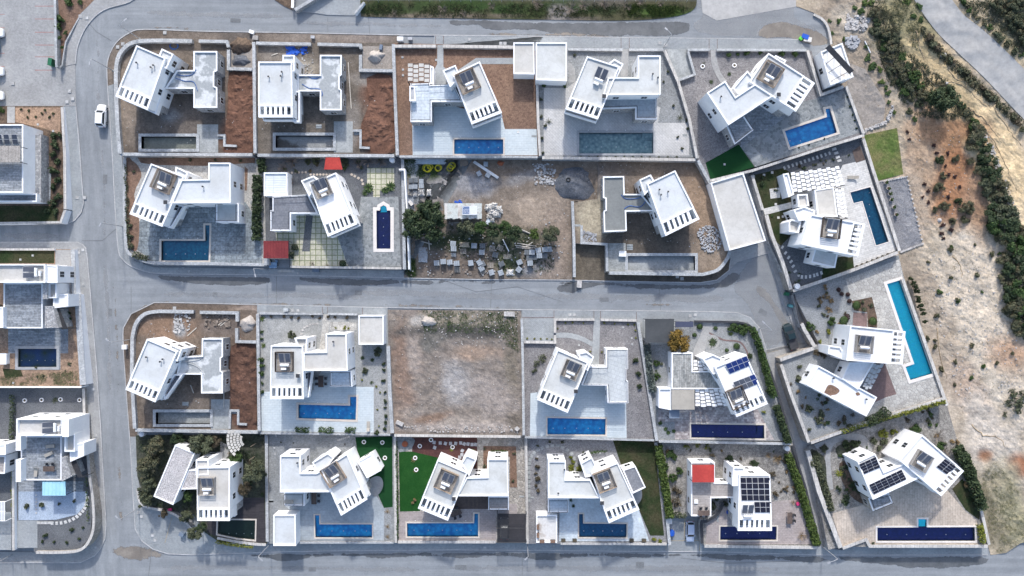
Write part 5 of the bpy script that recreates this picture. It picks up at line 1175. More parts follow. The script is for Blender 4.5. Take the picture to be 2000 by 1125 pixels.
unfinished(2,'white shell villa with straight block and concrete wing',Z1,((504.5,120.5),(570,120.5),(571.5,229),(504.5,229)),[(552,107.5),(575,107.5),(575,139),(552,139)],[(572,178),(585,178),(585,238),(572,238)],
[(625,107.5),(667,107.5),(667,146),(663,149),(663,173),(667,176),(667,215),(625,215),(625,178),(581,178),(581,146),(625,146)],'roof_concrete',[[(585,152),(598,148),(610,153),(622,152),(628,144)],[(590,164),(604,172),(624,174),(630,184),(626,188)]],[(526,151),(550,150),(552,142)],fr=.8)
unfinished(9,'white shell villa with dark grey wing roof by the storage lot',Z2,((1264,358.7),(1318.7,333),(1366.7,428),(1300,461)),[(1249,351),(1271,341),(1280,358),(1259,381)],[(1277,415),(1286,412),(1302,450),(1297,462)],
[(1178,345),(1218.7,344),(1220,379),(1253,379),(1280,412),(1222.7,413),(1224,451),(1180,453),(1179,412),(1183,410),(1183,388),(1178,386)],'roof_concrete_wet',[[(1213,380),(1222,388),(1240,388),(1256,384)],[(1219,408),(1230,402),(1250,404),(1262,392)]],[(1287,371),(1290,381),(1304,375)],fr=.77)
unfinished(13,'white shell villa with blotched concrete wing south of the middle street',Z3,((287,662),(346,686.7),(303,786),(244.7,761)),[(333,672),(355,682),(346,706),(333,699)],[(317,764),(340,731),(356,732),(322,781)],
[(394.5,661),(435,661),(435,697),(431,700),(431,724),(435,727),(435,768),(393,768),(393,731.5),(345,731),(352,697),(394,695)],'roof_concrete',[[(349,710),(370,706),(390,702),(396,692)],[(362,708),(385,716),(396,728),(394,736)]],[(288,697),(315,706),(320,701)],'hose_grey')
# --- villa 3
v=Villa(PH[3],'white villa with pale tiled wing terrace and bare soil garden',Z1,(884,145));r=v.main((884,145),(936.8,120),(980.5,220),(921.3,243),.78,roof='roof_grey_white')
v.block([(865,137.5),(889.5,127),(899,150),(879,170)],6.3);rw=v.block([(802,163),(840,162),(840,166),(885,164),(903,199),(843,199),(843,238),(802,238)],3.5,'roof_tile_pale','rubble_wall',par=.15,rail='metal_dark');v.block([(840,128),(847,131),(847,165),(840,163)],3.4,win=False);v.windows()
roof_kit(914,160,r,(93,-42),PH[3]);grid_pergola('cream board pergola over the entrance of the villa with the bare soil garden',[(796,124),(839,124),(839,160),(796,160)],Z1+3.3,Z1,4,4,'roof_cream')
v2=garage('white bathroom style block housing a barbecue on the pale tiled terrace',[(800,168),(810,168),(812,197),(800,197)],rw,1.3,'metal_grey',name='barbecue_counter',cat='barbecue')
# --- twin garages
g=garage('white garage with cream roof, left one of the joined pair',[(1003,83),(1043,83),(1044,145),(1003,144)],Z1,3.2,'roof_cream');g=garage('white garage with pale roof, right one of the joined pair',[(1046.5,83),(1107,83),(1107,158),(1046.5,156)],Z1,3.3,'roof_grey_white')
# --- villa 4
v=Villa(PH[4],'white two storey villa with flat pale roof above the teal pool',Z1,(1147,110));r=v.main((1146.7,110),(1210,130),(1168,233),(1104,213),.79,roof='roof_grey_white')
v.block([(1188,151),(1246,151),(1246,108.5),(1290,108.5),(1290,184.5),(1178,185.5)],6.69,'roof_grey_white');v.block([(1190,123),(1200,115),(1217.5,125),(1205,151),(1190,143)],6.3)
v.block([(1180,186.5),(1283,186.5),(1283,233),(1241,233),(1241,211),(1172,213)],3.5,'patio_grey','rubble_wall',par=.15,rail='metal_dark');v.windows();roof_kit(1170,152,r,(92,38),PH[4],None);vents([(1274,146),(1284,153)],r,PH[4]);put(CHIM,'chimney','squat capped chimney beside the balcony of the villa with the teal pool','chimney',None,W(1179,190,r))
# --- villa 5
v=Villa(PH[5],'white angled villa with end balcony above the blue L pool',Z1,(1464,159));r=v.main((1464,159.5),(1501,103.5),(1592,162),(1554.7,218),.77,roof='roof_white')
v.block([(1381,181),(1416.5,158),(1437,189),(1475,164),(1510,187),(1423,244)],6.69);v.block([(1432,172),(1460,138),(1480,162),(1445,185)],6.0,zb=-.05);v.block([(1419,246),(1452,225),(1471,254),(1435,282)],3.5,'slate_tile','rubble_wall',par=.2,rail='metal_dark')
v.block([(1515,108),(1536,118),(1526,132),(1506,120)],4.2,'roof_grey_white',win=False);v.windows();roof_kit(1503,146,r,(58,33),PH[5]);vents([(1407,190)],r,PH[5]);put(CHIM,'chimney','squat capped chimney above the pool of the villa with the dark turf corner','chimney',None,W(1518,187,r))
# annex with the sloping awning
v=Villa('annex','small white annex with rust stained roof beside the hillside',Z1,(1604,100),name='annex',cat='annex');r=v.block([(1603,101),(1645,84),(1667,150),(1622,166)],3.4,'roof_rusty');v.windows()
e=thing('awning','long black tilted sheet awning on struts over the small annex','awning',loc=W(1640,110,r));q=[W(1621,87,Z1+5.0),W(1668,138,Z1+5.0),W(1659,145,Z1+4.6),W(1612,94,Z1+4.6)]
obj('sheet',MB().slab(q,.06),'metal_dark',e)
for t in (.08,.36,.64,.92):
    p=q[3].lerp(q[2],t);b=W(1605+20*t,105+58*t,r);obj('strut',MB().tube([b,p -Vector((0,0,.08))],.05,5),'metal_dark',e);p2=q[0].lerp(q[1],t);obj('strut',MB().tube([(p2.x,p2.y,r),p2 -Vector((0,0,.08))],.05,5),'metal_dark',e)
# --- villa 6
v=Villa(PH[6],'white corner villa with slatted balcony beside the grey slab patio',Z2,(295,319));r=v.main((295,319.5),(359,344.5),(316.7,443),(252.7,418),.79,roof='roof_white')
v.block([(350,351),(407,350),(407,318),(450,318),(450,396),(331,396.5)],6.69);v.block([(343,325.5),(367,337),(357,359),(341,353)],6.3);v.block([(422,397.5),(466,397.5),(466,434),(422,434)],3.5,'roof_grey_white',par=.2,rail='metal_dark');v.balcony([(324,437),(347,400),(360,402),(334,446)]);v.windows()
roof_kit(322,355,r,(57,25),PH[6]);vents([(341,367),(398,365)],r,PH[6]);put(CHIM,'chimney','squat capped chimney on the corner villa with the slab patio','chimney',None,W(327,396,r))
# --- villa 7
v=Villa(PH[7],'white villa with dark tiled terrace wing and navy pool',Z2,(604,360));r=v.main((604,360),(656,337),(697,438),(640,462.5),.78,roof='roof_bright')
v.block([(588,353),(612,343),(622,352),(604,384)],6.2);v.block([(532,384),(602,380),(621,417),(568,417),(568,450.5),(528,450.5),(528,411),(532,411)],3.5,'roof_tile_dark',par=.15,rail='metal_dark');v.windows();roof_kit(630,368,r,(52,-22),PH[7],SCREEN_G)
garage('white garage with ribbed sheet roof behind the tall hedge',[(515.5,337),(561,337),(561,382.5),(515.5,382.5)],Z2,3.0,'sheet_white_ribs')
canopy('carport','maroon sheet carport over a parked car by the middle street',[(514.5,470.5),(563,470.5),(563,504.5),(514.5,504.5)],zg(490)+4.0,zg(490)+.1,'sheet_maroon','carport',ribs=9)
canopy('garden_shed_roof','bright red sheet roof shelter against the back garden wall',[(637,308),(664,308),(669,331),(633,331)],Z2+2.4,Z2,'sheet_red','shelter',ribs=7,slope=.3)
# --- big garage by the cul de sac
garage('large white garage with plain grey roof at the cul de sac',[(1388,357),(1452,338),(1496,470),(1425,489)],zg(480),4.4,'roof_cream',par=.35)
# --- villa 10
v=Villa(PH[10],'bright white villa of stepped boxes beside the kinked pool',Z10,(1565,477));r=v.main((1565,477),(1584,418.7),(1690.7,437),(1676,501),.80,roof='roof_bright')
v.block([(1550,410),(1571,403),(1592,411),(1588,429),(1560,431)],5.2,'roof_bright');v.block([(1541,433),(1546,428),(1565,433),(1560,455),(1541,452)],4.6,'roof_cream',par=.6);v.block([(1593,483),(1637,493),(1631,523),(1585,512)],3.9,'roof_grey_white',par=.2)
v.block([(1591,371),(1628,365),(1636,423),(1597,421)],3.6,'roof_cream',par=.12);v.block([(1557,380),(1577,379),(1580,402),(1560,404)],3.1,'roof_cream',par=.5);v.block([(1529,340),(1540,338),(1551,380),(1540,385)],3.2,'roof_bright',win=False);v.windows()
roof_kit(1621,446,r,(100,12),PH[10],SCREEN_D);grid_pergola('large chequered white pergola by the slanting kinked pool',[(1544,337),(1639,324),(1651,362),(1549,377)],Z10+3.2,Z10,11,5);grid_pergola('narrow chequered white pergola strip beside the kinked pool',[(1631,369),(1648,367),(1657,427),(1637,421)],Z10+3.1,Z10,3,7)
# --- villa 11
v=Villa(PH[11],'bright white villa of three wings beside the turquoise pool',Z11,(1653,704));r=v.main((1653,704),(1661,636),(1769,647),(1763,712),.79,roof='roof_bright')
v.block([(1660,708),(1708,707),(1676,761),(1645,740)],4.1,'roof_bright');v.block([(1576,752),(1598,714),(1713,776),(1692,813)],4.0,'roof_bright');v.block([(1617,690),(1619,675),(1642,678),(1656,705)],4.6,'roof_bright');v.windows()
obj('roof_stain',poly_prism(curve([(1612,762),(1618,752),(1628,753),(1640,762),(1634,770),(1625,772),(1618,775),(1610,768)],3,True),Z11+3.72,.01),'soil_brown',v.e);obj('roof_stain',poly_prism(curve([(1671,768),(1677,766),(1680,771),(1674,773)],3,True),Z11+3.72,.01),'soil_brown',v.e)
roof_kit(1685,672,r,(100,10),PH[11],SCREEN_G,ac=False);grid_pergola('grey staggered board pergola over the red paving by the turquoise pool',[(1705,711),(1727,711),(1700,763),(1684,757)],Z11+3.2,Z11,3,5,'roof_tile_grey');vents([(1626,738),(1690,779)],Z11+3.7,PH[11])
# --- villa 12
v=Villa(PH[12],'bright white L villa with three solar arrays at the lower right',Z12,(1757,899));r=v.main((1757,899),(1801,849),(1883,920),(1838.7,969.5),.84,roof='roof_bright')
v.block([(1675,902),(1709,886),(1727,922),(1768,905),(1799,932),(1705,976)],6.3,'roof_bright');v.block([(1696,973),(1736,963),(1744,982),(1705,998)],3.5,'slate_tile','rubble_wall_warm',par=.2,rail='metal_dark');v.block([(1668,896),(1684,888),(1690,896),(1675,903)],3.4,'roof_bright',win=False);v.windows()
solar_array('black solar array of six modules at the hillside villa front corner',[(1676,906),(1709,891),(1719,913),(1686,927)],Z12+6.0,3,2);solar_array('long black solar array of twelve modules at the lower right',[(1695.5,946),(1759,916),(1771,936),(1707,966)],Z12+6.0,6,2);solar_array('black solar array of four modules beside the roof slots',[(1844,895),(1866,911),(1851,928),(1829,912)],r,2,2)
roof_kit(1797,899,r,(33,20),PH[12],SCREEN_G,ac=False)
# --- villa 14
v=Villa(PH[14],'white straight villa with cream roofs west of the empty lot',Z3,(529,675));r=v.main((529,674.7),(591.5,674.7),(593,779.5),(527,779.5),.79,roof='roof_grey_white')
v.block([(575,660),(600,660),(598,691),(586,691)],6.4,'roof_cream',par=.6);v.block([(592.5,688),(636.5,687),(636.5,651.5),(676.5,651.5),(679,724),(592.5,724)],6.5,'roof_cream');v.block([(645,724.6),(686,724.6),(688,755),(645,755)],3.5,'roof_tile_pale',par=.2,rail='metal_dark');v.balcony([(594,725),(610,725),(603,776),(594,776)]);v.windows()
roof_kit(557,706,r,(1,0),PH[14],SCREEN_D);vents([(652,667)],Z3+6.2,PH[14]);put(CHIM,'chimney','squat capped chimney on the villa west of the empty lot','chimney',None,W(584,733,r))
garage('cream roofed white garage beside the empty dirt lot',[(700.5,616),(749,616),(749,673),(700.5,673)],Z3,3.2,'roof_cream')
# --- villa 16
v=Villa(PH[16],'white villa with pale tiled T wing east of the empty lot',Z3,(1089,683));r=v.main((1089,682.7),(1149,708),(1109,806.7),(1049,781),.79,roof='roof_grey_white')
v.block([(1130,690),(1146,687),(1160,697),(1148,724),(1137,718)],6.2);v.block([(1184,681),(1226,681),(1226.5,720),(1223,722),(1223,742),(1226.5,744),(1227,787),(1187,787),(1185.5,753),(1136,752),(1150,716),(1184,716)],3.6,'roof_tile_grey',par=.12,rail='metal_dark');v.windows();roof_kit(1115,722,r,(60,25),PH[16],SCREEN_G);put(CHIM,'chimney','squat capped chimney on the villa east of the empty lot','chimney',None,W(1124,763,r))
# --- villa 17
v=Villa(PH[17],'bright white villa with slate terrace and blue solar roof',Z3,(1396,717));r=v.main((1396,717),(1457,692),(1500,789),(1438.7,814.7),.81,roof='roof_bright')
v.block([(1373,701),(1392,692),(1410,700),(1405,729),(1393,731)],6.1,'roof_bright');v.block([(1312,689),(1353,689),(1353,725),(1388,725),(1411,760),(1312,760)],3.5,'slate_tile_upright',par=.15);v.block([(1286.7,758.7),(1311,758.7),(1311,801),(1286.7,796)],2.9,'roof_bright',win=False);v.windows()
canopy('awning','beige fabric awning at the end of the slate terrace',[(1312,761.5),(1356.5,761.5),(1356.5,800),(1312,800)],Z3+3.5,Z3,'canvas_beige','awning',crease=.12);grid_pergola('chequered white pergola beside the beige awning',[(1357.5,761),(1411,760),(1424,793),(1357.5,795)],Z3+3.1,Z3,6,5);grid_pergola('small chequered pergola at the slate terrace entrance',[(1354,703),(1377,703),(1385,724),(1354,724)],Z3+3.1,Z3,3,3)
canopy('carport','dark grey fabric carport by the middle street',[(1260,622.7),(1316.5,622.7),(1316.5,669),(1260,669)],Z3+2.8,Z3,'canvas_dark','carport',crease=.25);canopy('shelter','long narrow dark blue canopy beside the dark fabric carport',[(1319,628),(1354,628),(1354,639),(1319,639)],Z3+2.2,Z3,'canvas_navy','canopy');canopy('shade_sail','small slate blue shade sail beside the white annex wall',[(1307,800),(1327,800),(1327,817),(1307,817)],Z3+2.4,Z3,'canvas_slate','shade')
solar_array('upper blue solar array of eight modules on the bright roof',[(1415.5,711),(1457,694.5),(1467,713.5),(1425.5,730.5)],r,4,1,'solar_blue');solar_array('lower solar array with three greyed columns on the bright roof',[(1430.5,746),(1472,730),(1483.5,748.5),(1441,766)],r,4,1,'solar_blue',grey=3);roof_kit(1438,776,r,(60,-25),PH[17],SCREEN_D,ac=False)
# --- villa 18
v=Villa(PH[18],'tall white villa with slatted wall above the green pool',Z4,(385,913));r=v.main((385,913),(448.7,912),(448.7,1017.5),(384.7,1017.5),.79,roof='roof_cream')
v.block([(382.5,898),(407,898),(407,928),(382.5,928)],6.5,'roof_cream');v.block([(342,869),(380,885),(338,986),(300,969.5)],3.6,'roof_gravel',par=.12);v.block([(368,918),(385,918),(385,955),(352,956)],3.3,'roof_gravel',par=.12,win=False);v.windows();roof_kit(406,948,r,(1,0),PH[18],SCREEN_G)
# --- villa 19
v=Villa(PH[19],'white angled villa with east annex and half round patio',Z4,(627,918));r=v.main((627.3,918),(678,886),(717,976),(666,1007.7),.76,roof='roof_white')
v.block([(610,903),(640,885),(652,894),(632,922),(617,922)],6.0);v.block([(547,890),(587,890),(587,924),(618,924),(631,917),(648,961),(547,961.5)],6.3);v.block([(698,902),(726,886),(744,919),(717,934)],3.8,'roof_bright',par=.15);v.block([(555,962),(595,962),(595,987.7),(555,987.7)],3.5,'roof_grey_white',par=.2,rail='metal_dark');v.windows();roof_kit(652,925,r,(50,-31),PH[19]);vents([(582,903)],Z4+6.0,PH[19])
garage('white flat roofed garage at the street beside the L pool',[(534,1006),(577,1006),(578,1066),(534,1066)],zg(1050),4.6,'roof_white')
# --- villa 20
v=Villa(PH[20],'white villa with cream roofs beside the bright lawn',Z4,(855,898));r=v.main((854.7,898),(913,923),(874.7,1017.5),(816,993),.77,roof='roof_grey_white')
v.block([(901,905),(911,889),(930.7,897),(916,930)],6.1);v.block([(911,933),(952,932),(952,896.5),(992,896.5),(993,969),(893,969)],6.5,'roof_grey_white');v.block([(954,969.6),(993.5,969.6),(993.5,995.7),(954,995.7)],3.5,'roof_tile_brown',par=.2,rail='metal_dark');v.windows();roof_kit(872,938,r,(58,25),PH[20]);put(CHIM,'chimney','squat capped chimney on the villa with the bright lawn','chimney',None,W(887,972,r))
slat_pergola('black slatted carport pergola beside the long stair',[(971,1004),(1028,1004),(1028,1060),(971,1060)],Z4+2.6,Z4,24)
# --- villa 21
v=Villa(PH[21],'white angled villa with grey roofed side annex by the dark lawn',Z4,(1155,924));r=v.main((1154.7,923.7),(1206.7,903.7),(1249,995.7),(1189,1022),.78,roof='roof_grey_white')
v.block([(1134,905),(1156,893),(1163,908),(1157,930),(1143,932)],6.1);v.block([(1070.7,901),(1105,901),(1105,937),(1153,937),(1171,973),(1070.7,972.5)],6.5,'roof_grey_white');v.block([(1216,918),(1241,910),(1261,952),(1236,964)],3.7,'roof_tile_dark',par=.15);v.block([(1070.7,973.6),(1110,973.6),(1110,1000.5),(1070.7,1000.5)],3.5,'roof_tile_pale',par=.2,rail='metal_dark');v.windows();roof_kit(1180,937,r,(52,-20),PH[21],SCREEN);vents([(1102,916),(1090,962)],Z4+6.2,PH[21]);put(CHIM,'chimney','squat capped chimney on the villa with planters on the garage','chimney',None,W(1175,980,r))
garage('white garage with stained roof and dark planters',[(1047.5,1006),(1088,1006),(1088,1060),(1047.5,1060)],zg(1050),4.4,'roof_sooty',par=.3)
# --- villa 22
v=Villa(PH[22],'bright white villa with large black solar roof over the navy pool',Z4,(1444,928));r=v.main((1444,927.7),(1504,927.7),(1508,1037),(1441,1037),.80,roof='roof_bright')
v.block([(1432,913),(1455,913),(1450,949),(1430,949)],6.1,'roof_bright');v.block([(1350,903),(1396,903),(1396,943),(1438,943),(1438,972),(1389,973),(1389,1008),(1350,1008)],3.4,'roof_tile_brown',par=.15);v.windows()
canopy('canopy','bright red sheet canopy on the brown tiled roof terrace',[(1352,908),(1395,908),(1395,942),(1352,942)],Z4+5.5,Z4+3.25,'sheet_red','canopy',ribs=10)
solar_array('black solar array of ten large modules above the navy pool',[(1445,932),(1503,932),(1505.5,978),(1448.5,978)],r,5,2,tilt=.15);solar_array('small black solar array of three modules above the navy pool',[(1472.5,979.5),(1506,979.5),(1507.5,1001.5),(1474.5,1001.5)],r,3,1,tilt=.15);roof_kit(1458,1000,r,(1,0),PH[22],None,ac=False)
# --- left column
v=Villa(PH[23],'white and stone villa with slate roof terrace below the car park',ZL1,(45,243));r=v.block([(-70,243),(45,243),(45,376),(-70,376)],5.6,'slate_tile',par=.35);v.block([(45.6,268),(80,262),(80,395),(45.6,392)],2.3,'rubble_wall','rubble_wall',par=.05,rim=.1,cap='rubble_wall');v.block([(-70,378),(72,378),(72,394),(-70,394)],3.2,'slate_tile',par=.8,win=False);v.windows()
canopy('roof_shelter','grey slatted shelter on the slate roof below the car park',[(-40,285),(39,285),(39,317),(-40,317)],r+2.2,r,'timber_grey','shelter',ribs=12)
for i,x in enumerate((3,17,33)):solar_array(('leftmost','middle','rightmost')[i]+' upright solar collector on the slate roof below the car park',[(x -5,264),(x+5,264),(x+3,282),(x -8,282)],r,1,1,'solar_grey',tilt=.8)
v=Villa(PH[24],'white villa with slate terrace deck above the murky pool',ZL2,(7,553));r=v.block([(-50,516),(88,516),(88,552),(-50,552)],6.6,'roof_cream',par=.5);v.block([(88.5,517),(112,519),(112,552),(88.5,552)],6.0,'roof_bright',par=.1);v.block([(7,553),(83,553),(83,641),(7,641)],3.7,'slate_tile',par=.1);v.block([(-50,600),(6,600),(6,640),(-50,640)],4.6,'roof_bright',par=.1)
v.block([(83.5,553),(92,553),(92,584),(83.5,584)],5.0,'rubble_wall','rubble_wall',par=.05,win=False,cap='rubble_wall');v.block([(92.5,553),(110,553),(110,582),(92.5,582)],4.6,'roof_cream',par=.7,win=False);v.block([(104,576),(133,574),(133,598),(104,602)],4.0,'roof_bright',par=.1,win=False);v.block([(88,598),(102,598),(114,640),(88,640)],4.6,'rubble_wall','rubble_wall',par=.05,win=False,cap='rubble_wall');v.windows(maxn=2)
slat_pergola('dark slatted side pergola on the slate villa with the murky pool',[(104,603),(116,602),(132,642),(120,643)],ZL2+3.4,ZL2,8);roof_kit(68,533,r,(0,-1),PH[24],None,ac=True)
v=Villa(PH[25],'white villa with slate terrace and pale blue front canopy',ZL3,(32,818));r=v.block([(32,818),(121,818),(121,851),(32,851)],6.6,'roof_cream',par=.6);v.block([(120.5,819),(134,819),(134,853),(121.5,853)],6.6,'roof_bright',par=.05,win=False);v.block([(41,852),(120,852),(120,938),(41,938)],3.7,'slate_tile',par=.1);v.block([(31,852),(40.5,852),(40.5,880),(31,880)],5.2,'roof_bright',par=.05,win=False);v.block([(31,898),(40.5,898),(40.5,941),(31,941)],5.2,'roof_bright',par=.05,win=False)
v.block([(120.5,893),(127,893),(140,930),(120.5,940)],4.4,'rubble_wall','rubble_wall',par=.05,win=False,cap='rubble_wall');v.block([(126,847),(146,847),(146,882),(126,882)],4.8,'roof_cream',par=.7,win=False);v.block([(136,869),(164,865),(164,890),(137,902)],4.0,'roof_bright',par=.1,win=False);v.windows(maxn=2)
slat_pergola('dark slatted side pergola by the pale blue canopy villa',[(138,903),(148,898),(162,932),(152,933)],ZL3+3.4,ZL3,8);roof_kit(105,835,r,(0,-1),PH[25],None,ac=True)
canopy('canopy','pale blue panelled canopy over the front terrace',[(82.7,940.5),(128,940.5),(128,968),(82.7,968)],ZL3+3.4,ZL3,'canopy_blue','canopy',ribs=6)
v=Villa('v','white villa edge cut off at the left frame',ZL3,(-20,880));v.block([(-80,868),(11,868),(11,888),(-80,892)],4.6,'roof_bright',par=.1);v.block([(-80,892),(11,890),(9,925),(-80,925)],3.4,'roof_tile_brown',par=.2);v.windows()
slat_pergola('white slatted pergola at the left frame edge',[(-30,980),(10,980),(10,1018),(-30,1018)],ZL3+2.6,ZL3,14,'white_paint',.16)


# ================================================================ boundary walls
def bw(pts,z,label,h=.75,w=4.5,zb=None,**k):return wall(pts,w,z+h,(lambda x,y:min(z,zg(y))-.3)if zb is None else zb,label,**k)
bw(curve([(234,300),(229,240),(226,150),(230,113),(243,93),(262,82),(300,79),(375,80)],3),Z1,'curved rubble wall round the shell villa at the street bend',.9,6.5)
bw([(388,80),(443,81),(446,92)],Z1,'short rubble wall beside the dug soil driveway, street side',.9,5);bw([(446,97),(446,134),(492,135)],Z1,'rubble wall round the dug soil driveway pad',.8,5)
bw([(495.5,82),(498,299)],Z1,'rubble wall between the two top shell villas',.8,5);bw([(500,84),(607,86)],Z1,'rubble wall before the straight shell villa, left of its gate',.9,5);bw([(620,86),(704,88),(705,95)],Z1,'rubble wall before the straight shell villa, right of its gate',.9,5)
bw([(704,107),(704,137),(767,138)],Z1,'rubble wall round the sandy driveway pad',.8,5);bw([(768,86),(772,200),(776,303)],Z1,'rubble wall between shell villa and bare soil garden',.9,5)
bw([(771,90),(852,90)],Z1,'wall before the bare soil garden, left of its path',.9,5,cap='wall_cap_warm');bw([(865,90),(1003,92)],Z1,'wall before the bare soil garden, right of its path',.9,5,cap='wall_cap_warm')
bw([(1049,160),(1051,240),(1055,304)],Z1,'pale wall between bare soil garden and teal pool plot',.9,4,cap='wall_cap_warm');bw([(1109,96),(1216,97)],Z1,'pale wall before the teal pool villa, left of its path',.6,4);bw([(1229,97),(1296,97)],Z1,'pale wall before the teal pool villa, right of its path',.6,4)
bw([(1298,98),(1325,160),(1347,235),(1362,309)],Z1,'slanting pale wall between teal pool plot and dark turf plot',.9,4.5,cap='wall_cap_warm')
bw([(1343,97),(1386,97)],Z1,'short wall left of the curved garden path',.8,3.5);bw([(1400,97),(1575,98)],Z1,'long wall right of the curved garden path',.8,3.5);bw([(1344,100),(1357,145),(1322,158)],Z1,'wall enclosing the slanting concrete driveway',.8,3.5)
bw([(1577,98),(1604,185),(1648,169)],Z1,'wall wrapping the foot of the small annex',.9,4.5,cap='wall_cap_warm');bw([(1653,168),(1687,261)],Z1,'wall between askew pool patio and hillside',.5,4.5,cap='wall_cap_warm')
bw([(1688,264),(1600,291),(1470,333),(1387,353)],Z1,'slanting retaining wall below the askew blue pool',.5,4,cap='wall_cap_warm');bw([(1363,313),(1390,362),(1424,486)],Z1,'slanting rubble wall beside the large plain garage',.2,5.5)
bw([(236,301),(493,302)],Z1,'retaining wall below the shell villa at the bend',.55,5);bw([(503,303),(770,304)],Z1,'retaining wall below the straight shell villa',.55,5);bw([(780,305.5),(1050,306.5)],Z1,'retaining wall below the white patio and plain pool',.45,3.5);bw([(1059,308),(1360,312)],Z1,'retaining wall below the teal pool',.45,4.5,cap='wall_cap_warm')
bw(curve([(243,312),(243,400),(246,480),(258,499),(280,509),(312,514),(420,515)],3)+[(516,517)],Z2,'curved pebbled wall round the grey slab patio',.35,5);bw([(518,480),(521,518)],Z2,'short pebbled wall end beside the maroon carport',.5,9)
bw([(567,521),(784,524)],Z2,'low wall along the pale grid patio by the street',.5,3.5,cap='wall_cap_warm');bw([(786,311),(788,420),(790,526)],Z2,'long wall between navy pool and storage lot',.6,5)
wall([(779,331),(790,331),(795,420),(799,526)],2.2,lambda x,y:zg(y)+2.2,lambda x,y:zg(y),'slim white panel fence along the storage lot','white_plaster','white_paint','fence','fence')
bw([(1118,393),(1121,470),(1122,541)],Z2,'rubble wall between storage lot and dark roofed shell villa',.3,4.5,zb=lambda x,y:zg(y)-.2);bw([(1136,440),(1136,474),(1185,477),(1186,530)],Z2,'stepped rubble wall round the sunken dirt bay',.35,4)
bw([(1190,533),(1300,535),(1372,536)]+curve([(1372,536),(1402,527),(1420,506),(1426,490)],4)[1:],Z2,'curved rubble wall below the long grey pool shell',.6,5.5)
bw([(1469,342),(1490,410)],Z10,'wall between large garage and chequered pergola villa, upper run',.8,4.5,cap='wall_cap_warm');bw([(1497,420),(1508,460),(1528,510),(1545,565)],Z10,'wall between cul de sac and chequered pergola villa',.8,6,mat='rubble_wall_warm',cap='wall_cap_warm')
bw([(1549,568),(1660,530),(1754,493)],Z10,'slanting stone wall below the kinked pool patio',.7,5,mat='rubble_wall_warm',cap='wall_cap_warm');bw([(1686,270),(1705,330),(1757,490)],Z10,'stone wall between the kinked pool and hillside',.6,5,mat='rubble_wall_warm',cap='wall_cap_warm')
bw([(1551,575),(1565,640)],Z11,'dark fence wall left of the pebble garden gate',.6,2.5,cap='metal_dark');bw([(1566,632),(1572,645),(1592,678)],Z11,'stone wall behind the dark pickup',.7,6,mat='rubble_wall_warm',cap='wall_cap_warm');bw([(1590,680),(1524,703)],Z11,'stone wall closing the end of the parking bay',.7,6,mat='rubble_wall_warm',cap='wall_cap_warm')
bw([(1526,712),(1545,770),(1580,864)],Z11,'pale stone wall along the footpath, upper plot',.5,5,mat='rubble_wall_warm',cap='wall_cap_warm');bw([(1584,865),(1700,823),(1846,778)],Z11,'hedge topped stone wall below the turquoise pool',.6,5,mat='rubble_wall_warm',cap='wall_cap_warm');bw([(1763,545),(1850,792)],Z11,'stone wall behind the turquoise pool by the cypresses',.5,5,mat='rubble_wall_warm',cap='wall_cap_warm')
bw([(1578,880),(1600,960),(1642,1070)],Z12,'high rubble wall along the footpath, lower plot',.8,8,mat='rubble_wall',cap='wall_cap_warm');bw([(1646,1071),(1692,1054),(1699,1067),(1930,1067)],Z12,'low kinked wall along the longest navy pool',.5,5,mat='rubble_wall_warm',cap='wall_cap_warm');bw([(1909,960),(1920,1010),(1932,1064)],Z12,'stone wall between the longest navy pool and hillside',.4,5,mat='rubble_wall_warm',cap='wall_cap_warm')
bw([(263,837),(257,740),(258,660)]+curve([(258,660),(265,632),(283,613),(310,608)],4)[1:]+[(378,609)],Z3,'curved rubble wall round the lower left shell villa',.8,6);bw([(390,610),(463,611),(463,628)],Z3,'short rubble wall before the lower left shell villa',.8,5.5);bw([(462,641),(462,667),(500,668)],Z3,'rubble wall round the sandy driveway south of the middle street',.8,5)
bw([(503,613),(506,842)],Z3,'rubble wall between the lower left shell villa and white patio',.7,5);bw([(264,840),(503,844)],Z3,'retaining wall above the dark tree garden',.6,5.5);bw([(508,846),(762,849)],Z3,'retaining wall below the planted white patio',.3,3);bw([(507,612),(630,613)],Z3,'wall before the pale gravel garden, left of its path',.6,3.5);bw([(640,613),(698,614)],Z3,'wall before the pale gravel garden, right of its path',.6,3.5)
bw([(758,676),(761,760),(766,846)],Z3,'rubble wall on the left edge of the empty dirt lot',.9,6);bw([(770,850.5),(1017,853)],Z3,'retaining wall below the empty dirt lot',.4,4,cap='wall_cap_warm');bw([(1019,622),(1021,700),(1023,850)],Z3,'wall on the right edge of the empty dirt lot',.8,4)
bw([(1024,668),(1084,669),(1084,655)],Z3,'low wall closing the red lined driveway',.7,4,cap='wall_cap_warm');bw([(1084,650),(1084,624),(1161,624)],Z3,'wall before the purple gravel garden, left of its path',.6,4,cap='wall_cap_warm');bw([(1173,624.5),(1243,626)],Z3,'wall before the purple gravel garden, right of its path',.6,4,cap='wall_cap_warm')
bw([(1246,628),(1262,730),(1283,861)],Z3,'slanting wall between purple gravel garden and slate terrace',.7,5);bw([(1025,854),(1278,860)],Z3,'retaining wall below the plain pool east of the empty lot',.3,3);bw([(1287,862),(1545,867)],Z3,'retaining wall below the navy pool and mixed paving',.4,4);bw([(1356,627.5),(1442,629)]+curve([(1442,629),(1470,640),(1489,680)],4)[1:]+[(1520,768),(1546,864)],Z3,'dark topped wall beside the tall hedge and footpath',.6,3,cap='metal_dark')
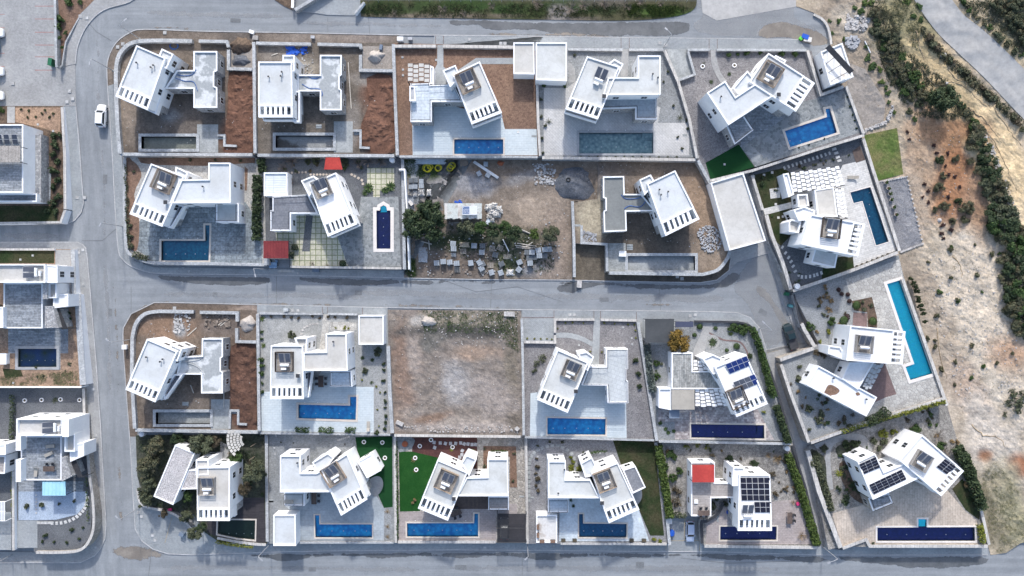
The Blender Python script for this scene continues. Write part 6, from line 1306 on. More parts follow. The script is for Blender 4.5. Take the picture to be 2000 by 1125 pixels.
bw([(520,850),(522,1058)],Z4,'stone wall between the black deck and grey gravel garden',.5,5,mat='rubble_wall_warm');bw([(771,852),(773,1060)],Z4,'white topped wall between dark lawn and bright lawn',.7,4,cap='wall_cap_warm');bw([(1027,855),(1030,1062)],Z4,'white topped wall beside the long stair',.8,4.5,cap='wall_cap_warm');bw([(1281,864),(1300,980),(1308,1065)],Z4,'slanting wall between dark lawn and silver car driveway',.7,5)
bw([(582,1060),(769,1060)],Z4,'street wall below the upper left stepped blue pool',.5,3);bw([(777,1059),(968,1059)],Z4,'street wall below the pinkish patio',.5,4,cap='wall_cap_warm');bw([(1095,1062),(1302,1063)],Z4,'street wall with planters below the bluish white patio',.5,3.5,cap='wall_cap_warm');bw([(1376,1067),(1598,1070)],Z4,'street wall below the navy pool and solar villa',.6,4.5,cap='wall_cap_warm');bw([(1548,870),(1573,950),(1602,1066)],Z4,'dark topped wall between brown hedge and footpath',.6,3,cap='metal_dark')
bw(curve([(424,1051),(460,1058),(498,1063),(519,1064)],3),Z4,'curved low wall below the still green pool',.3,4,cap='wall_cap_warm');bw(curve([(268,955),(273,980),(290,992),(330,1000),(360,1018),(372,1032)],3),Z4,'curved low wall between tree garden and corner forecourt',.4,3.5,cap='wall_cap_warm')
bw(curve([(1372,1062),(1370,1022),(1380,1018),(1400,1006),(1410,990),(1411,982)],4),Z4,'curved black capped stone wall beside the silver car',.8,5,cap='metal_dark')
bw([(106,-60),(108,60),(110,131)],zg(60)-.2,'slim pale wall between the car park and planting bed',1.4,3.5,zb=lambda x,y:zg(y)-.2);bw([(116,132),(121,128),(123,112),(128,82),(157,29),(185,0)],zg(60)-.4,'thin kerb wall between planting bed and curving pavement',.75,1.5,zb=lambda x,y:zg(y)-.2)
bw([(121,209),(126,300),(127,408)],ZL1,'cream garden wall along the left street, upper plot',.5,4.5,cap='wall_cap_warm',mat='white_plaster');bw([(127,410),(118,434),(-80,437)],ZL1,'cream garden wall along the side street, upper plot',.4,3.5,cap='wall_cap_warm',mat='white_plaster')
bw([(-80,487),(106,487)],ZL2,'cream garden wall along the side street, lower plot',.5,3.5,cap='wall_cap_warm',mat='white_plaster');bw([(142,487),(144,574)],ZL2,'thick pale wall slab beside the paved forecourt',1.0,7,mat='white_plaster');bw([(151,575),(156,660),(162,752)],ZL2,'pale wall along the left street beside the murky pool',.6,11,mat='white_plaster');bw([(-80,756),(159,756)],ZL2,'white rail wall below the murky pool garden',.5,2,mat='white_plaster',cap='white_paint')
bw(curve([(163,759),(165,815),(170,872),(175,930),(181,975),(183,1022),(176,1052),(157,1074),(120,1079),(70,1079)],3),ZL3,'curved cream wall round the slate dark garden',.6,4.5,mat='rubble_wall_warm',cap='wall_cap_warm');bw([(25,882),(26,1075)],ZL3,'cream wall along the climber strip at lower left',.8,4,mat='white_plaster',cap='wall_cap_warm')
bw([(573,-40),(571,15)],zg(0),'white gatepost wall left of the top forecourt',1.0,4,cap='white_paint');bw([(576,19),(606,1),(660,-30)],zg(0),'rubble wall slanting up from the top forecourt corner',1.2,5);bw([(693,26),(711,4)],zg(0),'short white wall right of the top forecourt',1.0,3,mat='white_plaster')
bw(curve([(1590,28),(1607,38),(1618,55),(1624,86)],4),zg(50),'curved pale retaining edge at the end of the upper street',.45,3.5,cap='wall_cap_warm')
e=thing('wire_fence','thin wire fence line along the grassy verge','fence',loc=W(700,1,zg(1)))
for i in range(34):p=W(700+20*i,3+(i % 3),zg(4));obj('post',MB().tube([p,p+Vector((0,0,1.3))],.04,4),'metal_grey',e)
for k in (.5,.9,1.25):obj('wire',MB().tube([W(700,3,zg(4))+Vector((0,0,k)),W(1360,4,zg(4))+Vector((0,0,k))],.012,3),'metal_grey',e)
# stairs
for lab,a,b,wv,n,z0,z1 in (('grey stone steps at the teal pool corner',(1342,262),(1342,300),(-9,0),9,Z1+.1,Z1 -.9),('dark steps beside the plain blue pool in the top row',(1038,264),(1038,302),(10,0),9,Z1+.1,Z1 -.9),('long grey stair left of the white topped wall',(1014,968),(1014,1003),(10,0),10,Z4+.1,Z4 -.8),('long grey stair right of the white topped wall',(1032,970),(1032,1003),(11,0),10,Z4+.1,Z4 -.8),('dark steps between the hedge and slab patio',(489,392),(489,438),(10,0),11,Z2+.1,Z2 -.6),('concrete steps down to the sunken dirt bay',(1122,438),(1122,474),(12,0),8,Z2+.1,Z2 -.9),('short concrete steps at the end of the grey pool shell',(1224,477),(1224,496),(12,0),5,Z2+.25,Z2 -.2),('short concrete steps into the dark damp pool shell',(617,243),(617,262),(11,0),5,Z1+.25,Z1 -.3),('short concrete steps into the lower left pool shell',(356,785),(356,803),(12,0),5,Z3+.25,Z3 -.3),('dark stair well beside the left shell villa slab',(426,268),(426,296),(10,0),7,Z1+.1,Z1 -.9),('dark stair well beside the straight shell villa slab',(692,258),(692,296),(10,0),7,Z1+.1,Z1 -.9),('stair well beside the lower left shell slab',(450,803),(450,838),(12,0),7,Z3+.1,Z3 -.9),('dark winding steps below the brown roof terrace',(1372,1008),(1404,1006),(0,13),8,Z4 -.9,Z4+.2),('narrow wood steps beside the low gravel terrace',(523,975),(523,1003),(11,0),9,Z4+.1,Z4 -.5)):
    steps_flight(lab,a,b,wv,n,z0,z1)
for lab,pts,z in (('low rubble kerb round the left shell villa stair well',[(424,264),(438,264),(438,284),(462,285)],Z1),('low rubble kerb round the straight shell villa stair well',[(689,255),(704,255),(704,288),(722,289)],Z1),('low rubble kerb round the lower left shell stair well',[(448,838),(449,802),(465,802),(465,828),(482,829)],Z3)):bw(pts,z,lab,.5,3.5)

# ================================================================ vehicles
def car(tpl,label,x,y,z,dx,dy,name='parked_car',cat='car'):return put(tpl,name,label,cat,'parked cars',W(x,y,z),px_dir(dx,dy))
SUV=car_template(4.3,1.8,1.65,'car_white');SIL=car_template(4.1,1.75,1.45,'car_silver');PICK=car_template(5.2,1.85,1.75,'car_green','pickup');GREY=car_template(4.2,1.75,1.45,'car_blue');DARKC=car_template(4.3,1.8,1.5,'metal_dark')
car(SUV,'white car parked on the left street beside the bend wall',202,228,zg(228),.05,-1)
car(SIL,'pale silver blue car on the driveway beside the blue cover',1346.5,1036,zg(1036)+.12,0,1);car(PICK,'dark green pickup parked at the end of the cul de sac',1541,657,zg(657)+.05,-.32,-1,'pickup_truck','pickup')
car(GREY,'pale car nosing out from under the maroon carport',535,503,zg(505)+.05,0,1);car(DARKC,'dark car half seen beneath the black slatted carport',985,1030,Z4+.03,0,-1)
for i,(y,t)in enumerate(((66,SUV),(92,GREY),(141,SUV),(188,SUV))):car(t,('topmost white car cut by the left frame in the car park','blue car cut by the left frame in the car park','third car down the car park edge, white with dark glass','lowest white car at the left edge of the car park')[i],-11 if i != 1 else -19,y,zg(y)+.06,1,0)
# ================================================================ street lamps
def lamp(label,base,head,z=None,h=7.0):
    z=zg(base[1])if z is None else z;b=W(base[0],base[1],z);t=Vector((b.x,b.y,z+h));hd=W(head[0],head[1],z+h+.25)
    if (hd -t).length>3.2:hd=t+(hd -t).normalized()*2.6
    e=thing('street_lamp',label,'street lamp','street lamps',b)
    obj('pole',MB().tube([b -Vector((0,0,.1)),t],.085,8,.055),'metal_grey',e);obj('arm',MB().tube([t,t.lerp(hd,.5)+Vector((0,0,.1)),hd],.05,6,.035),'metal_grey',e)
    d=(hd -t);d.z=0;d.normalize();m=MB();m.box(hd+d*.22+Vector((0,0,.02)),(.62,.24,.12),math.atan2(d.y,d.x));obj('luminaire',m,'metal_grey',e);m=MB();m.disc((b.x,b.y,z),.2,.12,10);obj('base',m,'concrete',e)
for lab,b,h in (('street lamp leaning over the upper street bend',(273,76),(243,40)),('street lamp on the left street above the white car',(221,138),(176,121)),('street lamp on the left street beside the slab patio',(240,442),(197,437)),('street lamp on the left street beside the lower shell villa',(256,663),(211,665)),('street lamp on the left street beside the tree garden',(272,992),(229,1011)),('street lamp on the middle street beside the maroon carport',(521,526),(498,536)),('street lamp on the lower street before the flat garage',(529,1061),(509,1092)),('street lamp on the lower street below the long stair',(1030,1061),(1029,1090)),('street lamp on the lower street at the footpath mouth',(1605,1066),(1621,1098)),('street lamp at the cul de sac opposite the pickup',(1482,641),(1493,631)),('street lamp on the upper street by the concrete driveway',(1296,93),(1303,58)),('street lamp cut by the lower left frame',(24,1083),(-4,1094))):lamp(lab,b,h)
# ================================================================ street furniture and small things
def boxy(name,label,cat,x,y,z,d,mat,turn=0,lid=None,group=None):
    c=W(x,y,z);e=thing(name,label,cat,group,c,px_dir(math.cos(R(turn)),math.sin(R(turn))));add_local(E('body',MB().box((0,0,d[2]/2),d),mat),e);add_local(E('lid',MB().box((0,0,d[2]+.03),(d[0]*1.05,d[1]*1.06,.06)),lid or mat),e);return e
boxy('waste_container','green waste container beside the car park wall end','bin',104.5,124,zg(124)+.06,(.7,1.3,1.1),'bin_green',8);boxy('waste_bin','teal bin beside the dark fence wall on the pavement','bin',1541,597,zg(597)+.1,(.8,.55,1),'bin_teal',15);boxy('waste_bin','dark green bin further up the dark fence wall','bin',1534,574,zg(574)+.1,(.7,.6,1),'bin_green',15);boxy('waste_bin','dark blue bin on the corner forecourt paving','bin',358,1041,zg(1041)+.15,(.9,.7,.9),'canvas_slate',25);boxy('waste_bin','blue bin against the low pale grid wall','bin',619,528,zg(528)+.12,(1.2,.7,.9),'canvas_slate')
boxy('utility_cabinet','white utility cabinet beside the lower left curved wall','cabinet',249,677,zg(677)+.1,(.9,.8,1.2),'white_paint');boxy('utility_cabinet','white utility cabinet before the bare soil garden wall','cabinet',783,79,zg(79)+.12,(1.1,.7,1),'white_paint');boxy('utility_cabinet','pale cabinet beside the first on the upper pavement','cabinet',802,78,zg(78)+.12,(.8,.5,.8),'metal_grey');boxy('utility_cabinet','white double cabinet in the garden of the murky pool','cabinet',13,700,ZL2,(1.2,2.0,.9),'white_paint');boxy('utility_cabinet','grey cabinet beside pale gravel garden wall','cabinet',561,605,zg(605)+.12,(.9,.6,.9),'roof_tile_grey')
zp=road_z(PV)
for lst,lab in (([(157,32),(170,35)],'square cover on the curving pavement at top left'),([(25,163)],'gridded square cover on the car park paving'),([(136,178),(131,199),(142,193)],'square cover at the car park entrance'),([(151,386),(165,386)],'square cover on the pavement north of the side street'),([(21,481),(95,481)],'square cover on the pavement along the side street'),([(154,494),(162,488),(163,555)],'square cover on the pavement corner south of the side street'),([(169,649),(182,760),(188,850)],'square cover on the long left pavement'),([(188,1034),(186,1057),(187,1069)],'square cover on the lower left curved pavement'),([(230,92),(240,86),(322,64)],'concrete cover on the earth verge at the bend'),([(277,514),(358,525),(369,530)],'square cover on the pavement round the slab patio'),([(572,530),(582,534)],'square cover on the pavement below the pale grid patio'),([(917,77),(978,85),(986,85)],'square cover on the upper pavement'),([(1289,84),(1300,88)],'white cover near the concrete driveway'),([(341,602),(572,606),(582,606)],'cover on the verge south of the middle street'),([(1113,615),(1122,615),(1348,617),(1358,615),(1456,632)],'cover on the pavement before the purple gravel garden'),([(298,1046),(303,1055),(271,1001),(276,1009)],'cover on the corner forecourt'),([(530,1066),(538,1069),(645,1065),(947,1070),(1082,1066),(1098,1070)],'cover on the lower pavement'),([(1504,393),(1510,402),(1612,1069)],'cover on the eastern footpath'),([(1323,540),(1332,544)],'cover on the dirt verge below the grey pool shell'),([(1495,694),(1552,668)],'cover on the pavement beside the pickup')):manholes(lst,zp,lab)
for lst,z,lab in (([(786,112),(787,136),(787,147),(852,117)],Z1+.02,'small white cover in the bare soil garden'),([(1339,215),(1343,225),(1326,171)],Z1+.02,'small white cover in the gravel by the slanting wall'),([(1415,321)],Z1+.05,'white fixture on the dark turf corner'),([(1131,674),(1217,639),(1234,660),(1235,672)],Z3+.02,'white cover in the purple gravel garden'),([(536,875),(537,887),(539,851),(647,870),(566,928)],Z4+.02,'white cover in the grey gravel garden'),([(1161,885),(1172,885),(1053,879),(1050,892)],Z4+.02,'white cover by the arc of stepping slabs'),([(26,748),(73,852)],ZL2+.02,'pale cover in the soil garden at left'),([(40,507),(64,499)],ZL2+.06,'pale cover in the side street lawn'),([(74,243),(104,256)],ZL1+.05,'pale cover in the tan planting bed')):manholes(lst,z,lab,4)
hose('loose coil of blue hose behind the shell villa at the bend',[(331,84),(345,84),(348,92),(338,97),(331,90),(338,84),(347,88),(344,95),(334,93),(332,86)],Z1)
# awnings, loungers, tables
def tpl_table():
    t=[E('table_top',MB().box((0,0,.73),(2.2,1.0,.05)),'deck_brown'),];leg=MB().box((0,0,.35),(.07,.07,.7)).mesh('leg');t +=[E('leg',leg,'metal_dark',(x,y,0))for x in (-1,1)for y in (-.42,.42)];return t
def tpl_chair():
    leg=MB().box((0,0,.22),(.05,.05,.44)).mesh('leg');return [E('seat',MB().box((0,0,.45),(.5,.5,.05)),'metal_dark'),E('backrest',MB().box((0,.24,.7),(.5,.05,.5)),'metal_dark')]+[E('leg',leg,'metal_dark',(x,y,0))for x in (-.21,.21)for y in (-.21,.21)]
def tpl_lounger():
    leg=MB().box((0,0,.13),(.06,.06,.26)).mesh('leg');b=MB().slab([Vector((.3,-.3,.34)),Vector((.95,-.3,.75)),Vector((.95,.3,.75)),Vector((.3,.3,.34))],.08);return [E('bed',MB().box((-.3,0,.3),(1.25,.62,.1)),'canvas_beige'),E('headrest',b,'canvas_beige')]+[E('leg',leg,'timber',(x,y,0))for x in (-.8,.6)for y in (-.25,.25)]
TABLE,CHAIR,LOUNGE=tpl_table(),tpl_chair(),tpl_lounger()
def dining(x,y,z,turn,ph,n=4):
    c=W(x,y,z);rz=px_dir(*turn);put(TABLE,'dining_table','brown dining table on the '+ph,'table','garden tables',c,rz);r=Matrix.Rotation(rz,3,'Z')
    for i in range(n):
        sx=(-.55,.55)[i % 2];sy=1 if i<2 else -1;put(CHAIR,'dining_chair','dark chair at the table on the '+ph,'chair','chairs on the '+ph,c+r @ Vector((sx,sy*.85,0)),rz if sy>0 else rz+math.pi)
dining(628.5,744,Z3+.03,(0,1),'white patio west of the empty lot',4);dining(1373,1000,Z4+3.2,(1,0),'brown roof terrace',4);dining(1540,1010,Z4+.04,(0,1),'pinkish patio beside the brown hedge',2);dining(100,914,ZL3+3.55,(1,0),'slate roof terrace at lower left',2);dining(615,972,Z4+.04,(0,1),'grey tile patio under the balcony',2);dining(891,1000,Z4+.04,(1,-.4),'pinkish patio beneath the slatted balcony',4)
for x,y,z,t,lab in ((101,871,ZL3+3.6,(1,-.1),'pale sun lounger on the slate roof terrace, upper one'),(98,886,ZL3+3.6,(1,-.45),'tilted sun lounger on the slate roof terrace, middle one'),(72,921,ZL3+3.6,(.1,-1),'pale sun lounger on the slate roof terrace, lowest one'),(566,979,Z4+3.3,(1,0),'sun lounger on the small grey balcony terrace'),(1664,347,Z10+.05,(1,0),'sun lounger on the pale patio above the kinked pool'),(720,832,Z3+.04,(0,1),'white lounger at the pale patio corner')):put(LOUNGE,'sun_lounger',lab,'lounger','sun loungers',W(x,y,z),px_dir(*t))
e=tag(obj('pool_cover',MB().disc((*W(1568-257,1041,zg(1041)+.15)[:2],zg(1041)+.15),.75,.8,12,.4),'plastic_blue'),'bright blue covered heap on the silver car driveway','cover');tag(obj('covered_seat',MB().disc((*W(1424,1000,Z4)[:2],Z4),.6,.7,12,.35),'plastic_blue'),'small bright blue covered object beside the curved wall','cover');tag(obj('toy_slide',MB().box(W(332,995,Z4+.25),(.7,.45,.3),.2),'plastic_pink'),'small pink box in the tree garden','box');tag(obj('toy_box',MB().box(W(1558,984,Z4+.3),(.6,.5,.5),.4),'plastic_pink'),'small magenta box near the brown hedge','box')
boxy('garden_parasol_base','white table on the pavement edge patio by green container','table',1569,985,Z4,(1.0,.8,.7),'white_paint',20);boxy('storage_box','white storage box on the silver car driveway','box',1307,1015,zg(1015)+.15,(.8,1.2,.7),'white_paint');boxy('skylight','white square skylight on the brown tiled terrace roof','skylight',1359,979,Z4+3.2,(.7,.7,.25),'white_paint')
for x,y,lab in ((1048+1,1028,'upper dark planter on the stained garage roof, left edge'),(1049,1044,'lower dark planter on the stained garage roof, left edge'),(1057,1056,'left dark planter on the stained garage roof front'),(1078,1056,'right dark planter on the stained garage roof front')):
    boxy('planter',lab,'planter',x+1.5,y,zg(1050)+4.1,(.9,.5,.5)if y>1050 else (.5,.9,.5),'metal_dark',0,'soil_brown')
for i,(x,y)in enumerate(((1100,1054),(1122,1054),(1233,1054),(1257,1054))):boxy('planter',('first','second','third','fourth')[i]+' dark planter along the bluish white patio wall','planter',x,y,Z4,(.8,.5,.5),'metal_dark',0,'leaf_brown')
for i in range(7):x=1673+i*10;y=521-i*3.9;boxy('planter',('first','second','third','fourth','fifth','sixth','seventh')[i]+' dark pot from the left along the kinked pool terrace edge','planter',x,y,Z10,(.5,.4,.5),'metal_dark',30,'leaf_brown')
# tanks: round white ones
for x,y,z,lab in ((1553.5,559,Z10,'round white tank at the stone wall corner by cul de sac'),(767,314,Z2,'round white tank in the back garden corner'),(282,846,Z4,'round white tank below the lower left retaining wall'),(1534,874,Z4,'round white tank in the pebble garden corner')):
    e=thing('water_tank',lab,'tank','round water tanks',W(x,y,z));c=W(x,y,z);obj('drum',MB().disc((c.x,c.y,z),.5,1.1,14),'white_paint',e);obj('lid',MB().disc((c.x,c.y,z+1.1),.42,.1,14,.25),'metal_white',e)
def tyre(x,y,z,r,label):
    c=W(x,y,z+.15);tag(obj('tyre',MB().tube([c+Vector((math.cos(a)*r,math.sin(a)*r,0))for a in [2*math.pi*k/18 for k in range(19)]],r*.28,8),'rubber',smooth=True),label,'tyre','old tyres')
tyre(1126,399,zg(399)+.1,.5,'large black tyre at the storage lot wall end');tyre(1110,351,zg(351)+1.0,.35,'old tyre lying on the dark gravel heap')


# ================================================================ storage lot
S8=lambda x,y:h8(x,y)
def tpl_pallet(load,hh,dark=False):
    sl_=MB().box((0,0,.13),(1.15,.13,.025)).mesh('slat');be=MB().box((0,0,.06),(.1,1.05,.1)).mesh('bearer');t=[E('slat',sl_,'pallet_wood',(0,-.44+.22*k,0))for k in range(5)]+[E('bearer',be,'pallet_wood',(x,0,0))for x in (-.5,0,.5)]
    if load:
        b=MB().box((0,0,hh/2),(.33,.98,hh)).mesh('stack');t +=[E('stack',b,load,(x,0,.15))for x in (-.36,0,.36)]
    return t
PAL={'w':tpl_pallet('pallet_load',.5),'d':tpl_pallet('pallet_load_dark',.45),'e':tpl_pallet(None,0),'h':tpl_pallet('pallet_load',.9)}
P_=lambda x,y:(830+x/7.69,450+y/7.69)
pal=[(425,200,'w',4,'at the left end of the row under the trees'),(740,232,'w',2,'third along the row under the trees'),(865,235,'d',0,'stacked dark at the right end of the row under the trees'),(435,278,'h',0,'whitest, below the row under the trees'),(575,315,'e',-4,'empty, below the brown tarpaulin'),(855,330,'w',0,'with a blue strip, right of the grey scraps'),(1010,275,'e',0,'empty upper one in the middle of the yard'),(1130,262,'e',28,'empty and turned, beside the long white pole'),(1055,368,'d',14,'dark, tilted, in the middle of the yard'),(180,490,'w',-3,'leftmost of the four in line near the kerb'),(280,470,'h',-5,'second of the four in line near the kerb'),(375,478,'w',-6,'third of the four in line near the kerb'),(480,497,'h',-4,'rightmost of the four in line near the kerb'),(488,590,'e',-3,'weathered, just below the four in line'),(690,490,'w',82,'standing long side up, centre of the yard'),(820,485,'w',60,'steeply turned pair, upper'),(866,505,'d',60,'steeply turned pair, right'),(850,572,'w',-32,'small, second from the kerb'),(870,615,'e',-35,'small, nearest the kerb in the centre'),(985,525,'e',0,'open framed, centre right of the yard'),(1000,632,'w',72,'left of the two tilted ones near the kerb'),(1140,636,'w',70,'right of the two tilted ones near the kerb'),(1150,505,'d',-25,'heaped with dark mesh'),(1420,478,'w',-24,'upper of the two isolated right hand ones'),(1410,588,'w',-52,'lower of the two isolated right hand ones'),(1535,330,'d',0,'partly covered at the left of the dense stack'),(1605,330,'h',2,'second in the dense stack top row'),(1700,302,'h',-8,'third in the dense stack top row'),(1862,285,'w',-8,'rightmost in the dense stack top row'),(1798,290,'h',-8,'fourth in the dense stack top row'),(1795,382,'d',0,'rightmost in the dense stack middle row'),(1715,382,'h',-2,'bright one in the dense stack middle row'),(1640,404,'d',0,'second in the dense stack middle row'),(1565,416,'d',0,'leftmost in the dense stack middle row'),(1578,494,'h',-4,'lowest one of the dense stack')]
for x,y,t,a,w_ in pal:
    X,Y=P_(x,y);put(PAL[t],'pallet','pallet '+w_,'pallet','pallets in the storage lot',W(X,Y,S8(X,Y)),-R(a))
Q_=lambda x,y:(780+x/9.09,300+y/9.09)
for x,y,t,a,w_ in ((210,480,'d',90,'top left of the tile stacks by the white fence'),(295,475,'d',90,'top middle of the tile stacks by the white fence'),(395,500,'w',90,'top right of the tile stacks by the white fence'),(215,600,'h',0,'lower left of the tile stacks by the white fence'),(290,597,'h',0,'lower middle of the tile stacks by the white fence'),(395,582,'w',0,'lower right of the tile stacks by the white fence'),(1535,192,'w',90,'beside the long white pipes against the back wall'),(1415,360,'w',60,'left below the long white pipes'),(1572,388,'w',30,'right below the long white pipes')):
    X,Y=Q_(x,y);put(PAL[t],'pallet','pallet '+w_,'pallet','pallets in the storage lot',W(X,Y,S8(X,Y)),-R(a),.85)
def crumple(name,label,x,y,rx,ry,h,z,mat,seed,cat='tarpaulin'):
    rng=random.Random(seed);N=14;vs=[];fs=[]
    for i in range(N+1):
        for j in range(N+1):
            u,v=i/N*2-1,j/N*2-1;w=1+.3*noise.noise(Vector((u*2+seed,v*2,1)));p=W(x+u*rx*w,y+v*ry*w,z);d=max(abs(u),abs(v))
            vs.append((p.x,p.y,z+max(0.02,h*(1-d ** 3)*(.6+.9*abs(noise.noise(Vector((u*3.5,v*3.5,seed))))))))
    for i in range(N):
        for j in range(N):k=i*(N+1)+j;fs.append((k,k+1,k+N+2,k+N+1))
    return tag(obj(name,MB().add(vs,fs),mat,smooth=False),label,cat)
for n_,lab,x,y,rx,ry,h,mat,sd,ct in (('tarpaulin','brown tarpaulin laid over pallets under the trees',907,478,9.5,5,.5,'tan_sheet',1,'tarpaulin'),('tarpaulin','crumpled pale grey sheet beside the white fence',826,497,9,15,.5,'metal_grey',2,'tarpaulin'),('tarpaulin','rust coloured board lying among the pallets',991,501,8,5,.15,'tan_sheet',4,'board'),('sack','white sacks slumped near the kerb by the green patch',996,532,7,6,.6,'sack_white',5,'sack'),('sack','white sack beside the small empty pallet',886,497.5,5,4,.5,'sack_white',6,'sack'),('sack','brown paper sack by the white fence, left one',801,379,5,4.5,.5,'timber_pale',7,'sack'),('sack','white folded sack by the white fence, middle one',811,379,4.5,6,.6,'sack_white',8,'sack'),('sack','large cream sack by the white fence, third one',823,376,6,7,.7,'sack_white',9,'sack'),('sack','lone cream sack right of the fence sacks',838,376.5,4.5,6.5,.6,'sack_white',10,'sack')):
    crumple(n_,lab,x,y,rx,ry,h,S8(x,y),mat,sd,ct)
for i,(x,y,r_)in enumerate(((955,405,8),(965,402,7),(973,408,7),(960,415,8),(970,418,8),(956,424,6),(961,430,5),(977,413,5))):crumple('sack',('first','second','third','fourth','fifth','sixth','seventh','eighth')[i]+' white bulk sack in the pile beside the tin shed',x,y,r_,r_*.85,.9,S8(x,y),'sack_white',20+i,'sack')
tag(obj('board',MB().box(W(954,433,S8(954,433)+.5),(.9,1.1,.06),-.5),'roof_tile_pale'),'pale blue board leaning at the sack pile','board');boxy('crate','blue and white crate beside the trees','crate',803,397,S8(803,397),(1.0,.6,.5),'plastic_blue',50,'sack_white')
for i,(x,y)in enumerate(((890,394.5),(894,396),(898,393),(901,396))):tag(obj('bucket',MB().disc((*W(x,y,S8(x,y))[:2],S8(x,y)),.2,.45,10,.24),'plastic_blue'),('first','second','third','fourth')[i]+' blue bucket from the left behind the tin shed','bucket','blue buckets')
for i in range(5):
    y=311.5+i*2.0;x0=811+(i % 2)*2;a,b=W(x0,y,S8(x0,y)+.2),W(871-(i % 3)*2,y+.4,S8(870,y)+.2);tag(obj('pipe',MB().tube([a,b],.1,8),'roof_tile_pale',smooth=True),('topmost','second','middle','fourth','lowest')[i]+' long pale pipe of the bundle against the back wall','pipe','pale pipes')
for i in range(3):
    a,b=W(924+i*1.3,317-i*1.4,S8(924,317)+.25),W(972+i*1.2,349-i*1.3,S8(972,349)+.25);tag(obj('pipe',MB().tube([a,b],.09,8),'white_paint',smooth=True),('lower','middle','upper')[i]+' of the three long white pipes lying aslant','pipe','white pipes')
def coil(label,x,y,r,n,mat,z):
    rng=random.Random(int(x));m=MB()
    for k in range(n):
        c=W(x+rng.uniform(-1.5,1.5),y+rng.uniform(-1,1),z+.06+k*.05);rr=r*.1*rng.uniform(.85,1.05);m.tube([c+Vector((math.cos(q)*rr,math.sin(q)*rr*.95,0))for q in [2*math.pi*j/22 for j in range(23)]],.055,5)
    return tag(obj('pipe_coil',m,mat,smooth=True),label,'coil','yellow pipe coils')
for x,y,r,n,lab in ((834,329,7,6,'leftmost big yellow pipe coil by the back wall'),(840,326,5,3,'yellow coil tucked behind the big left coil'),(856,328,6,5,'middle yellow pipe coil by the back wall'),(878,328,6,2,'loose yellow coil on the right, lower loop'),(882,323,6,2,'loose yellow coil on the right, upper loop')):coil(lab,x,y,r,n,'pipe_yellow',S8(x,y))
mound('gravel_heap',1118,357,42,32,1.0,zg(357)+.08,'gravel_heap','large dark grey gravel heap in the storage lot',4);mound('brick_heap',978,319,7,5,.5,S8(978,319),'terracotta','small red brick heap against the back wall',5);mound('sand_heap',733,110,18,12,1.0,Z1,'sand_heap','pale sand heap on the sandy driveway pad',6);mound('sand_heap',484,632,17,15,.9,Z3,'sand_heap','pale sand heap on the driveway south of the middle street',7);mound('soil_heap',470,90,22,16,1.0,Z1,'soil_dark','brown soil heap on the dug driveway',8);mound('rubble_heap',470,118,20,11,.7,Z1,'gravel_heap','grey rubble heap below the brown soil heap',9)
mound('sand_heap',835,628,17,10,.8,Z3,'sand_heap','pale dumped earth heap at the empty lot street edge',11)
for i,(x0,y0,x1,y1,m_)in enumerate(((814,462,842,452,'timber_grey'),(818,466,845,459,'timber_grey'),(811,468,840,463,'timber'),(822,471,843,477,'timber_pale'),(836,458,839,488,'timber_pale'),(1010,475,1048,481,'timber_pale'),(1006,479,1050,485,'timber_pale'),(1008,483,1040,486,'timber_grey'),(1020,486,1040,473,'timber_pale'),(982,467,994,491,'white_paint'),(988,440,1012,448,'timber_grey'),(1012,445,1036,456,'timber_pale'),(1014,449,1040,458,'timber_grey'),(876,436,903,434,'timber_grey'))):
    a,b=W(x0,y0,S8(x0,y0)+.2+.04*(i % 4)),W(x1,y1,S8(x1,y1)+.25+.04*(i % 4));u=(b -a).normalized();s_=Vector((-u.y,u.x,0))*.09
    tag(obj('timber_beam',MB().slab([a -s_,b -s_,b+s_,a+s_],.12),m_),['grey log topmost by the fence','second grey log by the fence','third brown log by the fence','short pale beam lying by the crumpled sheet','upright pale beam beside the crumpled sheet','upper pale beam beside the dense pallet stack','middle pale beam beside the dense pallet stack','lowest grey beam beside the dense pallet stack','crossing pale beam over the dense stack beams','long white pole between the trees and pallets','grey ladder rail behind the trees, left','pale scaffold board behind the trees, middle','grey scaffold board behind the trees, right','grey pole in the shadow of the tin shed'][i],'beam')
# tin shed with the sale sign
zs8=zg(415)+.1;e=thing('tin_shed','rusty corrugated tin shed with a sale sign on its roof','shed',loc=W(868,398,zs8));q=[(868,398),(941,398),(941,427),(868,427)];pw=ccw([tuple(W(x,y,zs8+2.6)[:2])for x,y in q]);obj('wall',MB().prism(offset(pw,.15),zs8 -.1,zs8+2.55),'timber_grey',e)
for i in range(14):
    x0,x1=868+73*i/14,868+73*(i+.97)/14;z0=zs8+2.72-(i % 2)*.05;obj('roof_sheet',MB().slab([W(x0,397,z0),W(x1+.3,397,z0),W(x1+.3,428-(i % 3),z0 -.12),W(x0,428-(i % 3),z0 -.12)],.03),'sheet_zinc' if i % 5 else 'roof_sooty',e)
zz=zs8+3.2;e=thing('sale_sign','blue and white sale signboard lying on the tin shed roof','sign',loc=W(902,402,zz));c0,c1,c2,c3=W(902.5,402,zz+.35),W(932,402,zz+.35),W(932,419.5,zz),W(902.5,419.5,zz)
obj('board',MB().slab([c0,c1,c2,c3],.06),'white_paint',e);up=Vector((0,0,.012));L_=lambda u,v:c0.lerp(c1,u).lerp(c3.lerp(c2,u),v)
obj('blue_field',MB().slab([L_(.03,.07)+up,L_(.48,.07)+up,L_(.48,.9)+up,L_(.03,.9)+up],.01),'sign_blue',e);obj('logo',MB().slab([L_(.06,.12)+up*1.6,L_(.11,.12)+up*1.6,L_(.11,.2)+up*1.6,L_(.06,.2)+up*1.6],.005),'white_paint',e)
